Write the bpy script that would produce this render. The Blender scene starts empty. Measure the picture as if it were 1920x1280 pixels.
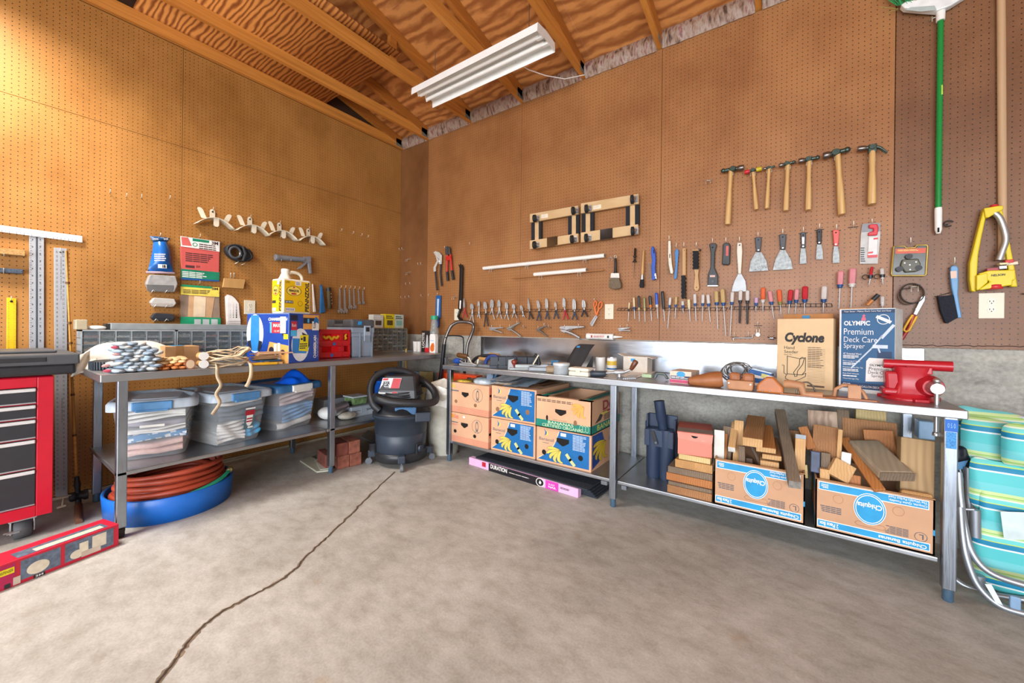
import bpy, math, random
from mathutils import Vector, Matrix
random.seed(7)
PI = math.pi
SC = bpy.context.scene
COL = SC.collection
# ------------------------------------------------------------------ camera, world, lights, exposure
FOC, YAW, ROLL, CYP = 734.76, math.radians(35.41), math.radians(0.66), 616.84
CAM = Vector((3.653, -2.9153, 1.0757))
_fw = Vector((-math.sin(YAW), math.cos(YAW), 0)); _rt = Vector((math.cos(YAW), math.sin(YAW), 0)); _up = Vector((0, 0, 1))
_cx = _rt * math.cos(ROLL) + _up * math.sin(ROLL); _cy = -_rt * math.sin(ROLL) + _up * math.cos(ROLL)
cd = bpy.data.cameras.new('camera'); cam = bpy.data.objects.new('camera', cd); COL.objects.link(cam)
cd.sensor_width = 36; cd.lens = FOC / 1920 * 36; cd.shift_y = (CYP - 640) / 1920; cd.clip_start = 0.02
cam.matrix_world = Matrix.Translation(CAM) @ Matrix((_cx, _cy, -_fw)).transposed().to_4x4()
SC.camera = cam
w = bpy.data.worlds.new('World'); SC.world = w; w.use_nodes = True
w.node_tree.nodes['Background'].inputs[0].default_value = (0.42, 0.66, 1.0, 1)
w.node_tree.nodes['Background'].inputs[1].default_value = 2.3
sl = bpy.data.lights.new('sun', 'SUN'); sl.energy = 5.0; sl.angle = .02; sl.color = (1, .96, .9)
so = bpy.data.objects.new('sun', sl); COL.objects.link(so); so.rotation_euler = Vector((-.25, -.55, -1)).to_track_quat('-Z', 'Y').to_euler()   # lights the drive outside the open door
def area(name, loc, target, sx, sy, power, col):
    l = bpy.data.lights.new(name, 'AREA'); l.shape = 'RECTANGLE'; l.size = sx; l.size_y = sy; l.energy = power; l.color = col
    o = bpy.data.objects.new(name, l); COL.objects.link(o); o.location = loc
    o.rotation_euler = (Vector(target) - Vector(loc)).to_track_quat('-Z', 'Y').to_euler(); return o
area('garage_door_daylight', (4.0, -6.35, 1.3), (3.0, 0, 1.1), 4.8, 2.0, 215, (1.0, 0.98, 0.95))
lamp = area('left_shop_lamp', (.72, -3.3, 3.02), (.66, -3.22, 0), .3, .8, 60, (1.0, 0.94, 0.87)); lamp.data.spread = math.radians(150)
SC.view_settings.view_transform = 'Standard'; SC.view_settings.look = 'None'
SC.view_settings.exposure = 0.6; SC.view_settings.gamma = 1.0; SC.view_settings.use_curve_mapping = False

# ------------------------------------------------------------------ pixel rays to room points
def ray(px, py):
    return _fw + _cx * ((px - 960) / FOC) - _cy * ((py - CYP) / FOC)
def hit(ax, val, px, py):
    v = ray(px, py); return CAM + v * ((val - CAM[ax]) / v[ax])
def PX(x, px, py): return hit(0, x, px, py)      # point of the plane x = const
def PY(y, px, py): return hit(1, y, px, py)
def PZ(z, px, py): return hit(2, z, px, py)
def RW(px, py, w=0.02): return hit(1, -w, px, py)  # w metres in front of the back wall
def LW(px, py, w=0.02): return hit(0, w, px, py)   # w metres in front of the left wall
V = Vector
def lerp(a, b, t): return a + (b - a) * t
RU, RV, RN = V((1, 0, 0)), V((0, 0, 1)), V((0, -1, 0))   # back wall: along, up, out
LU, LV, LN = V((0, 1, 0)), V((0, 0, 1)), V((1, 0, 0))    # left wall

# ------------------------------------------------------------------ materials
_M = {}
def lin(c):
    return tuple((x / 12.92 if x <= .04045 else ((x + .055) / 1.055) ** 2.4) for x in c)
def hexc(h):
    h = h.lstrip('#'); return lin(tuple(int(h[i:i + 2], 16) / 255 for i in (0, 2, 4)))
class NT:
    def __init__(s, name):
        s.m = bpy.data.materials.new(name); s.m.use_nodes = True; s.t = s.m.node_tree
        s.b = s.t.nodes['Principled BSDF']
    def n(s, typ, **kw):
        nd = s.t.nodes.new(typ)
        for k, v in kw.items():
            if k.startswith('i_'):
                key = k[2:]; nd.inputs[int(key) if key.isdigit() else key.replace('_', ' ')].default_value = v
            else: setattr(nd, k, v)
        return nd
    def l(s, a, ao, b, bi):
        s.t.links.new(a.outputs[ao], b.inputs[bi])
    def coord(s, world=False, scale=(1, 1, 1), rot=(0, 0, 0)):
        mp = s.n('ShaderNodeMapping'); mp.inputs['Scale'].default_value = scale; mp.inputs['Rotation'].default_value = rot
        if world: s.l(s.n('ShaderNodeNewGeometry'), 'Position', mp, 0)
        else: s.l(s.n('ShaderNodeTexCoord'), 'Object', mp, 0)
        return mp
    def ramp(s, src, out, stops):
        r = s.n('ShaderNodeValToRGB'); e = r.color_ramp.elements
        while len(e) < len(stops): e.new(.5)
        for el, (p, c) in zip(e, stops): el.position = p; el.color = (*c, 1)
        s.l(src, out, r, 0); return r
    def mix(s, fac, a, b, blend='MIX'):
        m = s.n('ShaderNodeMix', data_type='RGBA', blend_type=blend)
        for sock, val in ((0, fac), (6, a), (7, b)):
            if isinstance(val, tuple) and len(val) == 2 and hasattr(val[0], 'outputs'): s.l(val[0], val[1], m, sock)
            elif isinstance(val, tuple): m.inputs[sock].default_value = (*val, 1)
            else: m.inputs[sock].default_value = val
        return m
    def math(s, op, a, b=0.0, c=None):
        m = s.n('ShaderNodeMath', operation=op)
        for i, val in enumerate((a, b, c)):
            if val is None: continue
            if isinstance(val, tuple): s.l(val[0], val[1], m, i)
            else: m.inputs[i].default_value = val
        return m
    def bump(s, src, out, strength=.3, dist=.002):
        b = s.n('ShaderNodeBump'); b.inputs['Strength'].default_value = strength; b.inputs['Distance'].default_value = dist
        s.l(src, out, b, 'Height'); s.l(b, 0, s.b, 'Normal')
def mat(name, col, rough=.5, metal=0., var=.12, scale=18., bump=0., spec=.5, trans=0., alpha=1., sheen=0., world=False):
    """plain surface with a little procedural unevenness; col is '#rrggbb'"""
    if name in _M: return _M[name]
    t = NT(name); c = hexc(col); b = t.b
    b.inputs['Roughness'].default_value = rough; b.inputs['Metallic'].default_value = metal
    b.inputs['Specular IOR Level'].default_value = spec
    if trans: b.inputs['Transmission Weight'].default_value = trans
    if alpha < 1: b.inputs['Alpha'].default_value = alpha
    if sheen: b.inputs['Sheen Weight'].default_value = sheen
    nz = t.n('ShaderNodeTexNoise'); nz.inputs['Scale'].default_value = scale; nz.inputs['Detail'].default_value = 4
    t.l(t.coord(world), 0, nz, 'Vector')
    lo = tuple(max(0, x * (1 - var)) for x in c); hi = tuple(min(1, x * (1 + var)) for x in c)
    r = t.ramp(nz, 0, [(.3, lo), (.7, hi)]); t.l(r, 0, b, 'Base Color')
    if bump: t.bump(nz, 0, bump, .004)
    _M[name] = t.m; return t.m
def wood(name, c1, c2, ring=14., stretch=(1, 1, .08), dist=3., rough=.6, bump=.1, world=False, det=2., soft=.5, way='X', knots=.6):
    """grained wood: dark bands c2 in c1, running along the axis with the small stretch value"""
    if name in _M: return _M[name]
    t = NT(name); mp = t.coord(world, stretch)
    wv = t.n('ShaderNodeTexWave', wave_type='BANDS', bands_direction=way); wv.inputs['Scale'].default_value = ring
    wv.inputs['Distortion'].default_value = dist * 2; wv.inputs['Detail'].default_value = det + 1; wv.inputs['Detail Scale'].default_value = 1.2
    t.l(mp, 0, wv, 'Vector')
    nz = t.n('ShaderNodeTexNoise'); nz.inputs['Scale'].default_value = 7; nz.inputs['Detail'].default_value = 6; t.l(t.coord(world, tuple(x * 1.5 for x in stretch)), 0, nz, 'Vector')
    a, b = hexc(c1), hexc(c2); mid = tuple(lerp(x, y, soft) for x, y in zip(a, b))
    r = t.ramp(wv, 'Fac', [(.0, mid), (.8, a)])
    f = t.ramp(nz, 0, [(knots - .25, (1, 1, 1)), (knots, (0, 0, 0))])
    m = t.mix((f, 0), (r, 0), mid); t.l(m, 2, t.b, 'Base Color')
    t.b.inputs['Roughness'].default_value = rough; t.bump(wv, 'Fac', bump, .002)
    _M[name] = t.m; return t.m

# ------------------------------------------------------------------ mesh builder
def frame(o, u, v):
    """matrix with origin o, x along u, y along v, z = u x v"""
    u = V(u).normalized(); v = V(v); n = u.cross(v).normalized(); v = n.cross(u)
    return Matrix.Translation(V(o)) @ Matrix((u, v, n)).transposed().to_4x4()
class B:
    def __init__(s, m=None): s.v = []; s.f = []; s.sm = []; s.m = m or Matrix.Identity(4)
    def add(s, vs, fs, smooth=False, m=None):
        k = len(s.v); M = s.m @ m if m is not None else s.m
        s.v += [M @ V(p) for p in vs]; s.f += [[i + k for i in f] for f in fs]; s.sm += [smooth] * len(fs); return s
    def box(s, a, b, m=None, taper=0.):
        (x0, y0, z0), (x1, y1, z1) = a, b; x0, x1 = sorted((x0, x1)); y0, y1 = sorted((y0, y1)); z0, z1 = sorted((z0, z1)); t = taper
        vs = [(x0 + t, y0 + t, z0), (x1 - t, y0 + t, z0), (x1 - t, y1 - t, z0), (x0 + t, y1 - t, z0), (x0, y0, z1), (x1, y0, z1), (x1, y1, z1), (x0, y1, z1)]
        return s.add(vs, [(3, 2, 1, 0), (4, 5, 6, 7), (0, 1, 5, 4), (1, 2, 6, 5), (2, 3, 7, 6), (3, 0, 4, 7)], m=m)
    def bar(s, p0, p1, w, t, up=(0, 0, 1), w2=None):
        """straight bar from p0 to p1, w across, t thick"""
        p0, p1 = V(p0), V(p1); d = (p1 - p0).normalized(); up = V(up)
        x = d.cross(up)
        if x.length < 1e-4: x = d.cross(V((0, 1, 0)))
        x.normalize(); y = x.cross(d); w2 = w2 or w
        vs = []
        for p, ww in ((p0, w), (p1, w2)):
            for a, c in ((-1, -1), (1, -1), (1, 1), (-1, 1)): vs.append(p + x * a * ww / 2 + y * c * t / 2)
        return s.add(vs, [(0, 1, 2, 3)[::-1], (4, 5, 6, 7), (0, 1, 5, 4), (1, 2, 6, 5), (2, 3, 7, 6), (3, 0, 4, 7)][:])
    def lathe(s, p0, p1, prof, n=12, smooth=True, caps=True, squash=None, phase=0.):
        """prof: (t along p0->p1, radius); squash=(vector, factor) flattens the section along a vector"""
        p0, p1 = V(p0), V(p1); d = p1 - p0; dn = d.normalized()
        a = V((0, 0, 1)) if abs(dn.z) < .9 else V((1, 0, 0))
        if squash: a = V(squash[0])
        x = dn.cross(a).normalized(); y = dn.cross(x); fy = squash[1] if squash else 1
        vs = []; fs = []
        for t, r in prof:
            for k in range(n):
                an = 2 * PI * k / n + phase; vs.append(p0 + d * t + x * (r * math.cos(an)) + y * (r * fy * math.sin(an)))
        for j in range(len(prof) - 1):
            for k in range(n):
                k2 = (k + 1) % n; fs.append((j * n + k, j * n + k2, (j + 1) * n + k2, (j + 1) * n + k))
        s.add(vs, fs, smooth)
        if caps:
            m = len(prof) - 1; s.add(vs[:n], [list(range(n))[::-1]]); s.add(vs[m * n:], [list(range(n))])
        return s
    def cyl(s, p0, p1, r, r2=None, n=12, smooth=True, caps=True):
        return s.lathe(p0, p1, [(0, r), (1, r if r2 is None else r2)], n, smooth, caps)
    def ball(s, c, r, n=10, k=6, sc=(1, 1, 1)):
        c = V(c); vs = []; fs = []
        for j in range(k + 1):
            th = PI * j / k
            for i in range(n):
                a = 2 * PI * i / n; vs.append(c + V((r * sc[0] * math.sin(th) * math.cos(a), r * sc[1] * math.sin(th) * math.sin(a), r * sc[2] * math.cos(th))))
        for j in range(k):
            for i in range(n): i2 = (i + 1) % n; fs.append((j * n + i, (j + 1) * n + i, (j + 1) * n + i2, j * n + i2))
        return s.add(vs, fs, True)
    def tube(s, pts, r, n=8, closed=False, flat=None, caps=True):
        """round tube through points; r may be a list; flat=(up, factor) makes it a strap"""
        pts = [V(p) for p in pts]; N = len(pts); vs = []; fs = []
        rs = r if isinstance(r, (list, tuple)) else [r] * N
        pa = None
        for i, p in enumerate(pts):
            q0 = pts[i - 1] if (i or closed) else p; q1 = pts[(i + 1) % N] if (i < N - 1 or closed) else p
            d = (q1 - q0)
            d = d.normalized() if d.length > 1e-9 else V((0, 0, 1))
            if flat: a = V(flat[0])
            else:
                a = pa if pa is not None else (V((0, 0, 1)) if abs(d.z) < .9 else V((1, 0, 0)))
            y = (a - d * a.dot(d))
            if y.length < 1e-6: y = d.orthogonal()
            y.normalize(); x = d.cross(y); pa = y
            for k in range(n):
                an = 2 * PI * k / n + PI / n; vs.append(p + x * (rs[i] * math.cos(an)) + y * (rs[i] * (flat[1] if flat else 1) * math.sin(an)))
        for j in range(N if closed else N - 1):
            for k in range(n):
                k2 = (k + 1) % n; j2 = (j + 1) % N; fs.append((j * n + k, j * n + k2, j2 * n + k2, j2 * n + k))
        s.add(vs, fs, n > 4)
        if not closed and caps: s.add(vs[:n], [list(range(n))[::-1]]); s.add(vs[-n:], [list(range(n))])
        return s
    def prism(s, pts, nrm, depth):
        """outline given as 3D points of one plane, thickened by depth along nrm"""
        pts = [V(p) for p in pts]; nrm = V(nrm).normalized(); n = len(pts)
        ar = sum(((pts[i] - pts[0]).cross(pts[(i + 1) % n] - pts[0]) for i in range(n)), V((0, 0, 0)))
        if ar.dot(nrm) < 0: pts = pts[::-1]
        vs = pts + [p + nrm * depth for p in pts]
        return s.add(vs, [list(range(n))[::-1], list(range(n, 2 * n))] + [(i, (i + 1) % n, n + (i + 1) % n, n + i) for i in range(n)])
    def poly(s, pts, nrm, off=.0006):
        pts = [V(p) for p in pts]; nrm = V(nrm).normalized(); n = len(pts)
        ar = sum(((pts[i] - pts[0]).cross(pts[(i + 1) % n] - pts[0]) for i in range(n)), V((0, 0, 0)))
        if ar.dot(nrm) < 0: pts = pts[::-1]
        return s.add([p + nrm * off for p in pts], [list(range(n))])
    def grid(s, fn, nu, nv, smooth=True, close_u=False):
        vs = [fn(i / nu, j / nv) for j in range(nv + 1) for i in range(nu + (0 if close_u else 1))]
        W = nu if close_u else nu + 1
        fs = [(j * W + i, j * W + (i + 1) % W, (j + 1) * W + (i + 1) % W, (j + 1) * W + i) for j in range(nv) for i in range(nu)]
        return s.add(vs, fs, smooth)
    def pieces(s, fn): fn(s); return s
# lettering: the built-in font turned into flat mesh, laid on a rectangle
_T = {}
def glyphs(txt, shear=0., bold=0., space=1.):
    key = (txt, shear, bold, space)
    if key not in _T:
        c = bpy.data.curves.new('t', 'FONT'); c.body = txt; c.shear = shear; c.offset = bold; c.resolution_u = 3; c.space_character = space; c.align_x = 'CENTER'; c.space_line = .9
        o = bpy.data.objects.new('t', c); m = o.to_mesh()
        vs = [v.co.to_2d() for v in m.vertices]; fs = [list(p.vertices) for p in m.polygons]
        o.to_mesh_clear(); bpy.data.objects.remove(o); bpy.data.curves.remove(c)
        x0 = min(v.x for v in vs); x1 = max(v.x for v in vs); y0 = min(v.y for v in vs); y1 = max(v.y for v in vs)
        _T[key] = ([((v.x - x0) / (x1 - x0), (v.y - y0) / (y1 - y0)) for v in vs], fs)
    return _T[key]
class Face:
    """a flat face: corner o, edge u (full width), edge v (full height), outward n; a,b run 0..1"""
    def __init__(s, o, u, v, n=None):
        s.o, s.u, s.v = V(o), V(u), V(v); s.n = V(n).normalized() if n is not None else s.u.cross(s.v).normalized()
    def pt(s, a, b, w=0.): return s.o + s.u * a + s.v * b + s.n * w
    def rect(s, bl, a0, b0, a1, b1, w=.0006): bl.poly([s.pt(a0, b0), s.pt(a1, b0), s.pt(a1, b1), s.pt(a0, b1)], s.n, w); return bl
    def shape(s, bl, pts, w=.0008): bl.poly([s.pt(a, b) for a, b in pts], s.n, w); return bl
    def disc(s, bl, a, b, ra, rb, w=.0008, n=20, a0=0., a1=2 * PI): bl.poly([s.pt(a + ra * math.cos(a0 + (a1 - a0) * k / n), b + rb * math.sin(a0 + (a1 - a0) * k / n)) for k in range(n)], s.n, w); return bl
    def ring(s, bl, a, b, ra, rb, t, w=.001, n=24):
        vs = []
        for k in range(n):
            c, q = math.cos(2 * PI * k / n), math.sin(2 * PI * k / n)
            vs += [s.pt(a + ra * c, b + rb * q, w), s.pt(a + ra * (1 - t) * c, b + rb * (1 - t) * q, w)]
        bl.add(vs, [(2 * k, (2 * k + 2) % (2 * n), (2 * k + 3) % (2 * n), 2 * k + 1) for k in range(n)]); return bl
    def line(s, bl, pts, wd, w=.001):
        for (a0, b0), (a1, b1) in zip(pts, pts[1:]):
            p, q = s.pt(a0, b0, w), s.pt(a1, b1, w); d = (q - p)
            if d.length < 1e-6: continue
            x = s.n.cross(d).normalized() * wd / 2; d = d.normalized() * wd / 3
            bl.add([p - x - d, p + x - d, q + x + d, q - x + d], [(0, 3, 2, 1)])
        return bl
    def text(s, bl, txt, a0, b0, a1, b1, w=.0012, **k):
        vs, fs = glyphs(txt, **k); bl.add([s.pt(lerp(a0, a1, x), lerp(b0, b1, y), w) for x, y in vs], fs); return bl
    def fine(s, bl, a0, b0, a1, b1, rows, w=.001, seed=1, fill=.5, words=4):
        """rows of small print too small to read: short bars"""
        r = random.Random(seed)
        for j in range(rows):
            b = lerp(b1, b0, (j + .5) / rows); h = abs(b1 - b0) / rows * fill / 2; a = a0; e = lerp(a0, a1, r.uniform(.75, 1))
            for q in range(words):
                a2 = min(a0 + (a1 - a0) * (q + 1) / words, e) if (a1 > a0) else max(a0 + (a1 - a0) * (q + 1) / words, e)
                s.rect(bl, a, b - h, a2 - (a1 - a0) * .02, b + h, w); a = a2
                if (a1 > a0 and a >= e) or (a1 < a0 and a <= e): break
        return bl

# ------------------------------------------------------------------ things and parts
def mesh_obj(name, b, m, base, bev=0., sub=0, solid=0.):
    me = bpy.data.meshes.new(name); me.from_pydata([tuple(p - base) for p in b.v], [], b.f); me.validate()
    if len(me.polygons) == len(b.sm): me.polygons.foreach_set('use_smooth', b.sm)
    if m: me.materials.append(m)
    o = bpy.data.objects.new(name, me); COL.objects.link(o)
    if solid: md = o.modifiers.new('s', 'SOLIDIFY'); md.thickness = solid; md.offset = 0
    if bev: md = o.modifiers.new('b', 'BEVEL'); md.width = bev; md.segments = 2; md.limit_method = 'ANGLE'; md.angle_limit = .6
    if sub: md = o.modifiers.new('u', 'SUBSURF'); md.levels = sub; md.render_levels = sub
    return o
def islands(b):
    p = list(range(len(b.v)))
    def f(i):
        while p[i] != i: p[i] = p[p[i]]; i = p[i]
        return i
    for q in b.f:
        for j in q[1:]: p[f(j)] = f(q[0])
    return len({f(i) for i in range(len(p))})
def ordinal(n): return ('first', 'second', 'third', 'fourth', 'fifth', 'sixth', 'seventh', 'eighth', 'ninth', 'tenth', 'eleventh', 'twelfth', 'thirteenth', 'fourteenth')[n]
class T:
    """one thing: collects its parts, then done() links an Empty at its base with the parts under it (or a single mesh)"""
    def __init__(s, name, label, cat, group=None, kind=None):
        s.name, s.label, s.cat, s.group, s.kind = name, label, cat, group, kind; s.p = []
    def part(s, name, b, m, parent=None, label=None, bev=0., sub=0, kind=None, solid=0.):
        if kind is None and any(q in name for q in ('lettering', 'print', 'stripe', 'outline', 'strip', 'panels', 'edge', 'bracket', 'flash', 'opener_', 'orange_panel', 'mark', 'holes')): kind = 'stuff' if islands(b) > 1 else None   # flat print, too small to pick apart
        s.p.append([name, b, m, parent, label, bev, sub, kind, solid]); return len(s.p) - 1
    def done(s, base=None):
        al = [p for q in s.p for p in q[1].v]
        if base is None:
            xs, ys, zs = [p.x for p in al], [p.y for p in al], [p.z for p in al]
            base = V(((min(xs) + max(xs)) / 2, (min(ys) + max(ys)) / 2, min(zs)))
        if len(s.p) == 1:
            n, b, m, _, _, bev, sub, _, solid = s.p[0]; root = mesh_obj(s.name, b, m, base, bev, sub, solid); root.location = base
        else:
            root = bpy.data.objects.new(s.name, None); COL.objects.link(root); root.location = base; root.empty_display_size = .02
            obs = []
            for n, b, m, par, lab, bev, sub, kind, solid in s.p:
                if par is None: loc = V((0, 0, 0))
                o = mesh_obj(n, b, m, base, bev, sub, solid); o.parent = root if par is None else obs[par]; obs.append(o)
                if lab: o['label'] = lab
                if kind: o['kind'] = kind
        if s.label: root['label'] = s.label
        if s.cat: root['category'] = s.cat
        if s.group: root['group'] = s.group
        if s.kind: root['kind'] = s.kind
        s.root = root; return root
def one(name, label, cat, b, m, group=None, bev=0., sub=0, solid=0.):
    t = T(name, label, cat, group); t.part(name, b, m, bev=bev, sub=sub, solid=solid); return t.done()
def copy_thing(root, delta, label=None):
    c = root.copy(); COL.objects.link(c); c.location = root.location + V(delta)
    if label: c['label'] = label
    for ch in root.children:
        d = ch.copy(); COL.objects.link(d); d.parent = c
        for g in ch.children: e = g.copy(); COL.objects.link(e); e.parent = d
    return c
def struct(name, parts):
    t = T(name, None, None, None, 'structure')
    for q in parts: t.part(*q[:3], **(q[3] if len(q) > 3 else {}))
    return t.done()
# ------------------------------------------------------------------ the room
def pegboard(name, axis, c_hi, c_lo, holes=True):
    t = NT(name); geo = t.n('ShaderNodeNewGeometry'); sp = t.n('ShaderNodeSeparateXYZ'); t.l(geo, 'Position', sp, 0)
    nz = t.n('ShaderNodeTexNoise'); nz.inputs['Scale'].default_value = 2.3; nz.inputs['Detail'].default_value = 8; nz.inputs['Roughness'].default_value = .62
    t.l(t.coord(True, (1, 1, .7)), 0, nz, 'Vector')
    base = t.ramp(nz, 0, [(.32, hexc(c_lo)), (.6, hexc(c_hi))])
    fi = t.n('ShaderNodeTexNoise'); fi.inputs['Scale'].default_value = 160; fi.inputs['Detail'].default_value = 2; t.l(t.coord(True), 0, fi, 'Vector')
    base2 = t.mix(.18, (base, 0), (fi, 0), 'OVERLAY')
    out = (base2, 2)
    if holes:
        d2 = []
        for ax in (axis, 'Z'):
            m = t.math('MULTIPLY', (sp, ax), 1 / .0254); fr = t.math('FRACT', (m, 0)); c = t.math('SUBTRACT', (fr, 0), .5); d2.append(t.math('MULTIPLY', (c, 0), (c, 0)))
        s = t.math('ADD', (d2[0], 0), (d2[1], 0)); r = t.math('SQRT', (s, 0))
        mr = t.n('ShaderNodeMapRange'); mr.inputs['From Min'].default_value = .085; mr.inputs['From Max'].default_value = .125; t.l(r, 0, mr, 0)
        out = (t.mix((mr, 0), hexc('#1c0d06'), out), 2)
    t.l(out[0], out[1], t.b, 'Base Color'); t.b.inputs['Roughness'].default_value = .42; t.b.inputs['Specular IOR Level'].default_value = .45
    t.bump(fi, 0, .06, .001)
    return t.m
PEG_B = pegboard('pegboard_back', 'X', '#a27044', '#8a5a34')
PEG_L = pegboard('pegboard_left', 'Y', '#ad7a40', '#93632e')
PEG_R = pegboard('pegboard_right', 'X', '#80583a', '#6a452b')
HARD = pegboard('hardboard', 'X', '#865a36', '#6d4526', False)
def concrete_mat():
    t = NT('concrete_floor'); w = t.coord(True)
    n1 = t.n('ShaderNodeTexNoise'); n1.inputs['Scale'].default_value = 1.1; n1.inputs['Detail'].default_value = 9; n1.inputs['Roughness'].default_value = .62; t.l(w, 0, n1, 'Vector')
    n2 = t.n('ShaderNodeTexNoise'); n2.inputs['Scale'].default_value = 9; n2.inputs['Detail'].default_value = 8; n2.inputs['Roughness'].default_value = .7; t.l(t.coord(True, (1, 1.5, 1), (0, 0, .5)), 0, n2, 'Vector')
    n3 = t.n('ShaderNodeTexNoise'); n3.inputs['Scale'].default_value = 120; n3.inputs['Detail'].default_value = 3; t.l(w, 0, n3, 'Vector')
    a = t.ramp(n1, 0, [(.3, hexc('#98968e')), (.52, hexc('#b0ada6')), (.7, hexc('#bfbdb7'))])
    b = t.ramp(n2, 0, [(.3, (.32, .30, .27)), (.55, (.5, .5, .5)), (.75, (.62, .62, .62))])
    m = t.mix(.7, (a, 0), (b, 0), 'OVERLAY'); m2 = t.mix(.22, (m, 2), (n3, 0), 'OVERLAY')
    # rusty spots and pale mineral blooms
    sp = t.n('ShaderNodeTexNoise'); sp.inputs['Scale'].default_value = 2.6; sp.inputs['Detail'].default_value = 3; t.l(t.coord(True, (1, 1, 1), (0, 0, 1.1)), 0, sp, 'Vector')
    r1 = t.ramp(sp, 0, [(.69, (0, 0, 0)), (.76, (.55, .55, .55))]); m3 = t.mix((r1, 0), (m2, 2), hexc('#9a7c4e'))
    s2 = t.n('ShaderNodeTexNoise'); s2.inputs['Scale'].default_value = 4; s2.inputs['Detail'].default_value = 8; s2.inputs['Roughness'].default_value = .75; t.l(w, 0, s2, 'Vector')
    r2 = t.ramp(s2, 0, [(.6, (0, 0, 0)), (.74, (.5, .5, .5))]); m4 = t.mix((r2, 0), (m3, 2), hexc('#c9c4ba'))
    t.l(m4, 2, t.b, 'Base Color'); t.b.inputs['Roughness'].default_value = .62; t.b.inputs['Specular IOR Level'].default_value = .3
    t.bump(n2, 0, .12, .004); return t.m
FLOOR_M = concrete_mat()
def stem_mat():
    t = NT('concrete_stem'); w = t.coord(True)
    n1 = t.n('ShaderNodeTexNoise'); n1.inputs['Scale'].default_value = 5; n1.inputs['Detail'].default_value = 9; n1.inputs['Roughness'].default_value = .7; t.l(t.coord(True, (1, 1, 2)), 0, n1, 'Vector')
    a = t.ramp(n1, 0, [(.28, hexc('#6f6d68')), (.45, hexc('#9c9a92')), (.68, hexc('#b3b0a6'))])
    n2 = t.n('ShaderNodeTexNoise'); n2.inputs['Scale'].default_value = 60; n2.inputs['Detail'].default_value = 5; t.l(w, 0, n2, 'Vector')
    m = t.mix(.4, (a, 0), (n2, 0), 'OVERLAY'); t.l(m, 2, t.b, 'Base Color'); t.b.inputs['Roughness'].default_value = .85; t.bump(n1, 0, .35, .008); return t.m
STEM = stem_mat()
ZB, ZT, ZL = 1.007, 3.107, 2.386
# floor, with the long crack running from the vacuum to the camera
cr = random.Random(3)
pts = [(742, 884), (700, 922), (672, 950), (655, 968), (620, 1000), (602, 1017), (570, 1047), (553, 1068), (532, 1084), (497, 1104), (460, 1123), (420, 1144), (385, 1170), (352, 1203), (330, 1236), (296, 1278), (262, 1330)]
crack = B(); edge = B(); line3 = []
for (x0, y0), (x1, y1) in zip(pts, pts[1:]):
    for k in range(6): line3.append(PZ(0, lerp(x0, x1, k / 6) + cr.uniform(-1.4, 1.4), lerp(y0, y1, k / 6) + cr.uniform(-1.0, 1.0)))
def ribbon(bl, line, wf, z, shift=0.):
    vs = []
    for i, p in enumerate(line):
        d = (line[min(i + 1, len(line) - 1)] - line[max(i - 1, 0)]).normalized(); x = V((-d.y, d.x, 0)); a, b = wf(i)
        vs += [p + x * (a + shift) + V((0, 0, z)), p - x * (b - shift) + V((0, 0, z))]
    bl.add(vs, [(2 * i + 1, 2 * i + 3, 2 * i + 2, 2 * i) for i in range(len(line) - 1)])
N = len(line3)
ribbon(edge, line3, lambda i: (.004 + .009 * (i / N) * cr.uniform(.4, 1.4), .003 + .007 * cr.uniform(.3, 1.4)), .0006)
ribbon(crack, line3, lambda i: (.0012 + .0035 * cr.uniform(.2, 1) * (.5 + i / N), .0012 + .003 * cr.uniform(.2, 1)), .0011)
fl = B().box((-.3, -11, -.12), (8.5, .3, 0))
struct('floor', [('slab', fl, FLOOR_M), ('crack_edge', edge, mat('crack_dust', '#7d6c58', .9, scale=60, var=.3)), ('crack', crack, mat('crack_dark', '#3d3128', .95, scale=80, var=.4))])
# back wall
parts = [('concrete_stem', B().box((-.2, .002, 0), (7, .2, ZB)), STEM), ('sheathing', B().box((-.2, .012, ZB), (7, .1, ZT)), mat('dark_gap', '#2a1a10'))]
def panel(a, b): return B().box(a, b)
parts.append(('hardboard_panel', panel((0.0, -.001, ZB), (.444, .008, ZT)), HARD, {'bev': .001}))
xs = [.446, 1.663, 2.882, 4.101, 5.32, 6.54]
for i in range(5):
    parts.append(('pegboard_panel', panel((xs[i] + .0012, -.0005 if i != 3 else -.004, ZB - (.004 if i == 3 else 0)), (xs[i + 1] - .0012, .006, ZT)), PEG_R if i > 2 else PEG_B, {'bev': .001}))
# ragged chewed bottom edge on the right panel
rg = [RW(1687 + 233 * k / 30, 646.5 + 4 * k / 30 + cr.uniform(-1.6, 1.6), .0045) for k in range(31)]
parts.append(('worn_edge', B().tube(rg, .0022, 5), mat('worn_edge', '#3a2012')))
struct('wall_back', parts)
# left wall
ys = [-5.638, -4.419, -3.2, -1.981, -.762, 0]
parts = [('sheathing', B().box((-.1, -6.2, 0), (-.012, .1, ZT)), mat('dark_gap', '#2a1a10')), ('gable_board', B().box((-.1, -6.2, ZT - .02), (-.004, .1, 5.)), mat('gable_board', '#3a2415', .8))]
for i in range(5):
    for z0, z1 in ((.02, ZL), (ZL, ZT)):
        parts.append(('pegboard_panel', panel((-.006, ys[i] + .0012, z0 + .0012), (0.0005, ys[i + 1] - .0012, z1 - .0012)), PEG_L, {'bev': .001}))
struct('wall_left', parts)
struct('baseboard_left', [('board', B().box((0, -6, 0), (.012, 0, .018)), mat('base_strip', '#b0a38c', .8), {'bev': .003})])
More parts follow.
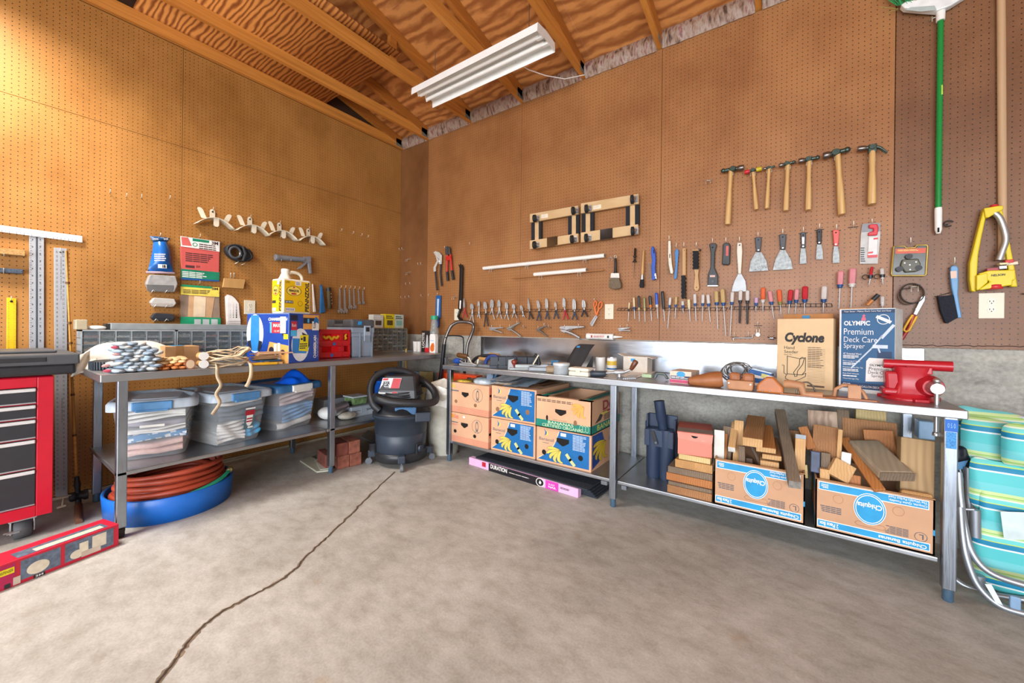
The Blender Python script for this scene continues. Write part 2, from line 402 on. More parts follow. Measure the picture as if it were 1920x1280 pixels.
# the two sides behind the camera, with the garage door opening
pw = mat('side_wall', '#d2d0ca', .8, scale=4)
struct('wall_front', [('header', B().box((-.1, -6.3, 2.45), (7, -6.1, 5.2)), pw), ('pier', B().box((-.1, -6.3, 0), (1.2, -6.1, 2.45)), pw), ('pier', B().box((6.4, -6.3, 0), (7, -6.1, 2.45)), pw)])
struct('wall_right', [('side', B().box((6.6, -6.3, 0), (6.8, .1, 5.2)), pw)])
# roof: joists, rafters, sheathing, insulation
PLY = wood('roof_plywood', '#cf8c4c', '#8f5020', 2.2, (.6, 1.5, 1), 6, .7, .12, True, 4, .9, 'Y', .5)
LUM = wood('roof_lumber', '#d08a3c', '#9a5a1c', 22, (3, .12, 3), 2.2, .6, .1, True)
LUM2 = wood('roof_lumber_dark', '#bd772c', '#83481a', 22, (3, .12, 3), 2.2, .6, .1, True)
STB = wood('storage_plywood', '#d8924a', '#7c3c10', 10., (.3, 1, 1), 3.6, .6, .1, True, 1, .95, 'Y', .3)
tx = [.022, .44, 1.058, 1.668, 2.268, 2.862, 3.47, 4.08, 4.69, 5.3, 5.9, 6.5]
SL = .25
parts = []
for i, x in enumerate(tx):
    parts.append(('ceiling_joist', B().box((x - .019, -6.1, ZT), (x + .019, .06, ZT + .089)) if i < 3 else
                  B().bar((x, .06, ZT + .045), (x, -6.1, ZT + .045 + (0 if i < 3 else 6.1 * (.10 if i < 5 else .19))), .038, .089), LUM, {'bev': .002}))
    parts.append(('rafter', B().bar((x + .002, .1, ZT + .04), (x + .002, -6.1, ZT + .065 + SL * 6.2), .038, .089), LUM2, {'bev': .002}))
    if i < 3: parts.append(('strut', B().bar((x, -.95, ZT + .089), (x, -.95, ZT + .30), .038, .06, (0, 1, 0)), LUM2))
    parts.append(('truss_plate', B().box((x + .0195, -.11, ZT + .01), (x + .021, -.01, ZT + .09)), mat('galvanized', '#8d9690', .5, .8)))
zs = lambda y: ZT + .118 - SL * y
for k in range(6):
    y0, y1 = .15 - k * 1.19, .15 - (k + 1) * 1.19
    for j in range(-1, 3):
        x0 = -.1 + (j + (.5 if k % 2 else 0)) * 2.44; x1 = x0 + 2.438; x0, x1 = max(-.1, x0), min(7, x1)
        if x1 <= x0: continue
        q = [(x0, y0, zs(y0)), (x1, y0, zs(y0)), (x1, y1 + .004, zs(y1)), (x0, y1 + .004, zs(y1))]
        parts.append(('plywood_sheet', B().prism([V(p) for p in q], (0, 0, 1), .012), PLY))
ir = random.Random(5)
INS = None
def ins_mat():
    t = NT('insulation_paper'); n = t.n('ShaderNodeTexNoise'); n.inputs['Scale'].default_value = 14; n.inputs['Detail'].default_value = 6; t.l(t.coord(True, (3, 1, 1)), 0, n, 'Vector')
    r = t.ramp(n, 0, [(.3, hexc('#3f2d24')), (.42, hexc('#8a6a58')), (.55, hexc('#a08f80')), (.66, hexc('#8a5550')), (.75, hexc('#4b4a50'))]); t.l(r, 0, t.b, 'Base Color'); t.b.inputs['Roughness'].default_value = .55; t.bump(n, 0, .6, .01); return t.m
INS = ins_mat()
for i in range(len(tx) - 1):
    a, b = tx[i] + .02, tx[i + 1] - .02; bl = B(); n = 26
    ph = [ir.uniform(-.012, .012) for _ in range(n + 1)]
    bl.grid(lambda u, v: V((lerp(a, b, u), -.012 - .03 * math.sin(v * PI) + ph[int(u * n)] * .8 * math.sin(v * PI), ZT - .008 + .135 * v + ph[int(u * n)] * .3)), n, 5)
    parts.append(('insulation_batt', bl, INS))
struct('ceiling', parts)
# plywood sheet stored across the joists
sh = B(); yb = -.925; nn = 14
sh.grid(lambda u, v: V((lerp(.03, 1.135, u), lerp(yb, -2.26, v), ZT + .094 + (.03 * max(0, (u - .85) / .15) ** 1.5) + .002 * math.sin(9 * u))), 24, 2)
b2 = B(); b2.v = list(sh.v); b2.f = list(sh.f); b2.sm = sh.sm
one('plywood_board', 'boldly grained plywood sheet laid across the ceiling joists in the corner', 'plywood', b2, STB, solid=.012)
# fluorescent shop light hanging under the trusses, running along the back wall
t = T('shop_light', 'white two-tube fluorescent shop light with ridged reflector under the rafters', 'ceiling light')
wm = mat('white_enamel', '#eef0ee', .35, var=.03); x0, x1, yc, zf = 1.15, 2.335, -.715, 2.95
sec = [(-.115, 0), (-.11, .055), (-.062, .062), (-.045, .018), (-.026, .062), (0, .066), (.026, .062), (.045, .018), (.062, .062), (.11, .055), (.115, 0)]
rf = B(); rf.grid(lambda u, v: V((lerp(x0, x1, v), yc + sec[round(u * 10)][0], zf + sec[round(u * 10)][1])), 10, 1, False)
t.part('reflector', rf, wm, solid=.002)
t.part('end_plate', B().prism([V((x1, yc + a, zf + b)) for a, b in ((-.115, 0), (-.11, .06), (0, .072), (.11, .06), (.115, 0), (0, .012))], (1, 0, 0), .003), wm)
t.part('ballast_cover', B().box((x0 + .02, yc - .04, zf + .065), (x1 - .02, yc + .04, zf + .1)), wm, bev=.004)
for s in (-.036, .036):
    t.part('lamp_holder', B().box((x1 - .05, yc + s - .012, zf + .008), (x1 - .002, yc + s + .012, zf + .03)), wm, bev=.003)
    t.part('fluorescent_tube', B().cyl((x0 + .02, yc + s, zf + .03), (x1 - .03, yc + s, zf + .03), .017), mat('tube_glass', '#f4f5f2', .25, var=.01))
for xx in (1.3, 2.2): t.part('hanger_chain', B().cyl((xx, yc, zf + .09), (xx, yc, zf + .36), .0025, n=6), mat('chain', '#909090', .4, .9))
cable = [(2.02, -.62, 3.0), (2.06, -.5, 2.99), (2.12, -.36, 3.0), (2.2, -.2, 3.03), (2.3, -.06, 3.10)]
t.part('power_cord', B().tube([V(p) for p in cable], .0035, 6), wm)
t.done()
# ------------------------------------------------------------------ stainless benches
def steel_mat(name,col,rough,axis):
    t=NT(name);n=t.n('ShaderNodeTexNoise');n.inputs['Scale'].default_value=3;n.inputs['Detail'].default_value=6
    t.l(t.coord(True,(2,2,2)),0,n,'Vector');f=t.n('ShaderNodeTexNoise');f.inputs['Scale'].default_value=8;f.inputs['Detail'].default_value=3
    t.l(t.coord(True,axis),0,f,'Vector')
    c=hexc(col);r=t.ramp(n,0,[(.3,tuple(x*.8 for x in c)),(.7,c)]);t.l(r,0,t.b,'Base Color');t.b.inputs['Metallic'].default_value=1
    mr=t.n('ShaderNodeMapRange');mr.inputs['From Min'].default_value=.3;mr.inputs['From Max'].default_value=.7;mr.inputs['To Min'].default_value=rough*.75;mr.inputs['To Max'].default_value=rough*1.3
    t.l(f,0,mr,0);t.l(mr,0,t.b,'Roughness');t.bump(n,0,.05,.01);return t.m
SS=steel_mat('stainless_steel','#b4b8bc',.4,(1,60,60));SSB=steel_mat('stainless_sheet','#c9ccd0',.2,(1,1,60));SSL=steel_mat('steel_legs','#a9b2bd',.34,(40,40,1))
FOOT=mat('bench_foot','#5f7f9a',.4,.6,bump=.2,scale=80);RUB=mat('black_rubber','#1d1e20',.7)
def bench(name,label,x0,x1,y0,y1,h,lip,legs,shelf,casters=(),seam=None,along='x',extra=None):
    t=T(name,label,'workbench')
    top=B().box((x0,y0,h-lip),(x1,y1,h));t.part('worktop',top,SS,bev=.004)
    for (lx,ly,zf) in legs:
        k=t.part('leg',B().box((lx-.02,ly-.02,.05),(lx+.02,ly+.02,h-lip+.002)),SSL,bev=.004)
        if (lx,ly) in casters:
            t.part('caster',B().cyl((lx,ly-.012,.027),(lx,ly+.012,.027),.027,n=16).box((lx-.012,ly-.016,.03),(lx+.012,ly+.016,.055)),RUB,k)
        else:
            t.part('foot',B().lathe((lx,ly,0),(lx,ly,.06),[(0,.013),(.1,.017),(.85,.017),(1,.019)],12),FOOT,k)
    sx0,sx1,sy0,sy1,sz=shelf
    cut=[(sx0,sx1,sy0,sy1)]
    if seam and along=='x':cut=[(sx0,seam-.002,sy0,sy1),(seam+.002,sx1,sy0,sy1)]
    if seam and along=='y':cut=[(sx0,sx1,sy0,seam-.002),(sx0,sx1,seam+.002,sy1)]
    for a,b,c,d in cut:t.part('lower_shelf',B().box((a,c,sz-.022),(b,d,sz)),SS,bev=.005)
    if extra:extra(t)
    return t.done()
def ex_r(t):
    t.part('backsplash',B().box((1.223,-.014,.778),(4.222,-.004,1.0)),SSB,bev=.003,label='tall stainless backsplash sheet')
    p=Face((4.162,-.6215,.66),(.036,0,0),(0,0,.075),(0,-1,0))
    t.part('blue_tape',p.rect(B(),0,.35,1,1),mat('painter_tape','#1f62b5',.6));t.part('blue_label',p.rect(B(),.1,-.55,.9,.33),mat('label_blue','#3c86c8',.6,scale=200,var=.5))
    t.part('marking',p.text(B(),'0 S 0',.2,.55,.8,.8),mat('faded_ink','#7fb2e6'))
    t.part('bracket',B().box((2.83,-.6,.118),(2.86,-.56,.141)).box((2.70,-.6,.118),(2.74,-.56,.141)),SSL)
bench('steel_workbench','long stainless workbench with backsplash and lower shelf along the back wall',1.34,4.222,-.637,-.016,.778,.036,
      [(1.396,-.60,0),(2.779,-.60,0),(4.18,-.60,0),(1.45,-.06,0),(2.73,-.06,0),(4.15,-.06,0)],(1.37,4.155,-.598,-.045,.163),seam=2.80,extra=ex_r)
bench('steel_workbench','stainless workbench with grey legs along the left wall in the corner',.17,.93,-2.523,-.099,.83,.038,
      [(.895,-2.44,0),(.895,-1.325,0),(.895,-.16,0),(.225,-2.43,0),(.21,-1.275,0),(.21,-.16,0)],(.19,.915,-2.46,-.14,.333),casters={(.895,-2.44)},seam=-1.372,along='y')
# ------------------------------------------------------------------ left side: tool chest, tape box, tub, totes, vacuum
PULL=mat('pull_silver','#dcdcda',.35,.25,var=.03)
RED=mat('tool_red','#c4122c',.35,var=.05);BLK=mat('black_plastic','#232427',.5,var=.1);GRAF=mat('drawer_black','#2b2c30',.45,var=.08)
CHR=mat('bright_metal','#b7b9bc',.34,.9,var=.08);ALU=mat('aluminium','#c2c6cc',.38,.9,var=.08);DRK=mat('dark_iron','#3a3c3e',.4,.7)
WHT=mat('white_plastic','#e9e8e2',.45,var=.04)
t=T('tool_chest','red rolling tool chest with black drawers at the left edge of the picture','tool chest')
X0,X1,Y0,Y1=.13,.56,-3.3,-2.635
bd=B().box((X0,Y0,.104),(X1-.012,Y1,.81));t.part('body',bd,RED,bev=.006)
fr=B();fr.box((X1-.012,Y1-.055,.104),(X1,Y1,.806)).box((X1-.012,Y0,.104),(X1,Y1-.055,.16)).box((X1-.012,Y0,.757),(X1,Y1-.055,.806));t.part('face_frame',fr,RED,bev=.003)
zz=[.757,.672,.598,.497,.345,.16]
for a,b in zip(zz,zz[1:]):
    d=t.part('drawer',B().box((X1-.011,Y0+.02,b+.006),(X1-.001,Y1-.058,a-.002)),GRAF,bev=.002)
    t.part('drawer_pull',B().box((X1-.002,Y0+.02,a-.022),(X1+.009,Y1-.059,a-.005)),PULL,d,bev=.004)
    t.part('drawer_edge',B().box((X1-.002,Y0+.02,b+.004),(X1+.003,Y1-.059,b+.010)),ALU,d)
td=B().box((X0-.02,Y0-.05,.815),(X1+.03,Y1+.075,.872));t.part('top_tray',td,BLK,bev=.014)
td=B().box((X0-.03,Y0-.05,.868),(X1+.045,Y1+.085,.922));td.box((X0,Y0,.922),(X1-.1,Y1+.02,.936));t.part('lid',td,mat('grey_lid','#4b4d50',.45),bev=.012)
t.part('lid_recess',B().box((X1+.044,Y0,.885),(X1+.048,Y1-.03,.908)),BLK,bev=.002)
for yy in (-2.73,-3.2):
    k=t.part('caster_bracket',B().box((.47,yy-.045,.096),(.55,yy+.045,.106)).box((.485,yy-.04,.03),(.535,yy-.034,.1)).box((.485,yy+.034,.03),(.535,yy+.04,.1)),ALU,bev=.002)
    t.part('wheel',B().lathe((.512,yy-.03,.045),(.512,yy+.03,.045),[(0,.035),(.06,.045),(.94,.045),(1,.035)],20),mat('grey_wheel','#4a4b4d',.6),k)
    t.part('brake_pedal',B().box((.55,yy-.05,.045),(.56,yy-.01,.05)).cyl((.545,yy-.06,.05),(.545,yy+.02,.05),.004),CHR,k)
t.done()
# long red carton of tape
t=T('tape_carton','long red printed carton of sealing tape lying on the floor by the left bench leg','box')
c0,c1=V((.992,-2.462,0)),V((1.085,-2.83,0));u=(c0-c1);L=u.length;ud=u.normalized();nd=V((ud.y,-ud.x,0));hh=.105;dp=.135
far=c1-ud*.28;u=c0-far
fr=frame(far,ud,V((0,0,1)))
TC=B(fr).box((0,0,-dp),(u.length,hh,0));t.part('carton',TC,mat('carton_red','#c01a35',.45,var=.06),bev=.002)
f=Face(far,u,(0,0,hh),nd);tp=Face(far+V((0,0,hh)),u,-nd*dp,(0,0,1));en=Face(c0,-nd*dp,(0,0,hh),ud)
pb=B();f.rect(pb,.525,.14,.70,.9);f.rect(pb,.72,.14,.97,.92);tp.rect(pb,.52,.1,.95,.6);t.part('photo_panel',pb,mat('slate_print','#5d6a7c',.4,scale=60,var=.35))
pw_=B();f.disc(pw_,.60,.42,.05,.25,.001);f.disc(pw_,.78,.33,.035,.18,.0012);f.rect(pw_,.855,.3,.93,.85,.001);f.rect(pw_,.79,.35,.835,.75,.001);tp.rect(pw_,.6,.15,.93,.42,.001);t.part('tape_picture',pw_,mat('tape_cream','#d9cfb8',.5,scale=40))
pr=B();f.rect(pr,.30,.08,.505,.92,.0007);t.part('magenta_panel',pr,mat('carton_magenta','#b0184f',.45))
py=B();f.rect(py,.405,.55,.50,.78,.001);t.part('yellow_flash',py,mat('flash_yellow','#e6d416',.5));f.rect(py,.32,.75,.36,.78,.001)
tx_=B();f.text(tx_,'3M',.585,.04,.625,.13,.0012,bold=.02);f.text(tx_,'FREE DISPENSER',.41,.62,.495,.72,.0014)
t.part('badge',f.rect(B(),.58,.0,.63,.135,.0009),BLK)
tw=B();f.text(tw,'3M',.588,.03,.622,.11,.0013,bold=.02);f.text(tw,'Packaging Sealing Tape',.25,.36,.40,.46,.0013);f.text(tw,'with Refillable Dispenser',.25,.24,.40,.34,.0013);tp.rect(tw,.18,.3,.38,.62);t.part('white_lettering',tw,mat('print_white','#eae6e2',.5))
tk=B();f.text(tk,'FREE DISPENSER',.41,.61,.495,.72,.0014);t.part('black_lettering',tk,BLK)
pl=B()
for k in range(5):f.rect(pl,.28+k*.045,.03,.305+k*.045,.2,.0012)
t.part('tartan_band',pl,mat('tartan_dark','#23292b',.5))
tc=B();f.rect(tc,.495,.05,.525,.35,.0016);f.rect(tc,.80,.12,.90,.35,.0016);t.part('clear_tape',tc,mat('tape_clear','#c9b9a8',.2));t.done()
# fishing rod leaning beside the bench
rd=[RW(0,0)]*0
p0,p1=PX(.10,124,470),PX(.20,143,890)
t=T('fishing_rod','slim bamboo rod with black reel and cork-worn grip standing against left wall','rod')
q=[p0.lerp(p1,k/10) for k in range(11)];bam=wood('bamboo','#c9963f','#8a5a1c',9,(1,1,6),1,.4)
t.part('cane',B().tube(q,[.004+.004*k/10 for k in range(11)],8),bam)
for k in (1.4,3.2,4.1,6.4,8.2):a=p0.lerp(p1,k/10);t.part('ring',B().cyl(a,a.lerp(p1,.012/(p1-a).length),.0095,n=8),mat('rod_wrap','#5b3a14',.5))
g0,g1=PX(.2,144,893),PX(.21,147,945);g2=PZ(0.01,148,978)
t.part('reel_seat',B().lathe(g0,g1,[(0,.010),(.2,.013),(.3,.016),(.45,.012),(1,.014)],10),BLK)
r0=g0.lerp(g1,.7);t.part('reel',B().lathe(r0+V((.0,-.035,0)),r0+V((.0,.04,0)),[(0,.02),(.1,.027),(.3,.027),(.4,.022),(.7,.022),(.8,.03),(1,.03)],16),BLK)
t.part('reel_handle',B().tube([r0+V((.02,-.03,.02)),r0+V((.03,-.06,.02)),r0+V((.03,-.065,-.03))],.004,6).cyl(r0+V((.03,-.05,-.03)),r0+V((.03,-.085,-.033)),.006).cyl(r0+V((.03,-.05,.02)),r0+V((.03,-.085,.02)),.006),mat('reel_ivory','#cfc0a0',.4))
t.part('grip',B().lathe(g1,g2,[(0,.014),(.05,.017),(.9,.018),(1,.015)],12),mat('rusty_grip','#6d4630',.8,bump=.4,scale=60));t.done()
# blue tub with coiled hoses
def ring_pts(c,r,z,n=40,a0=0.,a1=2*PI,wob=0.,seed=1,tilt=0.):
    rr=random.Random(seed);ph=rr.uniform(0,6)
    return [V((c[0]+(r+wob*math.sin(3*a+ph))*math.cos(a),c[1]+(r+wob*math.sin(2*a+ph))*math.sin(a),z+.008*math.sin(2*a+ph)+tilt*math.cos(a))) for a in [a0+(a1-a0)*k/n for k in range(n+1)]]
tc_=(.62,-2.17)
tub=B();n=48;rr_=.298;prof=[(.0,.285,.0),(.0,.292,.135),(.0,.284,.138),(.0,.276,.13),(.0,.27,.012),(.0,.0,.012)]
tub.lathe((tc_[0],tc_[1],0),(tc_[0],tc_[1],.138),[(0,.0),(0,.29),(.97,.3),(1,.296),(1,.288),(.95,.285),(.1,.276),(.1,.0)],48,True,False)
t=T('plastic_tub','round bright blue plastic tub on the floor under the left bench','tub');t.part('plastic_tub',tub,mat('blue_plastic','#1768c4',.38,var=.06));t.done()
HOSE=mat('red_rubber','#a8442c',.45,var=.12,scale=9);HOSE2=mat('red_rubber_worn','#94463a',.5,var=.15,scale=9)
hs=B();k=0
for z,rs in ((.03,(.245,.21)),(.058,(.25,.215)),(.086,(.252,.22)),(.114,(.246,.212)),(.142,(.25,.214)),(.17,(.244,.21)),(.198,(.24,.205)),(.226,(.235,))):
    for r in rs:hs.tube(ring_pts(tc_,r,z,44,wob=.012,seed=k,tilt=-.012+.002*k),.0145,8,True);k+=1
hb=B()
for z,r in ((.25,.22),(.24,.19)):hb.tube(ring_pts((tc_[0]-.03,tc_[1]+.02),r,z,30,1.2,4.9,.01,9),.0145,8)
t=T('rubber_hose','thick coil of red rubber hose piled in the blue tub','hose');t.part('coil',hs,HOSE);t.part('loose_turn',hb,HOSE2);t.done()
t=T('garden_hose','thin turn of green garden hose with brass end lying over tub rim','hose')
gp=[V((tc_[0]+.283*math.cos(a),tc_[1]+.283*math.sin(a),.10+.065*max(0,(a+.75)/1.9))) for a in [-.75+1.75*q/24 for q in range(25)]]
t.part('hose',B().tube(gp,.011,8),mat('green_hose','#22a07a',.4));d=(gp[-1]-gp[-2]).normalized()
t.part('coupling',B().lathe(gp[-1],gp[-1]+d*.05,[(0,.013),(.2,.013),(.25,.017),(.6,.017),(.62,.012),(1,.012)],12),mat('brass','#d8c98a',.3,.9));t.done()
# ---- storage totes on the lower shelf
def tote_plastic():
    t=NT('clear_tote');b=t.b;b.inputs['Base Color'].default_value=(.86,.92,.97,1);b.inputs['Roughness'].default_value=.25;b.inputs['Alpha'].default_value=.2
    n=t.n('ShaderNodeTexNoise');n.inputs['Scale'].default_value=6;t.l(t.coord(),0,n,'Vector');t.bump(n,0,.05,.01);return t.m
TOTE=tote_plastic();LID=mat('lid_clear','#b9c6d2',.35,alpha=.86);LIDB=mat('lid_blue','#2f6797',.35);LATCH=mat('latch_blue','#4f86b8',.4)
def rrect(w,d,r,z,y0=0.,n=4):
    out=[]
    for cx_,cy_,a0 in ((w/2-r,d-r,0),(-w/2+r,d-r,PI/2),(-w/2+r,r,PI),(w/2-r,r,1.5*PI)):
        for k in range(n+1):a=a0+PI/2*k/n;out.append(V((cx_+r*math.cos(a),y0+cy_+r*math.sin(a),z)))
    return out
def loop_shell(bl,loops,cap0=False,cap1=False,smooth=True):
    n=len(loops[0]);k0=len(bl.v);bl.add([p for q in loops for p in q],[(j*n+i,j*n+(i+1)%n,(j+1)*n+(i+1)%n,(j+1)*n+i) for j in range(len(loops)-1) for i in range(n)],smooth)
    if cap0:bl.add(loops[0],[list(range(n))[::-1]])
    if cap1:bl.add(loops[-1],[list(range(n))])
    return bl
def tote(label,f0,f1,z0,h,dep,lidm,latchm,taper=.045,lab=None):
    """f0,f1: front corners of the lid (left, right as seen from the front)"""
    f0,f1=V((f0[0],f0[1],z0)),V((f1[0],f1[1],z0));w=(f1-f0).length;c=(f0+f1)/2;ud=(f1-f0).normalized();M=frame(c,ud,V((-ud.y,ud.x,0)))
    t=T('storage_tote',label,'storage box','lidded totes on the lower shelf')
    b=B(M);W,D=w-.03,dep-.03;T2=taper
    lo=[rrect(W-2*T2,D-2*T2,.05,.0,.015+T2),rrect(W-1.6*T2,D-1.6*T2,.06,.02,.015+.8*T2),rrect(W-.3*T2,D-.3*T2,.06,h*.86,.015+.15*T2),rrect(W,D,.06,h*.88,.015),rrect(W+.01,D+.01,.06,h-.02,.01)]
    loop_shell(b,lo,True);t.part('tub',b,TOTE)
    l=B(M);loop_shell(l,[rrect(w,dep,.05,h-.05),rrect(w,dep,.05,h-.015),rrect(w-.02,dep-.02,.05,h,.01),rrect(w-.06,dep-.06,.05,h,.03),rrect(w-.08,dep-.08,.05,h-.018,.04),rrect(w-.16,dep-.22,.04,h-.018,.11),rrect(w-.18,dep-.24,.04,h-.005,.12)],False,True)
    li=t.part('lid',l,lidm)
    q=B(M).box((-.085,-.012,h-.052),(.085,.02,h-.006));q.box((-.07,-.016,h-.06),(.07,0,h-.045));t.part('latch',q,latchm,li,bev=.006)
    if lab:lab(t,Face(M@V((-W/2+T2*.5,.015+T2*.55,.03)),M.to_3x3()@V((W-T2,0,0)),M.to_3x3()@V((0,-T2*.9,h-.1)),None))
    t.done();return M,W,D,T2
def cloth(label,name,cat,M,x0,x1,y0,y1,z0,z1,col,seed,slope=0.,layers=3,group=None,wav=.006):
    """folded cloth pressed against the tote wall"""
    r=random.Random(seed);ph=[r.uniform(0,6) for _ in range(4)];b=B(M)
    for q in range(layers):
        a,c=lerp(z0,z1,q/layers),lerp(z0,z1,(q+1)/layers);nx,n2=22,10
        def fn(u,v):
            an=2*PI*v;x=lerp(x0,x1,u);zz=(a+c)/2+slope*(u-.5)+wav*math.sin(5*u+ph[0]+q)
            ey=math.cos(an);ez=math.sin(an);sg=lambda s:(abs(s)**.45)*(1 if s>=0 else-1)
            return V((x,(y0+y1)/2+(y1-y0)/2*sg(ey)+.006*math.sin(11*u+ph[1]+q),zz+(c-a)*.52*sg(ez)))
        b.grid(fn,nx,n2*2);
    return one(name,label,cat,b,col,group)
C_WH=mat('cloth_white','#e4e2dd',.9,bump=.15,scale=40,var=.05);C_PK=mat('cloth_pink','#dcb3a6',.9,bump=.25,scale=50);C_BL=mat('cloth_blue','#4f8fc4',.9,bump=.2,scale=25,var=.15)
C_GY=mat('cloth_slate','#56697a',.9,bump=.15,scale=30);C_LB=mat('cloth_sky','#7fb0dc',.9,bump=.25,scale=25);C_TQ=mat('cloth_turquoise','#35a5d6',.8,bump=.2,scale=30);C_GR=mat('cloth_grey','#8a8690',.9)
def pat_mat():
    t=NT('cloth_printed');v=t.n('ShaderNodeTexVoronoi',feature='F1',distance='CHEBYCHEV');v.inputs['Scale'].default_value=26;v.inputs['Randomness'].default_value=.5
    t.l(t.coord(False,(1,1,1.6),(0,.5,.3)),0,v,'Vector');r=t.ramp(v,0,[(.28,hexc('#d7dde2')),(.36,hexc('#3f7fae'))]);t.l(r,0,t.b,'Base Color');t.b.inputs['Roughness'].default_value=.9;return t.m
def lab1(t,f):t.part('paper_label',f.rect(B(),.33,.66,.66,.72,.004),WHT)
def lab2(t,f):
    b=f.rect(B(),.5,.22,.70,.78,.004);t.part('sticker',b,mat('sticker_slate','#4f6a72',.4))
    t.part('red_band',f.rect(B(),.505,.62,.695,.76,.0045),mat('sticker_red','#a5182c',.4))
    k=f.shape(B(),[(.535,.62),(.665,.62),(.66,.4),(.635,.33),(.60,.30),(.565,.33),(.54,.4)],.005);t.part('crest',k,WHT)
    t.part('crest_stripes',f.rect(f.rect(B(),.54,.5,.66,.54,.0055),.54,.42,.66,.46,.0055),mat('sticker_red','#a5182c',.4));t.part('white_strip',f.rect(f.rect(B(),.5,.79,.70,.83,.0045),.58,.24,.69,.29,.0045),WHT)
M,W,D,q=tote('clear tote with pale lid packed with pink and blue cloth nearest the left bench leg',(.735,-2.484),(.862,-2.119),.334,.327,.50,LID,LATCH,lab=lab1)
a,c=-W/2+.042,W/2-.042
G='linens packed in the totes'
cloth('pink ribbed blanket at the bottom of the leftmost tote','folded_blanket','blanket',M,a+.012,c-.012,.066,.40,.012,.085,C_PK,1,.02,2,G)
cloth('blue printed sheet with pale dashes in the leftmost tote','folded_sheet','sheet',M,a-.005,c+.005,.06,.40,.088,.135,pat_mat(),2,.028,1,G)
cloth('white crumpled towel above the printed sheet in the leftmost tote','folded_towel','towel',M,a,c,.056,.40,.136,.168,C_WH,3,.015,2,G)
cloth('grey folded cloth in the middle of the leftmost tote','folded_cloth','cloth',M,a,c,.06,.40,.17,.205,C_GR,4,0,1,G)
cloth('white folded towels at the top of the leftmost tote','folded_towel','towel',M,a-.01,c,.05,.40,.207,.262,C_WH,5,.01,3,G)
M,W,D,q=tote('clear tote with pale lid and shield sticker in the middle of the shelf',(.866,-2.046),(.805,-1.675),.334,.327,.52,LID,LATCH,lab=lab2)
a,c=-W/2+.042,W/2-.042
cloth('stack of white folded towels low in the middle tote','folded_towel','towel',M,a,c-.1,.064,.42,.012,.14,C_WH,6,.0,6,G)
cloth('turquoise bag of cloth low at the right of the middle tote','folded_cloth','cloth',M,c-.095,c,.066,.42,.02,.085,C_TQ,7,.02,2,G)
cloth('slate blue folded blanket in the middle tote','folded_blanket','blanket',M,a,c+.005,.052,.42,.142,.24,C_GY,8,.01,3,G)
cloth('white cloth lying on top inside the middle tote','folded_cloth','cloth',M,a,c,.05,.42,.24,.268,C_WH,9,.0,1,G)
M,W,D,q=tote('clear tote with dark blue lid and white latch at the far end',(.79,-1.655),(.68,-1.262),.334,.327,.46,LIDB,WHT)
a,c=-W/2+.042,W/2-.042
cloth('white cloth at the bottom of the blue-lidded tote','folded_cloth','cloth',M,a,c,.066,.36,.012,.06,C_WH,10,.01,1,G)
cloth('sky blue folded sheets in the blue-lidded tote','folded_sheet','sheet',M,a+.03,c,.06,.36,.062,.165,C_LB,11,.03,4,G)
cloth('pale pink blanket at the top of the blue-lidded tote','folded_blanket','blanket',M,a,c,.052,.36,.185,.265,mat('cloth_blush','#dccbd0',.9,bump=.1),12,.02,3,G)
b=B();rr=random.Random(4)
b.grid(lambda u,v:M@V((-.06+.17*u,.02+.2*v,.322+.075*math.sin(PI*u)**.7*math.sin(PI*v)**.6*(1+.35*math.sin(9*u+4*v)))),18,14)
one('plastic_bag','crumpled bright blue plastic bag on the dark blue tote lid','bag',b,mat('bag_blue','#0f5fe0',.3,bump=.5,scale=12,var=.2))
# ---- rest of the lower shelf, towards the corner
z=.333
one('white_sack','white sack slumped on the shelf behind the bench leg','bag',B().ball((.62,-1.2,z+.05),.075,14,8,(1.2,.9,.66)),C_WH)
t=T('spray_gun_can','silver aluminium canister tipped over on the lower shelf','canister');a,c=PX(.72,628,770),PX(.66,655,766);d=V((-.05,.14,.02))
a=V((.72,-1.22,z+.075));t.part('can',B().lathe(a,a+d,[(0,.04),(.1,.045),(1,.045)],16),ALU);t.part('cap',B().lathe(a+d,a+d*1.4,[(0,.03),(.3,.022),(1,.022)],14),BLK);t.done()
one('wrapped_parts','parts in crinkled clear wrap in front of the grey case','parcel',B().ball((.74,-1.1,z+.03),.06,16,8,(.9,1.3,.5)),mat('crinkle_wrap','#b9b6a8',.25,bump=.8,scale=25,var=.3))
t=T('tool_case','pale grey plastic tool case lying flat on the lower shelf','case');t.part('base',B().box((.5,-1.06,z),(.73,-.83,z+.045)),mat('case_grey','#aeb9c2',.45),bev=.006);t.part('lid',B().box((.5,-1.06,z+.047),(.73,-.83,z+.085)),mat('case_grey2','#9fabb5',.45),bev=.008);t.part('clasp',B().box((.73,-.97,z+.03),(.736,-.92,z+.06)),mat('case_grey2','#9fabb5',.45));t.done()
t=T('food_container','clear food container of greens with white lid on the grey case','container');t.part('bowl',B().box((.55,-1.02,z+.088),(.69,-.88,z+.15),taper=.0),mat('greens','#6d8a5a',.4,scale=30,var=.6),bev=.015);t.part('cover',B().box((.545,-1.025,z+.15),(.695,-.875,z+.162)),mat('container_lid','#c5d2d8',.2),bev=.005);t.done()
one('metal_box','flat dark grey box behind the tool case on the shelf','box',B().box((.3,-1.15,z),(.48,-.9,z+.13)),mat('box_grey','#83878b',.5),bev=.004)
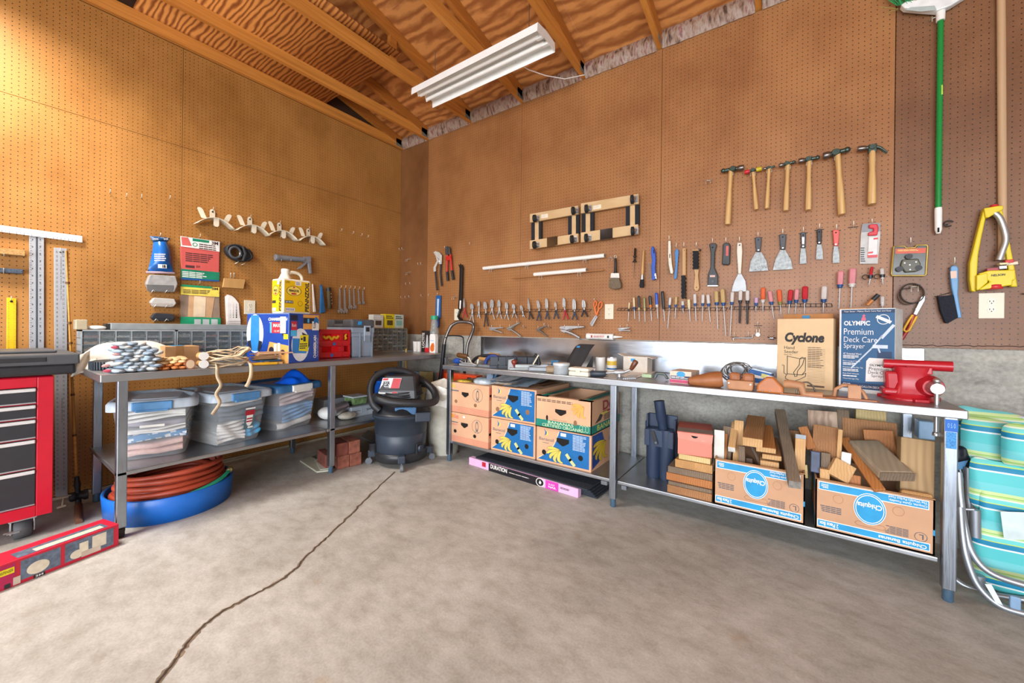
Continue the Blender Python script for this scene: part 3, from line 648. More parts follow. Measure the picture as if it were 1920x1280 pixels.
# blue bucket, bar clamps, cartons in the dark corner
t=T('bucket','blue plastic bucket standing behind the vacuum','bucket');BLU=mat('bucket_blue','#1f63c8',.4)
t.part('pail',B().lathe((.62,-.62,z),(.62,-.62,.60),[(0,.1),(.93,.135),(.94,.145),(1,.145)],24),BLU);t.part('tray',B().box((.72,-.72,.585),(.9,-.55,.655),taper=.02),BLU,bev=.012);t.done()
for k,(px_,py_) in enumerate(((712,700),(736,698))):
    p=PY(-.45,px_,py_);t=T('bar_clamp','blue clamp head standing under the left bench, '+('left' if k==0 else 'right')+' of the pair','clamp','blue clamps under the left bench')
    t.part('head',B().box((p.x-.06,p.y-.02,p.z-.02),(p.x+.06,p.y+.02,p.z+.02)).box((p.x-.035,p.y-.03,p.z-.07),(p.x+.035,p.y+.03,p.z-.02)),mat('clamp_blue','#1c4a86',.5),bev=.006);t.part('bar',B().box((p.x-.012,p.y-.006,z),(p.x+.012,p.y+.006,p.z-.06)),DRK);t.done()
p=PY(-.3,761,694);one('yellow_knob','small yellow plastic knob hanging under the bench corner','valve',B().ball(p,.022,10,6).cyl(p,p+V((.0,0,.22)),.006),mat('yellow_plastic','#d9a916',.4))  # a yellow knob on an upright rod
for k,(a,c,cl,nm) in enumerate(((783,796,'#7d98a5','blue-grey'),(797,812,'#b39a63','tan'))):
    p,q_=PY(-.12,a,728),PY(-.12,c,700);t=T('small_carton',nm+' paint carton standing by the back wall behind the vacuum','box');t.part('carton',B().box((p.x,-.2,z),(q_.x,-.12,q_.z+.02)),mat('carton_'+nm,cl,.6));f=Face((p.x,-.2,z),(q_.x-p.x,0,0),(0,0,q_.z+.02-z),(0,-1,0));t.part('print',f.fine(B(),.15,.45,.85,.85,3,seed=k),BLK);t.done()
# bricks
BR=mat('red_brick','#8e5442',.9,var=.35,scale=25,bump=.5);BR2=mat('dark_brick','#6f3a2e',.9,var=.35,scale=20,bump=.5)
o=V((.878,-1.262,0));ud=V((.2,1,0)).normalized();nd_=V((1,-.2,0)).normalized()
nm=[('lower','left'),('lower','right'),('upper','left'),('upper','right')]
for k in range(4):
    i,j=k%2,k//2;M=frame(o+ud*(.093*i+(-.012 if j else 0))+V((0,0,.0985*j))+nd_*(.004 if k==2 else 0),ud,-nd_)
    one('brick','red clay brick, %s %s of the pile beside the bench leg'%nm[k],'brick',B(M).box((0,0,0),(.09,.19,.097)),BR if k!=2 else BR2,'bricks beside the bench leg',bev=.005)
one('brick','dark red brick standing behind the bench leg left of the brick pile','brick',B(frame(o-ud*.075-nd_*.04,ud,-nd_)).box((0,0,0),(.06,.19,.115)),BR2,'bricks beside the bench leg',bev=.005)
# floor tiles and their plastic wrap
TL=mat('tile_grey','#b9b8a4',.35,var=.12,scale=9)
t=T('floor_tile','pale floor tile lying tilted on the floor left of the bricks','tile');pts_=[PZ(.012,*q) for q in ((562,863),(594,884),(626,880),(612,846))];t.part('tile',B().prism([p-V((0,0,.01)) for p in pts_],(0,0,1),.012),TL,bev=.003)
t.part('wrap',B().prism([PZ(.016,*q) for q in ((590,862),(600,881),(622,878),(610,856))],(0,0,1),.004),mat('clear_wrap','#c9cdbb',.15));t.part('stain',B().poly([PZ(.013,*q) for q in ((585,856),(596,862),(606,858),(598,850))],(0,0,1),.001),mat('mortar_grey','#8a9ba0',.8));t.done()
one('floor_tile','dark floor tile lying flat behind the bricks','tile',B().prism([PZ(.0,*q) for q in ((676,820),(704,832),(704,812),(690,808))],(0,0,1),.012),mat('tile_slate','#7e8890',.5),bev=.002)
# ---- wet and dry vacuum
t=T('shop_vacuum','dark grey wet and dry vacuum on casters with ribbed hose around it','vacuum cleaner')
vc=V((1.1,-.85,0));VG=mat('vac_grey','#2f3946',.42,var=.06,bump=.03,scale=200);VB=mat('vac_black','#26282c',.4)
at=lambda r,a,z:vc+V((r*math.cos(a),r*math.sin(a),z))
t.part('drum',B().lathe(vc+V((0,0,.05)),vc+V((0,0,.40)),[(0,.17),(.02,.19),(.55,.199),(.56,.196),(.58,.201),(.93,.207),(.935,.222),(1,.222)],40),VG)
t.part('base_ring',B().lathe(vc+V((0,0,.035)),vc+V((0,0,.11)),[(0,.15),(.1,.2),(.9,.205),(1,.195)],40),VB)
t.part('powerhead',B().lathe(vc+V((0,0,.40)),vc+V((0,0,.53)),[(0,.218),(.08,.222),(.12,.205),(.45,.19),(.5,.17),(1,.15)],40),VB)
fa=math.atan2(CAM.y-vc.y,CAM.x-vc.x)
Mh=frame(vc+V((0,0,.53)),V((-math.sin(fa-.25),math.cos(fa-.25),0)),V((-math.cos(fa-.25),-math.sin(fa-.25),0)))
hd=B(Mh);lo=[[V((-.155,-.135,.0)),V((.145,-.135,0)),V((.145,.12,0)),V((-.15,.12,0))],[V((-.15,-.13,.06)),V((.14,-.13,.06)),V((.135,.12,.06)),V((-.14,.12,.06))],[V((-.105,-.095,.165)),V((.12,-.085,.165)),V((.115,.09,.165)),V((-.09,.09,.165))]]
loop_shell(hd,lo,True,True,False);t.part('motor_housing',hd,VB,bev=.012)
hf=Face(Mh@V((-.150,-.136,.02)),Mh.to_3x3()@V((.15,0,0)),Mh.to_3x3()@V((.03,.038,.14)))
lb=t.part('front_label',hf.rect(B(),.0,.1,.98,.95,.002),mat('label_silver','#c9c9c9',.4));k=hf.rect(B(),.55,.4,.97,.93,.003);hf.rect(k,.7,.13,.95,.3,.003);hf.rect(k,.03,.82,.3,.93,.003);t.part('red_print',k,mat('label_red','#b4202a',.4),lb)
k=hf.fine(B(),.08,.3,.5,.78,5,.003,3);hf.text(k,'12',.12,.5,.42,.76,.0035,bold=.03);t.part('black_print',k,BLK,lb)
for s,zz_ in ((0,.545),(1,.56),(2,.575)):
    t.part('power_cord',B().tube([at(.165-.004*s,a,zz_+.004*math.sin(3*a)) for a in [fa-1.5+3.0*q/20 for q in range(21)]],.006,6),VB) if s==0 else t.p[-1][1].tube([at(.165-.004*s,a,zz_-.004+.004*math.sin(3*a+s)) for a in [fa-1.5+3.0*q/20 for q in range(21)]],.006,6)
def ribbed(bl,path,r,n=10,pitch=.008):
    # corrugated hose: radius alternates along the path
    pts=[];L=0
    for a,b_ in zip(path,path[1:]):
        m=max(1,int((b_-a).length/pitch));pts+=[a.lerp(b_,k/m) for k in range(m)]
    bl.tube(pts,[r*(1 if k%2 else .88) for k in range(len(pts))],n);return bl
def smooth_path(pts,n=10):
    out=[];P_=[pts[0]]+list(pts)+[pts[-1]]
    for i in range(1,len(P_)-2):
        for k in range(n):
            q=k/n;a,b_,c,d=P_[i-1:i+3]
            out.append(.5*((2*b_)+(c-a)*q+(2*a-5*b_+4*c-d)*q*q+(3*b_-a-3*c+d)*q**3))
    out.append(pts[-1]);return out
rgt=V((-math.sin(fa),math.cos(fa),0));tow=V((math.cos(fa),math.sin(fa),0))
hp=lambda r_,f_,z:vc+rgt*r_+tow*f_+V((0,0,z))
hz=[hp(-.16,.12,.44),hp(-.215,.10,.50),hp(-.235,.02,.60),hp(-.2,-.04,.68),hp(-.1,-.08,.725),hp(.03,-.1,.71),hp(.14,-.09,.65),hp(.235,-.02,.585),hp(.265,.06,.525),hp(.24,.15,.495),hp(.12,.215,.50),hp(-.05,.22,.515),hp(-.16,.18,.535),hp(-.19,.1,.545)]
t.part('hose',ribbed(B(),smooth_path([V(p) for p in hz],12),.03,12),mat('hose_black','#232427',.5))
ml=hp(.15,.165,.385);Mf=frame(ml,rgt,V((0,0,1)));t.part('drum_latch',B(Mf).box((-.05,-.03,-.02),(.07,.045,.045)),VG,bev=.01)
t.part('front_skirt',B(Mf).box((-.2,.02,-.03),(-.04,.085,.025)),mat('vac_blue','#3f6a94',.35),bev=.008)
da=fa+.75;dv=at(.205,da,.14);Md=frame(dv,V((-math.sin(da),math.cos(da),0)),V((0,0,1)));dp_=t.part('drain_plate',B(Md).box((-.035,-.04,-.012),(.035,.04,.004)),VB,bev=.004);t.part('drain_cap',B(Md).lathe((0,-.0,.0),(0,0,.022),[(0,.026),(.8,.026),(1,.022)],16),VG,dp_)
for a in (fa+.02,fa+1.55,fa-1.55,fa+PI):
    ft=at(.215,a,.07);Mc=frame(ft,V((-math.sin(a),math.cos(a),0)),V((0,0,1)));k=t.part('foot',B(Mc).box((-.028,-.012,-.05),(.028,.045,.035)),VG,bev=.008)
    wc=at(.245,a,.025);t.part('caster',B().cyl(wc-Mc.to_3x3()@V((.010,0,0)),wc+Mc.to_3x3()@V((.010,0,0)),.025,n=16).cyl(at(.235,a,.02),at(.235,a,.07),.007),mat('caster_grey','#6b7076',.5),k)
sp_=at(.21,fa-1.45,.11);t.part('tool_socket',B().lathe(sp_,sp_+V((0,0,.06)),[(0,.034),(.8,.034),(.85,.038),(1,.038)],16),VB);t.done()
# white pail lined with a bag beside the vacuum
t=T('waste_pail','tall white waste pail with a plastic liner beside the banana boxes','bin');pc=V((1.19,-.465,0))
t.part('pail',B().lathe(pc,pc+V((0,0,.52)),[(0,.12),(.02,.13),(.9,.155),(.92,.162),(1,.162)],28),mat('pail_cream','#d3d0c2',.4))
ln=B();ln.grid(lambda u,v:pc+V(((.168-.02*v+.012*math.sin(9*2*PI*u)*(1-v))*math.cos(2*PI*u),(.168-.02*v+.012*math.sin(9*2*PI*u)*(1-v))*math.sin(2*PI*u),.42+.16*v+.012*math.sin(5*2*PI*u+1))),60,6,True,True);ln.grid(lambda u,v:pc+V((.146*(1-v)*math.cos(2*PI*u),.146*(1-v)*math.sin(2*PI*u),.58+.05*v+.012*math.sin(4*PI*u+1))),40,4,True,True)
t.part('liner',ln,mat('liner_white','#dcd9cf',.35,bump=.6,scale=18));t.done()
for k,(a,c,s) in enumerate(((829,852,.05),(857,848,.026))):
    b=B();q=PZ(0,a,c);r=random.Random(k+2)
    for j in range(3 if k==0 else 1):b.box(q+V((-s*(.6-.1*j),-s*.5,s*.62*j)),q+V((s*(.55-.08*j),s*.5,s*.62*(j+1))),Matrix.Identity(4))
    one('broken_brick',('pile of broken dark brick' if k==0 else 'single small broken brick')+' by the back bench leg next to the pail','brick',b,mat('brick_dark','#5f3630',.9,var=.35,scale=30,bump=.6),bev=.006)
# ------------------------------------------------------------------ right side, under the bench
SZ=.163
CARD=mat('cardboard_peach','#d6a682',.75,var=.07,scale=7);CARD2=mat('cardboard_tan','#bf9574',.8,var=.08,scale=7);CARDD=mat('cardboard_inside','#8d6647',.85)
HOLE=mat('hole_black','#15110d',.9);PINK=mat('print_pink','#d27460',.7);PRED=mat('print_red','#b3402f',.6);PORG=mat('print_orange','#d9903a',.6)
PBLUE=mat('print_blue','#0d66a6',.5);PTEAL=mat('print_teal','#12806f',.5);PYEL=mat('banana_yellow','#dcc65a',.6);PINKD=mat('print_slate','#58656b',.7);PNAVY=mat('print_navy','#1c3f8a',.5)
PWHT=mat('print_white','#eae6e2',.5);PCHQ=mat('print_cyan','#1b93c8',.5);PPALE=mat('print_pale','#b9cbe0',.6)
def hand_hole(f,a,b,s,asp):
    return f.shape(B(),[(a-s,b+s*.5*asp),(a+s,b+s*.5*asp),(a+s,b-.1*s*asp),(a+.15*s,b-s*.7*asp),(a-.15*s,b-s*.7*asp),(a-s,b-.1*s*asp)],.0016)
def bananas(f,a,b,s,asp,n=5,w=.0016,flip=1):
    """bunch of fingers fanning out of one stem: yellow crescents with dark outlines"""
    y,d=B(),B();Sx,Sy=.45,.62
    for k in range(n):
        an=math.radians(lerp(165,292,k/(n-1)));ex,ey=.25+1.15*math.cos(an),.35+1.05*math.sin(an);bx,by=.1+.95*math.cos(an-.55),.25+.9*math.sin(an-.55);L_,R_=[],[]
        for q in range(7):
            t_=q/6;x=(1-t_)**2*Sx+2*t_*(1-t_)*bx+t_*t_*ex;z=(1-t_)**2*Sy+2*t_*(1-t_)*by+t_*t_*ey;dx=2*(1-t_)*(bx-Sx)+2*t_*(ex-bx);dz=2*(1-t_)*(by-Sy)+2*t_*(ez-by) if False else 2*(1-t_)*(by-Sy)+2*t_*(ey-by);l=math.hypot(dx,dz);h=.16*math.sin(PI*(.12+.8*t_))**.7
            for O_,sg in ((L_,1),(R_,-1)):O_.append((a+flip*s*(x-sg*dz/l*h),b+s*asp*(z+sg*dx/l*h)))
        po=L_+R_[::-1];f.shape(y,po,w+.0003*k);f.line(d,po+[po[0]],.0016,w+.0003*k+.0002)
    return y,d
def carton(t,x0,x1,yf,dep,z0,z1,m,open_top=False):
    if open_top:
        b=B();th=.006
        b.box((x0,yf,z0),(x1,yf+th,z1)).box((x0,yf+dep-th,z0),(x1,yf+dep,z1)).box((x0,yf,z0),(x0+th,yf+dep,z1)).box((x1-th,yf,z0),(x1,yf+dep,z1)).box((x0,yf,z0),(x1,yf+dep,z0+th))
        t.part('carton',b,m)
    else:t.part('carton',B().box((x0,yf,z0),(x1,yf+dep,z1)),m,bev=.003)
    return Face((x0,yf,z0),(x1-x0,0,0),(0,0,z1-z0),(0,-1,0)),Face((x1,yf,z0),(0,dep,0),(0,0,z1-z0),(1,0,0))
BG='banana cartons on the lower shelf'
# two pale cartons with pink print
for lv,(z0,z1) in enumerate(((SZ,.398),(.402,.64))):
    t=T('banana_carton',('lower' if lv==0 else 'upper')+' pale peach banana carton with pink stripes, leftmost stack under the long bench','box',BG)
    x0,x1=(1.364,1.795) if lv==0 else (1.37,1.797);f,sd=carton(t,x0,x1,-.597,.5,z0,z1,CARD)
    b=B()
    for k in range(6):f.rect(b,0,.02+.035*k,1,.035+.035*k);sd.rect(b,0,.02+.035*k,1,.035+.035*k)
    sd.rect(b,.02,.35 if lv==0 else .55,.1,.95);t.part('pink_stripes',b,PINK)
    b=B();f.text(b,'D',.02,.80,.10,.97,bold=.02);f.text(b,'le',.19,.80,.29,.97,bold=.02);f.text(b,'BANANAS',.02,.57 if lv==0 else .66,.28,.63 if lv==0 else .70);t.part('pink_lettering',b,PINK if lv==0 else mat('print_faded','#dba184',.7))
    b=f.disc(B(),.148,.88,.035,.07,.0012);t.part('sun_mark',b,PORG if lv==0 else mat('sun_faded','#e0b04a',.7))
    b=f.rect(B(),.02,.66 if lv==0 else .71,.28,.69 if lv==0 else .75);f.ring(b,.74,.66,.12,.22,.05);f.ring(b,.74,.66,.035,.17,.3);f.line(b,[(.70,.45),(.74,.6),(.78,.45),(.74,.5),(.70,.45)],.002);sd.rect(b,.02,.42 if lv==0 else .65,.09,.5 if lv==0 else .72)
    t.part('slate_print',b,PINKD);b=hand_hole(f,.44,.63 if lv==0 else .64,.085,1.6);
    t.part('hand_hole',b,HOLE);
    for a_,b_ in ((.21,.37),(.69,.33)):t.part('air_hole',f.disc(B(),a_,b_,.036,.06,.0014),HOLE if lv==0 else CARDD)
    if lv==0:t.part('paper_sticker',f.rect(B(),.40,.86,.45,.93),PWHT)
    t.done()
# blue printed cartons
for q,(x0,x1,z0,z1,nm,st) in enumerate(((1.805,2.2,SZ,.402,'lower blue banana carton of the middle stack, white sticker above its hand hole',1),(1.806,2.206,.406,.648,'upper blue banana carton of the middle stack, magazines lying on it',0),(2.212,2.622,SZ,.402,'blue banana carton beneath the open organic banana carton, yellow bunch on its side',1))):
    t=T('banana_carton',nm,'box',BG);f,sd=carton(t,x0,x1,-.575,.5,z0,z1,CARD)
    crv=[(.43,.94),(.40,.8),(.36,.62),(.30,.45),(.22,.3),(.12,.18),(.03,.08)]
    t.part('blue_panel',f.shape(B(),[(.03,.06),(.965,.06),(.965,.955)]+[(.43,.955)]+crv,.0008),PBLUE)
    b=B();f.line(b,crv,.006,.001);t.part('pale_edge',b,mat('print_cream','#e3cba8',.6))
    b=B();f.text(b,'Banacol',.05,.62,.33,.71,bold=.004);f.rect(b,.12,.55,.24,.565);t.part('lettering',b,PINKD)
    b=f.shape(B(),[(.16,.93),(.21,.9),(.235,.84),(.22,.78),(.17,.75),(.20,.82),(.195,.88)],.001);t.part('crescent',b,PYEL);b=f.shape(B(),[(.14,.95),(.17,.88),(.165,.80),(.15,.76),(.19,.80),(.2,.88)],.0013);t.part('crescent_shade',b,PBLUE)
    t.part('hand_hole',hand_hole(f,.5,.68,.115,1.5),HOLE)
    for a_,b_ in ((.15,.28),(.82,.33)):t.part('air_hole',f.disc(B(),a_,b_,.042,.075,.0014),HOLE if st else CARDD)
    t.part('fine_print',f.fine(B(),.68,.5,.92,.93,11,.0012,q),PPALE)
    y,d=bananas(f,.38,.25,.19,1.35);y2=f.line(B(),[(.58,.34),(.64,.22),(.71,.10)],.022,.0036);y2.v+=[];t.part('banana_picture',y,PYEL);t.part('banana_outline',d,mat('print_olive','#3d4a3c',.6));t.part('banana_stem',y2,mat('print_palegreen','#c9cf8d',.6))
    if st:t.part('paper_sticker',f.rect(B(),.46,.83,.56,.92,.0014),PWHT)
    if q==2:
        t.part('side_panel',sd.shape(B(),[(.03,.06),(.03,.96),(.35,.96),(.42,.7),(.38,.4),(.25,.15)],.0008),PNAVY)
        y,d=bananas(sd,.32,.42,.3,1.2,5);t.part('side_bananas',y,mat('banana_gold','#d9b92e',.6));t.part('side_outline',d,mat('print_olive','#3d4a3c',.6));t.part('side_print',sd.rect(sd.fine(B(),.15,.75,.3,.9,2),.6,.6,.72,.72),PBLUE)
    t.done()
t=T('banana_carton','open tan organic banana carton with green band, topmost of the right stack','box',BG);x0,x1,z0,z1=2.217,2.632,.407,.618
f,sd=carton(t,x0,x1,-.6,.5,z0,z1,CARD,True)
for (a_,b_),(c_,d_) in (((x0,-.6),(x0+.10,-.1)),((x1-.09,-.6),(x1,-.1))):t.part('top_flap',B().box((a_,b_,z1),(c_,d_,z1+.004)),CARD2)
t.part('front_rim',B().box((x0,-.6,z1),(x1,-.565,z1+.004)),CARD2)
tb=B().box((x0+.035,-.58,z1+.004),(x0+.075,-.1,z1+.0055)).box((x1-.06,-.56,z1+.004),(x1-.02,-.1,z1+.0055));t.part('green_stripe',tb,PTEAL,kind=None)
t.part('green_band',sd.rect(f.rect(B(),.01,.03,.985,.26),.0,.03,1,.27),PTEAL)
b=B();f.text(b,'BANANAS',.24,.155,.70,.245,bold=.01);f.text(b,'CERTIFIED ORGANIC',.13,.045,.86,.14,bold=.006);t.part('pale_lettering',b,mat('print_mint','#c9dcae',.6))
b=B();sd.text(b,'BANANAS',.18,.06,.95,.23,bold=.012);t.part('yellow_lettering',b,mat('print_lime','#d4d96a',.6))
b=B();sd.text(b,'Dole',.36,.62,.95,.93,bold=.03);sd.rect(b,.36,.54,.95,.6);t.part('red_lettering',b,mat('print_crimson','#9c2f33',.6))
b=B();sd.fine(b,.4,.3,.85,.5,4);f.fine(b,.03,.84,.85,.93,2,seed=8,words=9);f.text(b,'PRODUCT OF ECUADOR',.33,.295,.58,.315);sd.shape(b,[(.1,.3),(.3,.35),(.38,.52),(.28,.56),(.2,.42)],.001);t.part('dark_print',b,mat('print_dark','#3e3a33',.7))
t.part('yellow_beak',sd.shape(B(),[(.26,.56),(.5,.58),(.55,.5),(.38,.48)],.0014),PYEL)
y,d=bananas(f,.80,.66,.15,1.7,5,flip=1);t.part('banana_picture',y,mat('banana_peach','#e2a852',.6));t.part('banana_outline',d,PORG)
t.part('hand_hole',hand_hole(f,.47,.57,.10,1.6),HOLE)
for a_ in (.22,.73):t.part('air_hole',f.disc(B(),a_,.33 if a_<.5 else .3,.02 if a_<.5 else .03,.085,.0014),HOLE if a_<.5 else CARDD)
for s in (-1,0,1):t.part('leaf_outline',f.ring(B(),.88+s*.05,.16,.03,.1,.12,.0014),mat('print_mint','#c9dcae',.6))
t.done()
# loose things on the cartons
rr=random.Random(11);MC=[mat('magazine_%d'%k,c,.35,var=.35,scale=30) for k,c in enumerate(('#dfe2e4','#b9c8d6','#f2f2f0','#8d97a2','#d9cdbd'))]
for k in range(11):
    x,y=1.83+.24*rr.random(),-.60+.07*rr.random()+(.14 if k%3==0 else 0);M=frame((x,y,.649+.0036*k),(math.cos(.35*rr.uniform(-1,1)),math.sin(.35*rr.uniform(-1,1)),.0),(0,1,0))
    b=B(M);ph=rr.uniform(0,3);b.grid(lambda u,v:V((.21*u-.05,.26*v,.003+.034*v+.010*u*u+.004*math.sin(4*v+ph))),8,8);b.grid(lambda u,v:V((.21*(1-u)-.05,.26*v,.0005+.034*v+.010*(1-u)**2+.004*math.sin(4*v+ph))),8,8)
    one('magazine',ordinal(10-k)+' magazine from the top of the untidy pile on the middle banana stack','magazine',b,MC[k%5],'magazines on the banana cartons')
t=T('plastic_bottle','crumpled clear plastic wrapping with bottle neck on the left banana stack','plastic');t.part('wrap',B().ball((1.66,-.5,.655),.06,16,10,(1.5,1,.6)),mat('crinkle_clear','#b4bfc6',.15,bump=1.,scale=20,var=.3));t.part('neck',B().lathe((1.72,-.47,.66),(1.76,-.45,.73),[(0,.03),(.5,.02),(.6,.012),(1,.012)],12),mat('bottle_blue','#5f86b4',.2));t.part('round_lid',B().lathe((1.735,-.5,.70),(1.73,-.515,.705),[(0,.032),(1,.03)],16),mat('lid_grey','#8ea0b6',.25));t.done()
one('yellow_cloth','yellow dotted cloth lying on the far left banana carton','cloth',B().ball((1.46,-.5,.645),.055,14,6,(1.4,1,.22)),mat('yellow_mesh','#cfae3e',.7,var=.4,scale=60))
one('flat_carton','brown flattened cardboard lying behind on the banana cartons','cardboard',B().box((1.46,-.38,.644),(2.15,-.12,.649)).box((1.5,-.36,.651),(2.1,-.1,.656)),mat('cardboard_brown','#7a5236',.85))
t=T('orange_case','orange tool case standing behind the hand truck under the bench end','case');p,q=PY(-.2,826,745),PY(-.2,880,702);t.part('case',B().box((p.x,-.24,.45),(q.x+.12,-.15,q.z+.0)),mat('case_orange','#d9481c',.45),bev=.008);t.part('print',B().box((q.x+.01,-.2415,q.z-.05),(q.x+.06,-.24,q.z-.02)),BLK);t.part('handle',B().tube([V((p.x+.05,-.2,q.z)),V((p.x+.07,-.2,q.z+.03)),V((p.x+.15,-.2,q.z+.03)),V((p.x+.17,-.2,q.z))],.008),mat('case_orange','#d9481c',.45));t.done()
# hand truck between the two benches
t=T('hand_truck','black and steel tube hand truck leaning in the gap between the benches','hand truck');HT=mat('tube_black','#25272c',.3,.5);HTS=mat('tube_worn','#6f6a66',.3,.8)
hy=lambda px:lerp(-.28,-.10,min(1,max(0,(px-832)/52)));H_=lambda*q:PY(hy(q[0]),*q)
t.part('handle',B().tube(smooth_path([H_(*q) for q in ((830,672),(834,640),(840,622),(847,610),(857,604),(868,603),(879,604),(886,607),(888,613),(886,622),(882,632),(877,645),(875,662),(872,690))],5),.0155,10),HTS)
t.part('upright',B().tube([V((H_(818,800).x-.01,-.29,.0)),H_(818,800),H_(822,770),H_(824,745),H_(826,706),H_(830,676),H_(833,645)],.019,10),HT)
t.part('upright',B().tube([V((PY(-.12,862,775).x-.01,-.12,0)),PY(-.12,862,775),PY(-.12,868,715),PY(-.12,872,690)],.0145,10),HT)
t.part('inner_bar',B().tube(smooth_path([H_(*q) for q in ((834,630),(850,629),(866,631),(869,640),(869,680))],5),.007,8),HT)
t.part('latch',B().tube([PY(-.3,835,632),PY(-.3,837,636),PY(-.3,836,640)],.004,6),BLK)
t.done()
# shingles: bundle with printed front
t=T('shingle_bundle','dark roof shingles with pink and black wrapper on the floor under the shelf','shingles');c0,c1=V((1.585,-.575,0)),V((2.555,-.622,0));ud=(c1-c0).normalized();nd=V((ud.y,-ud.x,0));L=(c1-c0).length;M=frame(c0,ud,-nd);H_=.058
pkm=mat('wrap_pink','#e3b4d8',.45,var=.04);t.part('wrapper',B(M).box((0,0,0),(L,.045,H_)),pkm,bev=.003);f=Face(c0,ud*L,(0,0,H_),nd)
t.part('black_print',f.rect(B(),.215,.0,.70,1.,.0008),mat('wrap_black','#1c1c22',.4));t.part('magenta_print',f.rect(B(),.745,.02,.85,.98,.0008),mat('wrap_magenta','#d23fae',.45));t.part('red_badge',f.rect(B(),.145,.3,.185,.9,.0008),mat('wrap_red','#c0203a',.45))
b=B();f.text(b,'DURATION',.235,.38,.40,.92,bold=.03);f.disc(b,.70,.5,.036,.5,.0012);f.text(b,'SURE',.77,.5,.82,.7,.0014);f.text(b,'NAIL',.77,.2,.835,.42,.0014,bold=.02);f.fine(b,.42,.5,.66,.62,1);t.part('white_print',b,PWHT);b=f.disc(B(),.70,.5,.03,.42,.0016);f.fine(b,.865,.45,.955,.7,2,seed=4);t.part('emblem',b,mat('wrap_black','#1c1c22',.4));t.part('emblem_mark',f.shape(B(),[(.69,.45),(.70,.75),(.712,.5),(.705,.3),(.695,.3)],.002),PWHT)
sh_m=mat('shingle_granule','#2d333c',.95,var=.5,scale=160,bump=.5)
for k in range(5):t.part('shingle',B(M).box((.02+.012*k,.046+.004*(4-k),.003+.0115*k),(L+.10-.012*k,.36,.0135+.0115*k)),sh_m)
t.part('shingle',B(M).box((.06,.012,H_+.001),(L+.06,.35,H_+.010)),sh_m);t.done()
# tool caddy of the vacuum
t=T('nozzle_caddy','dark blue-grey plastic nozzle caddy with tube on the shelf right of the middle leg','caddy');CB=mat('caddy_blue','#2b3a52',.4,var=.05);x0,x1,yf,z1=2.918,3.082,-.44,.50
b=B();b.lathe((x0+.043,yf+.045,SZ),(x0+.043,yf+.045,z1-.03),[(0,.036),(.06,.042),(1,.045)],20,True,True).lathe((x1-.043,yf+.045,SZ),(x1-.043,yf+.045,z1-.03),[(0,.036),(.06,.042),(1,.045)],20,True,True);b.box((x0+.012,yf+.03,SZ+.1),(x1-.012,yf+.1,z1-.035));b.box((x0-.004,yf+.005,SZ+.2),(x1+.004,yf+.045,z1-.035));t.part('pocket',b,CB,bev=.004)
b=B();b.box((x0-.006,yf+.09,SZ+.12),(x1+.006,yf+.105,z1+.05)).box((x0-.006,yf+.05,z1-.05),(x0+.004,yf+.1,z1+.05)).box((x1-.004,yf+.05,z1-.05),(x1+.006,yf+.1,z1+.03));t.part('back_plate',b,CB,bev=.004)
Mt=frame((x0+.085,yf+.05,z1-.1),(1,0,0),(0,1,0));ax=V((-.035,0,.22));s0=V((x0+.105,yf+.05,z1-.08));t.part('extension_tube',B().lathe(s0,s0+ax,[(0,.026),(.45,.027),(.47,.031),(.96,.031),(1,.033)],18),CB);t.part('tube_mouth',B().lathe(s0+ax*1.001,s0+ax*1.003,[(0,.027),(1,.027)],18),HOLE)
t.part('strap',B().bar((x0+.045,yf-.004,z1-.04),(x0+.072,yf-.004,z1-.12),.024,.004,(0,1,0)),BLK);t.part('snap',B().cyl((x0+.07,yf-.006,z1-.108),(x0+.07,yf-.010,z1-.108),.007),mat('snap_steel','#6d7f96',.3,.8))
for k in (0,1):t.part('side_clip',B().tube([V((x0-.012,yf+.06+.02*k,z1-.08)),V((x0-.012,yf+.06+.02*k,z1+.0)),V((x0-.0,yf+.06+.02*k,z1+.01))],.004),CB)
t.done()
# ---- wood
W1=wood('pine_fresh','#d3ab78','#b27f48',26,(1,.15,1),2.5,.7);W2=wood('fir_brown','#a8774a','#74492a',30,(1,.15,1),3,.7);W3=wood('grey_weathered','#84715c','#51443a',30,(1,.15,1),3,.8);W4=wood('cedar_orange','#b5763f','#8a4e20',26,(1,.15,1),2.5,.65);W5=wood('pine_yellow','#d6c08a','#b59a5a',26,(1,.15,1),2,.7);W6=wood('end_rings','#c89a62','#8a5a2c',40,(1,1,1),6,.7);WD=wood('dark_weathered','#6a5747','#3c3029',34,(1,.15,1),3,.85)
zc=SZ;tb_=[(.042,W2,0,.0,'broad fir board at the bottom of the plank pile'),(.02,W3,.005,.0,'thin dark board second from the bottom of the plank pile'),(.042,W4,-.008,.01,'orange-edged board third from the bottom of the plank pile'),(.036,W3,.0,.01,'grey plank in the middle of the plank pile'),(.045,W6,.038,.012,'pine board showing growth rings on its end, second from the top'),(.03,W5,.055,.02,'pale yellow board at the top of the plank pile under the shoebox')]
SH=0
for k,(th,m,dx,dy,lb_) in enumerate(tb_):
    x0,x1=3.09+dx,3.318-(.012 if k==5 else 0)
    one('plank',lb_,'plank',B().box((x0,-.585+dy,zc),(x1,-.585+dy+(.32 if k<4 else .26),zc+th)),m,'planks piled beside the wood carton',bev=.003);zc+=th+.0015
    if k==3:SH=zc
t=T('shoe_box','salmon pink shoebox with brown taped lid on top of the plank pile','box');SB=mat('shoebox_pink','#d9806e',.6,var=.04);SL_=mat('shoebox_lid','#b8503f',.6,var=.05);M=frame((3.142,-.575,zc),(.985,.17,0),(-.17,.985,0));w_,d_,h_=.172,.27,.115
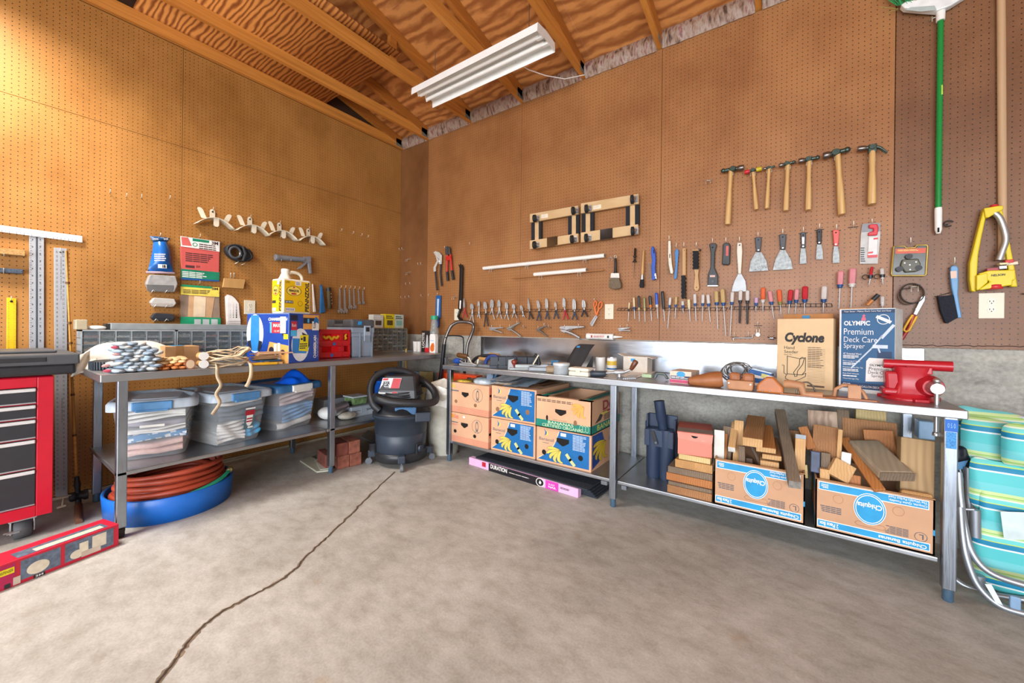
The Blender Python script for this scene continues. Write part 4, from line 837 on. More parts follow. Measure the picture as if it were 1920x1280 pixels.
t.part('box',B(M).box((0,0,0),(w_,d_,h_)),SB,bev=.002);li=t.part('lid',B(M).box((-.004,-.003,h_-.0),(w_+.004,d_+.004,h_+.012)),SL_,bev=.002);t.part('brown_tape',B(M).box((-.004,.0,h_+.012),(w_+.004,.1,h_+.0128)),mat('tape_brown','#8a6a58',.35),li)
f=Face(M@V((0,0,0)),M.to_3x3()@V((w_,0,0)),(0,0,h_));t.part('lid_flap',f.shape(B(),[(-.015,1.08),(1.02,1.08),(1.0,.68),(.93,.62),(.0,.78)],.0035),mat('shoebox_flap','#dc8a78',.6),li);t.part('thumb_hole',f.disc(B(),.5,.97,.1,.12,.0042,12,PI,2*PI),HOLE,li);t.part('curved_mark',f.shape(B(),[(.66,.78),(.74,.75),(.86,.80),(.74,.77)],.0042),mat('print_blush','#e8b0a4',.6),li);t.done()
def chiq(label,x0,x1,z0,z1,yf,dep,extra=0):
    t=T('produce_carton',label,'box','upside-down printed cartons of scrap wood');f,sd=carton(t,x0,x1,yf,dep,z0,z1,CARD2,True)
    lf=Face((x0,yf+dep,z0),(0,-dep,0),(0,0,z1-z0),(-1,0,0))
    g=Face(f.pt(1,1),-f.u,-f.v,(0,-1,0));al=.23
    b=B();f.rect(b,.03,.80,.955,.965,.0008);f.rect(b,.02,.055,.965,.20,.0008);t.part('white_border',b,PWHT)
    b=B();f.rect(b,.037,.815,.948,.95,.0012);f.rect(b,.027,.07,.958,.185,.0012);sd.rect(b,.0,.35,.08,.45);lf.rect(b,.05,.70,.95,.9,.001);lf.rect(b,.05,.05,.95,.2,.001);t.part('cyan_band',b,PCHQ)
    t.part('oval_rim',f.disc(B(),.485,.60,.138,.30,.0016,32),PWHT);t.part('oval_line',f.disc(B(),.485,.60,.132,.288,.002,32),PCHQ);t.part('oval_line',f.disc(B(),.485,.60,.122,.268,.0024,32),PWHT);t.part('oval_field',f.disc(B(),.485,.60,.115,.254,.0028,32),PCHQ)
    b=B();g.text(b,'Chiquita',1-.588,1-.735,1-.378,1-.61,.0034,bold=.025);g.text(b,'2 Piece Box',1-.215,1-.165,1-.04,1-.085,.0016,bold=.02);g.text(b,'Chiquita Bananas',1-.94,1-.17,1-.56,1-.085,.0016,bold=.02)
    g.text(b,'Chiquita, Quite Possibly,',1-.94,1-.885,1-.64,1-.835,.0016,bold=.01);g.text(b,"The World's Perfect Food",1-.94,1-.94,1-.64,1-.895,.0016,bold=.01);g.fine(b,1-.12,1-.93,1-.05,1-.84,3,.0016);t.part('white_lettering',b,PWHT)
    b=B();g.fine(b,1-.24,1-.50,1-.04,1-.36,4,.001,5);g.fine(b,1-.80,1-.37,1-.60,1-.22,6,.001,6);f.ring(b,.895,.285,.05,.085,.1,.001);g.text(b,'L',1-.915,1-.33,1-.88,1-.24,.001,bold=.01);t.part('dark_print',b,mat('print_slate2','#4a5560',.7))
    for a_ in (.21,.72):t.part('punch_line',f.ring(B(),a_,.67,.047,.085,.06,.001),mat('cardboard_line','#9a6d47',.8))
    b=B();f.line(b,[(.38,.33),(.60,.33),(.62,.29),(.60,.25),(.38,.25),(.36,.29),(.38,.33)],.0015,.001);t.part('slot_line',b,mat('cardboard_line','#9a6d47',.8))
    t.part('blue_tab',f.rect(B(),.985,.36,1,.46,.001),PCHQ)
    if extra:y,d=bananas(lf,.4,.45,.3,1);t.part('side_bananas',y,mat('banana_gold','#d9b92e',.6))
    t.part('top_rim',B().box((x0,yf,z1-.002),(x1,yf+.006,z1+.003)),mat('cardboard_edge','#b58458',.85));t.done()
chiq('upside-down blue-printed produce carton full of scrap wood, the one nearer the shoebox',3.328,3.716,SZ,.402,-.588,.40)
chiq('upside-down blue-printed produce carton full of scrap wood, the one by the bench end leg',3.755,4.145,SZ,.392,-.588,.40,1)
GW='scrap wood in the produce cartons'
def stick(label,a,ya,b_,yb,w_,th,m,up=(0,-1,.6),end=None,name='wood_offcut',bev=.003):
    p,q=PY(ya,*a),PY(yb,*b_);d=(q-p).normalized()
    if end is None:one(name,label,'wood',B().bar(p,q,w_,th,up),m,GW,bev=bev)
    else:
        t=T(name,label,'wood',GW);t.part('piece',B().bar(p,q,w_,th,up),m,bev=bev);t.part('end',B().bar(q,q+d*.004,w_*.98,th*.98,up),end);t.done()
    return p,q
S=stick
S('thin white strip at the left edge of the nearer wood carton',(1349,806),-.5,(1348,885),-.53,.012,.05,mat('white_trim','#d8d5cc',.6),(1,0,0))
S('dark split stake leaning left in the nearer wood carton',(1366,800),-.42,(1358,885),-.52,.022,.05,W3,(1,0,0));S('narrow brown stake beside the dark split stake',(1357,812),-.46,(1353,885),-.54,.014,.04,W4,(1,0,0))
S('square tan trim piece with a white painted end',(1379,794),-.38,(1372,842),-.545,.034,.03,W1,(0,0,1),mat('white_paint','#e4e0d8',.5));S('thin upright lath in the nearer wood carton',(1386,788),-.42,(1382,880),-.5,.01,.045,W1,(1,0,0))
S('grey upright strip in front of the thick block',(1391,836),-.53,(1391,885),-.54,.03,.02,W3);S('grey lath lying against the stacked blocks',(1402,822),-.46,(1432,885),-.5,.014,.03,WD)
S('thick brown block with splintered end, uppermost in the nearer carton',(1418,786),-.25,(1411,829),-.55,.088,.046,W2,(0,0,1),W1);S('second block beneath the splintered block',(1431,800),-.28,(1436,843),-.535,.085,.026,W4,(0,0,1),W1)
S('third block of the stepped stack in the nearer carton',(1442,822),-.3,(1447,857),-.53,.082,.024,W2,(0,0,1),W1);S('lowest pale block of the stepped stack',(1440,848),-.32,(1443,871),-.54,.08,.03,W1,(0,0,1))
S('long dark weathered stake slanting out over the front of the nearer carton',(1462,772),-.22,(1490,908),-.655,.048,.042,W3,(0,-.3,1),mat('end_grey','#8e8a82',.9,var=.3,scale=60),'wood_stake')
t=T('wood_offcut','upright stick with red writing and grey painted tip in the nearer carton','wood',GW);p,q=PY(-.47,1501,822),PY(-.5,1499,885);t.part('piece',B().bar(p,q,.042,.034,(0,-1,0)),W1,bev=.002);t.part('tip',B().bar(p,p+(p-q).normalized()*.02,.042,.034,(0,-1,0)),mat('grey_paint','#98a0a8',.6));f=Face(V((p.x-.02,p.y-.0185,q.z)),(.04,0,0),(0,0,p.z-q.z),(0,-1,0));t.part('red_writing',f.fine(B(),.2,.3,.8,.95,6,.001,2,.5,1),mat('red_ink','#b5343a',.6));t.done()
S('flat tan board at the back of the nearer carton',(1486,806),-.3,(1486,880),-.32,.06,.02,W2,(0,-1,0));S('small dark offcut between the lath and the stepped blocks',(1405,858),-.5,(1405,888),-.5,.03,.03,WD);S('short pale offcut low at the right corner of the nearer carton',(1502,870),-.48,(1503,895),-.5,.05,.03,W5)
# second carton
S('tall board with flaking brown paint at the back of the farther carton',(1541,770),-.2,(1545,850),-.25,.125,.03,wood('flaking_paint','#c7ad95','#6a4028',9,(1,1,.3),8,.7),(0,-1,0));S('grey board leaning beside the flaking board',(1580,768),-.19,(1585,850),-.25,.05,.025,W3,(0,-1,0))
S('wide reddish board standing behind the weathered plank',(1628,788),-.2,(1630,860),-.26,.21,.03,W2,(0,-1,0));S('tan board in front of the reddish board',(1645,806),-.3,(1655,868),-.34,.11,.022,W4,(0,-1,0));S('pale green-grey board end high at the back wall',(1632,768),-.12,(1632,800),-.13,.12,.03,W5,(0,-1,0))
S('brown slat slanting at the left of the farther carton',(1505,800),-.4,(1522,842),-.45,.04,.016,W4,(0,-1,.2));S('thick upright block with notched top in the farther carton',(1549,800),-.38,(1546,870),-.45,.105,.05,W2,(0,-1,0),None);S('narrow strip standing right of the notched block',(1575,805),-.42,(1571,870),-.46,.018,.05,W1,(0,-1,0))
S('small blue-dipped block in the farther carton',(1529,846),-.5,(1528,885),-.52,.036,.036,mat('blue_dip','#3d4a66',.5,var=.4),(0,-1,0));S('small grey worn block beside the blue-dipped block',(1548,848),-.49,(1547,880),-.5,.036,.036,W3,(0,-1,0));S('white painted end standing by the orange slat',(1587,848),-.48,(1584,880),-.5,.036,.026,mat('white_paint','#e4e0d8',.5),(0,-1,.4))
S('short fresh peg low at the left front of the farther carton',(1546,878),-.545,(1546,905),-.55,.036,.036,W1,(0,-1,0));S('orange offcut low in the middle of the farther carton',(1600,890),-.52,(1600,920),-.54,.05,.03,W4,(0,-1,.3))
b0=PY(-.53,1576,882);M=frame(b0,V((.85,.1,-.45)),V((.35,.4,.8)));one('wood_offcut','fresh square pine block tilted on its corner in the farther carton','wood',B(M).box((-.042,-.042,-.018),(.042,.042,.018)),W1,GW,bev=.003)
S('long orange slat slanting down across the farther carton',(1582,822),-.36,(1650,920),-.6,.042,.016,W4,(0,-.8,.6),None);S('big weathered grey plank lying on top of the farther carton',(1618,830),-.36,(1682,893),-.58,.125,.04,wood('plank_grey','#a5937a','#857663',12,(1,.2,1),2,.75),(.1,-.5,.9),W3,'wood_plank',.01)
S('tall square post block standing at the right of the farther carton',(1716,822),-.44,(1714,925),-.48,.105,.085,wood('post_tan','#b3946a','#8a6c48',12,(1,1,.15),2,.75),(0,-1,0),None,'post_block');S('half-round post end at the front right of the farther carton',(1716,921),-.54,(1717,936),-.55,.1,.05,W6,(0,-1,0),None,'post_block',.012)
# things between cartons and wall by the bench end
one('plastic_crate','pale blue plastic bin standing behind the post block by the end leg','bin',B().box(tuple(PY(-.2,1722,822)),tuple(PY(-.12,1745,786))),mat('bin_blue','#7fa2c0',.35),bev=.005)
# ---- folded beach chairs beyond the bench
def stripes():
    t=NT('beach_stripes');mp=t.coord();sp=t.n('ShaderNodeSeparateXYZ');t.l(mp,0,sp,0);m=t.math('MULTIPLY',(sp,'Z'),1/.155);fr=t.math('FRACT',(m,0))
    r=t.ramp(fr,0,[(0,hexc('#57c4c6'))]);r.color_ramp.interpolation='CONSTANT'
    for p,c in ((.30,'#e6f2ec'),(.34,'#1584ab'),(.47,'#c3d96a'),(.50,'#6fd0cb'),(.60,'#dfe9d0'),(.64,'#b9d78a'),(.68,'#8fc25a'),(.70,'#c9dd9c'),(.78,'#6fc9cc')):
        e=r.color_ramp.elements.new(p);e.color=(*hexc(c),1)
    r.color_ramp.elements[1].color=(*hexc('#57c4c6'),1) if len(r.color_ramp.elements)<3 else r.color_ramp.elements[1].color
    t.l(r,0,t.b,'Base Color');t.b.inputs['Roughness'].default_value=.6;nz=t.n('ShaderNodeTexNoise');nz.inputs['Scale'].default_value=9;t.l(mp,0,nz,'Vector');t.bump(nz,0,.25,.02);return t.m
STR=stripes();SIL=mat('chair_tube','#a7adb5',.42,.8,var=.05)
def pad(y,x0,y0,x1,y1,th,seed=0,sag=.0):
    a,c=PY(y,x0,y1),PY(y,x1,y0);r=random.Random(seed);ph=r.uniform(0,5);b=B()
    cx_,cz_,wx,wz=(a.x+c.x)/2,(a.z+c.z)/2,abs(c.x-a.x)/2,abs(c.z-a.z)/2
    def face(s):
        def fn(u,v):
            p,q=2*u-1,2*v-1;e=((1-abs(p)**5)*(1-abs(q)**4))**.5
            return V((cx_+wx*p*(1-.05*q**6),y-s*th*.7*e*(1+.12*math.sin(5*p+ph)+.08*math.sin(7*q+ph)),cz_+wz*q*(1-.16*abs(p)**9)+sag*p+.005*math.sin(5*p+ph)))
        return fn
    b.grid(face(1),28,12);f2=face(-1);return b.grid(lambda u,v:f2(1-u,v),28,12)
def tubepx(pts,y0,y1,r):n=len(pts);return B().tube(smooth_path([PY(lerp(y0,y1,k/(n-1)),*q) for k,q in enumerate(pts)],6),r,10)
t=T('beach_chair','folded beach chair with turquoise striped cushion and silver tubes, in front','chair','folded beach chairs')
t.part('seat_fabric',pad(-.40,1822,1008,2010,1100,.03,2,-.02),STR);t.part('lower_fabric',pad(-.40,1836,948,2010,1012,.025,3,-.015),STR);t.part('back_fabric',pad(-.38,1816,886,2010,960,.035,4,-.02),STR)
t.part('mesh_pocket',B().poly([PY(-.445,*q) for q in ((1875,958),(1990,962),(1990,1014),(1882,1010))],(0,-1,0),.003),mat('mesh_white','#cfe0df',.6))
t.part('frame_tube',tubepx([(1797,885),(1800,930),(1808,985),(1822,1035),(1855,1072),(1920,1096),(2000,1112)],-.44,-.55,.0125),SIL);t.part('frame_tube',tubepx([(1800,950),(1804,1000),(1812,1045),(1832,1095),(1870,1132),(1920,1150),(2000,1164)],-.47,-.575,.0125),SIL)
t.part('arm_post',B().cyl(PY(-.45,1828,955),PY(-.45,1829,1006),.017),SIL);t.part('arm_post',B().cyl(PY(-.5,1836,1078),PY(-.5,1837,1104),.017),SIL);t.part('cross_bar',B().cyl(PY(-.46,1808,954),PY(-.46,1826,955),.006),SIL)
t.part('strap',B().prism([PY(-.56,*q) for q in ((1846,1094),(1858,1094),(1880,1134),(1866,1128))],(0,-1,0),.003),mat('strap_white','#cdd6de',.6));t.part('clip',B().box(tuple(PY(-.56,1894,1140)),tuple(PY(-.545,1912,1118))),mat('clip_blue','#7f9fbe',.5),bev=.004);t.done()
t=T('beach_chair','folded beach chair with turquoise striped pillow leaning on concrete wall, behind','chair','folded beach chairs')
t.part('back_fabric',pad(-.3,1800,806,2010,886,.06,5,-.03),STR);t.part('pillow',pad(-.40,1876,808,2010,874,.05,6,-.01),STR);t.part('upper_fabric',pad(-.2,1792,786,2010,840,.05,7,-.03),STR)
t.part('strap',B().prism([PY(-.27,*q) for q in ((1855,792),(1868,792),(1868,806),(1856,804))],(0,-1,0),.004),mat('strap_white','#cdd6de',.6));t.part('carry_strap',B().ball(PY(-.2,1897,783),.04,12,6,(1.5,.6,.35)),mat('strap_white','#cdd6de',.6))
t.part('frame_tube',tubepx([(1786,800),(1790,830),(1800,880),(1815,930),(1818,1000)],-.25,-.35,.011),SIL);t.part('frame_tube',B().cyl(PY(-.36,1815,876),PY(-.36,1817,1000),.012),SIL);t.part('frame_tube',tubepx([(1786,1082),(1810,1098),(1850,1112),(1920,1124),(2000,1134)],-.4,-.45,.0125),SIL);t.part('dark_webbing',B().box(tuple(PY(-.32,1838,1010)),tuple(PY(-.3,1846,960))),mat('web_green','#1b4a46',.7));t.done()
t=T('umbrella_bag','dark bag with blue strap hanging behind the bench end leg','bag');t.part('bag',pad(-.3,1786,838,1822,872,.04,8),mat('bag_dark','#1f2630',.6));t.part('blue_edge',B().prism([PY(-.345,*q) for q in ((1786,868),(1815,862),(1806,878),(1788,882))],(0,-1,0),.004),mat('strap_blue','#3f7fae',.5));t.done()
# ------------------------------------------------------------------ on the long bench
HZ=.778
OLYB=mat('olympic_blue','#245a86',.5,var=.15,scale=6);LEA=mat('leather','#9c6036',.5,var=.15,bump=.1,scale=20);LEAD=mat('leather_tan','#b3805a',.55,var=.12,bump=.1,scale=20)
STL=mat('tool_steel','#b7babc',.4,.6,var=.12);HW=wood('handle_wood','#c49a62','#a87a42',18,(1,1,.1),2,.4);BRW=mat('handle_brown','#5a3620',.4);GBL=mat('grip_blue','#1f4a9a',.45);CREAM=mat('cream_plastic','#d9d3c2',.45)
# two cartons against the backsplash
t=T('seeder_carton','tan hand seeder carton standing on the long bench','box');c0,c1=V((3.592,-.285,HZ)),V((3.832,-.325,HZ));u=c1-c0;ud=u.normalized();M=frame(c0,ud,V((-ud.y,ud.x,0)));h=.372
t.part('carton',B(M).box((0,0,0),(u.length,.2,h)),mat('carton_buff','#d6b88e',.75,var=.04),bev=.003);f=Face(c0,u,(0,0,h))
t.part('back_flap',B(M).box((.0,.16,h),(u.length*.93,.165,h+.03)),mat('carton_flap','#b57f4a',.8));t.part('blue_tape',B(M).box((.09,.155,h+.004),(.125,.159,h+.022)),mat('painter_tape2','#2f7fae',.5))
b=f.text(B(),'Cyclone',.15,.62,.85,.80,shear=.18,bold=.05);f.text(b,'Hand',.14,.555,.33,.60);f.text(b,'Seeder',.14,.495,.40,.54);f.text(b,'Model 1M1',.14,.465,.28,.48);t.part('black_lettering',b,mat('ink_black','#2d2a28',.7))
b=B();f.line(b,[(.2,.45),(.2,.19),(.47,.19),(.53,.25),(.53,.44),(.44,.42),(.2,.45)],.003);f.line(b,[(.34,.16),(.32,.22),(.42,.33),(.43,.42),(.47,.445),(.51,.43),(.48,.34),(.39,.24),(.38,.165),(.34,.16)],.003);f.line(b,[(.17,.15),(.2,.19),(.47,.19),(.54,.22),(.53,.17),(.42,.12),(.3,.08),(.17,.12),(.17,.15)],.0028);f.line(b,[(.14,.31),(.14,.2),(.19,.18)],.003);f.ring(b,.12,.315,.02,.013,.3);t.part('seeder_drawing',b,mat('ink_black','#2d2a28',.7))
b=B()
for k in range(22):f.rect(b,.56,.10+.022*k,.87,.1028+.022*k)
f.fine(b,.57,.30,.85,.60,12,.001,3,.35);f.rect(b,.56,.03,.86,.055);t.part('ruled_lines',b,mat('ink_brown','#5f4a3a',.7));t.done()
t=T('sprayer_carton','blue deck sprayer carton standing at the right of the seeder carton','box');c0,c1=V((3.858,-.285,HZ)),V((4.058,-.345,HZ));u=c1-c0;ud=u.normalized();M=frame(c0,ud,V((-ud.y,ud.x,0)));h=.42
t.part('carton',B(M).box((0,0,0),(u.length,.2,h)),mat('carton_white','#d9dcdc',.6),bev=.002);f=Face(c0,u,(0,0,h));t.part('top_flap',B(M).box((.0,.0,h),(u.length*.5,.14,h+.004)),mat('carton_flap','#b57f4a',.8))
bp=t.part('blue_print',f.rect(B(),.04,.045,.995,.99,.0006),OLYB);t.part('dark_band',f.rect(f.rect(B(),.04,.945,.995,.985,.001),.04,.05,.995,.12,.001),mat('olympic_navy','#14365c',.5))
b=B();f.text(b,'OLYMPIC',.09,.80,.57,.855,bold=.03);f.text(b,'Premium',.09,.69,.63,.765,bold=-.006);f.text(b,'Deck Care',.09,.60,.70,.665,bold=-.006);f.text(b,'Sprayer',.09,.51,.48,.585,bold=-.006);f.text(b,'Your Saver - Makes Deck Care Fast and Easy',.09,.957,.93,.978)
f.text(b,'42" Extended Wand',.08,.45,.42,.472);f.fine(b,.08,.40,.38,.445,3,.001,2);f.text(b,'Extra Long 4\' Hose',.08,.36,.40,.38);f.fine(b,.08,.32,.40,.355,2,.001,4);f.text(b,'Premium Brass Fan Tip',.08,.285,.45,.305);f.fine(b,.08,.245,.40,.28,2,.001,5);f.text(b,'Easy-Roll Wheels',.08,.21,.38,.228);f.fine(b,.08,.18,.36,.205,1,.001,6);f.text(b,'Wand Storage Clip',.08,.15,.38,.168);f.text(b,'C2199',.08,.065,.22,.105,shear=.2);f.text(b,'1 GALLON DECK SPRAYER',.40,.065,.95,.09);t.part('white_lettering',b,PWHT)
b=f.ring(B(),.80,.87,.11,.058,.12,.0014);f.line(b,[(.70,.90),(.91,.84)],.014,.0016);t.part('seal',b,PWHT)
b=f.shape(B(),[(.41,.86),(.50,.86),(.49,.89),(.47,.905),(.49,.915),(.46,.935),(.43,.915),(.44,.90),(.42,.89)],.0014);t.part('torch_mark',b,mat('print_pinkred','#d4647a',.5))
b=f.line(B(),[(.24,.29),(.60,.53),(.78,.68)],.006,.0014);f.line(b,[(.78,.66),(.97,.80)],.012,.0014);f.rect(b,.62,.535,.88,.575,.0016);f.line(b,[(.72,.535),(.745,.49)],.006,.0016);t.part('wand_picture',b,mat('print_silver','#c3d0dc',.5))
b=f.shape(B(),[(.50,.14),(.98,.16),(.98,.42),(.56,.42),(.51,.38)],.0014);t.part('tank_picture',b,PWHT);t.part('tank_cap',f.rect(f.rect(B(),.70,.42,.95,.50,.0012),.82,.44,.88,.49,.0016),mat('olympic_navy','#14365c',.5))
b=B();f.text(b,'OLYMPIC',.57,.325,.85,.35,.002,bold=.02);f.text(b,'Premium',.56,.275,.90,.315,.002);f.text(b,'Deck Care',.545,.235,.92,.272,.002);f.text(b,'Sprayer',.60,.19,.87,.23,.002);t.part('dark_lettering',b,mat('ink_black','#2d2a28',.7));t.done()
p,q=PY(-.12,1676,705),PY(-.12,1687,628);one('teal_board','narrow teal plastic board standing behind the sprayer carton','board',B().box((p.x-.04,-.13,HZ),(q.x,-.115,q.z)),mat('board_teal','#6fa3ac',.5),bev=.003)
one('cotton_rag','white bunched cotton rag tucked behind the vise','rag',B().ball((4.10,-.2,HZ+.055),.06,16,10,(.7,.8,.9)),C_WH)
# vise
t=T('bench_vise','red cast iron bench vise with steel handle at the right end of the long bench','vise');VR=mat('vise_red','#b01826',.32,var=.06,bump=.06,scale=60);vx,vy=4.098,-.42
t.part('swivel_base',B().lathe((vx-.01,vy,HZ),(vx-.01,vy,HZ+.03),[(0,.085),(.3,.088),(.5,.078),(1,.072)],28),VR,bev=.0)
b=B()
for a in (.6,2.6,4.9):b.prism([V((vx+.05*math.cos(a+s),vy+.05*math.sin(a+s),HZ)) for s in (1.2,-1.2)]+[V((vx+.115*math.cos(a-.2),vy+.1*math.sin(a-.2),HZ)),V((vx+.115*math.cos(a+.2),vy+.1*math.sin(a+.2),HZ))],(0,0,1),.014)
t.part('mounting_ear',b,VR,bev=.003)
b=B();loop_shell(b,[rrect(.13,.12,.03,z,0,3) for z in (0,)]+[[V((x*s_,y*s_+(1-s_)*.06,z)) for x,y,_ in rrect(.13,.12,.03,0,0,3)] for s_,z in ((.92,.02),(.8,.05),(.85,.085),(.95,.12))],True,True);b2=B(frame((vx,vy-.06,HZ+.028),(1,0,0),(0,1,0)));b2.add(b.v,b.f,True);t.part('body',b2,VR)
t.part('anvil_jaw',B().cyl((vx-.09,vy+.0,HZ+.158),(vx+.125,vy-.02,HZ+.158),.021,.023,14).box((vx-.02,vy-.05,HZ+.12),(vx+.06,vy+.03,HZ+.152)),VR,bev=.004);t.part('jaw_end',B().cyl((vx-.0915,vy,HZ+.158),(vx-.0905,vy,HZ+.158),.019,n=14),mat('jaw_copper','#b0826e',.4,.5))
t.part('slide_jaw',B().box((vx-.09,vy-.04,HZ+.02),(vx-.03,vy+.035,HZ+.125),taper=.006).box((vx-.1,vy-.05,HZ+.02),(vx-.03,vy+.04,HZ+.05)),VR,bev=.01)
scr=V((vx+.055,vy-.075,HZ+.068));t.part('screw_boss',B().lathe(scr+V((-.005,.05,0)),scr+V((.0,-.012,0)),[(0,.05),(.7,.042),(1,.034)],20),VR)
t.part('screw_head',B().lathe(scr,scr+V((.004,-.05,0)),[(0,.026),(.4,.028),(.6,.022),(1,.022)],16),CHR);hb=scr+V((.004,-.038,.028))
t.part('handle_bar',B().cyl(hb,hb+V((0,-.0,-.215)),.0085,n=12).ball(hb+V((0,0,.004)),.013,12,6).lathe(hb+V((0,0,-.21)),hb+V((0,0,-.226)),[(0,.009),(.3,.013),(1,.013)],12),CHR);t.done()
# backsplash-height caulk tube
t=T('caulk_tube','white caulk cartridge lying on top of the stainless backsplash','tube');a,c,d=RW(1101,630,.025),RW(1151,631.5,.025),RW(1167,631.5,.025);t.part('cartridge',B().cyl(a,c,.0235,n=18),PWHT);t.part('nozzle',B().lathe(c,d,[(0,.012),(.4,.008),(1,.003)],12),WHT);t.part('end_ring',B().cyl(a.lerp(c,.0),a.lerp(c,.06),.0248,n=18).cyl(a.lerp(c,.9),a.lerp(c,1),.0248,n=18),WHT)
b=B();f=Face(a+V((.02,-.0238,-.012)),(c-a)*.8,(0,0,.024),(0,-1,0));f.rect(b,.12,.1,.2,.9);f.fine(b,.25,.2,.8,.85,3,seed=6);t.part('red_print',b,PRED);t.part('black_code',f.rect(B(),.88,.1,.97,.85),BLK);t.done()
# small carton, leather pouches
t=T('small_carton','small white and pink carton with blue tape beside the leather holster','box');c0,c1=V((3.088,-.545,HZ)),V((3.205,-.555,HZ));M=frame(c0,c1-c0,V((.02,1,0)));t.part('carton',B(M).box((0,0,0),(.117,.16,.07)),mat('carton_offwhite','#d8c6b4',.6),bev=.002);f=Face(c0,c1-c0,(0,0,.07));t.part('pink_band',f.rect(B(),.0,.05,1,.30),mat('band_pink','#c24a6e',.5));t.part('navy_band',f.rect(B(),.04,.34,.96,.62),mat('band_navy','#333b5a',.5));t.part('blue_tape',f.disc(B(),.52,.76,.2,.22,.0012),mat('painter_tape3','#3a9ad0',.5));t.part('print',f.fine(B(),.07,.4,.9,.58,2,.0012),PWHT);t.done()
t=T('leather_holster','tan leather tool holster lying on its side at the bench edge','holster');a,c=V((3.20,-.592,HZ+.022)),V((3.36,-.565,HZ+.045));t.part('pouch',B().lathe(a,c,[(0,.020),(.1,.026),(.6,.042),(.9,.046),(1,.04)],16,squash=((0,0,1),.95)),LEA);t.part('mouth',B().lathe(a+V((-.001,0,0)),a,[(0,.017),(1,.017)],12),BRW);t.done()
t=T('tool_pouch','double leather tool pouch with pale front, right of the holster','pouch');o=V((3.385,-.625,HZ));M=frame(o,(1,-.04,0),(.04,1,0));t.part('front_pocket',B(M).box((0,0,0),(.12,.05,.05),taper=.004),LEAD,bev=.008);t.part('pocket',B(M).box((.005,.04,.0),(.058,.09,.085)),LEA,bev=.014);t.part('pocket',B(M).box((.064,.04,.0),(.118,.09,.085)),LEA,bev=.014);t.part('rivet',B(M).cyl((.012,-.002,.035),(.012,-.005,.035),.004).cyl((.108,-.002,.035),(.108,-.005,.035),.004),STL);t.done()
t=T('tool_pouch','glossy orange leather pouch with pointed flap in the middle of the row','pouch');o=V((3.515,-.63,HZ));M=frame(o,(1,-.03,0),(.03,1,0));f=Face(o,M.to_3x3()@V((.115,0,0)),(0,0,.08));t.part('pouch',B().prism([f.pt(*q) for q in ((0,0),(1,0),(.97,.4),(.62,1.),(.38,1.),(.04,.45))],-f.n,.06),mat('leather_orange','#b0621f',.35,var=.12),bev=.008);t.part('rivets',B().pieces(lambda b:[b.ball(f.pt(x,.12,.002),.003,6,4) for x in (.06,.25,.5,.75,.94)]),STL);t.done()
t=T('hammer_holder','leather holder with steel ring lying flat in front of the seeder carton','holder');o=V((3.635,-.615,HZ));t.part('strap',B().tube([o+V((0,0,.05)),o+V((.02,-.01,.052)),o+V((.06,-.01,.05)),o+V((.07,-.0,.005)),o+V((.14,0,.004))],.02,8,flat=((0,1,0),1.)),LEAD);t.part('base',B().prism([o+V(q) for q in ((-.02,-.02,0),(.15,-.03,0),(.2,0,0),(.13,.03,0),(0,.03,0))],(0,0,1),.005),LEA)
r0=V((3.715,-.575,HZ));t.part('steel_ring',B().tube([r0+V((.036*math.cos(a_),.01*math.cos(a_),.006+.055*math.sin(a_))) for a_ in [PI*k/14 for k in range(15)]],.0035,8),mat('ring_steel','#7d7a72',.3,.9));t.done()
t=T('hammer_holder','tan leather holder with raised loop at the right end of the row','holder');o=V((3.82,-.575,HZ));t.part('base',B().prism([o+V(q) for q in ((-.07,-.01,0),(-.02,-.045,0),(.14,-.05,0),(.15,-.035,0),(.08,.02,0),(0,.03,0))],(0,0,1),.006),LEA);t.part('loop',B().tube([o+V((.0,0,.004)),o+V((.004,-.01,.04)),o+V((.03,-.01,.06)),o+V((.075,-.01,.06)),o+V((.098,-.012,.035)),o+V((.11,-.015,.006))],.008,6),LEAD);t.part('tab',B().prism([o+V(q) for q in ((.045,-.035,.006),(.09,-.037,.006),(.09,-.03,.065),(.045,-.028,.065))],(0,-1,0),.004),LEAD,bev=.002);t.done()
# blue packs and cords behind the pouches
for k,(x,y,z,r_,lb_) in enumerate(((3.36,-.36,HZ,.1,'left pack lying on the bench'),(3.47,-.37,HZ,-.1,'right pack lying on the bench'),(3.46,-.36,HZ+.05,-.25,'top pack tilted over the other two'))):
    M=frame((x,y,z),(math.cos(r_),math.sin(r_)*.4,-.2 if k==2 else 0),(0,1,0));t=T('blister_pack','blue and white hardware pack behind the pouches, '+lb_,'pack','blue hardware packs');t.part('pack',B(M).box((0,0,0),(.105,.09,.042)),mat('pack_blue','#1c5fa6',.35,var=.25),bev=.004);f=Face(M@V((0,0,0)),M.to_3x3()@V((.105,0,0)),M.to_3x3()@V((0,0,.042)));t.part('white_panel',f.rect(B(),.02,.04,.7,.42),PWHT);t.part('yellow_label',f.rect(B(),.58,.3,.92,.8,.001),mat('label_yellow','#d8d27a',.5));t.done()
b=B();r=random.Random(8)
for k in range(9):c=V((3.40+.02*r.uniform(-1,1),-.27,HZ+.05));b.tube([c+V(((.075-.004*k)*math.cos(a_),.05*math.sin(2*a_+k)*.4,(.055-.002*k)*math.sin(a_)+.004*k)) for a_ in [2*PI*q/24 for q in range(24)]],.0028,6,True)
one('wire_coil','tangled coil of grey wire heaped behind the blue packs','wire',b,mat('wire_grey','#8b8a86',.35,.6))
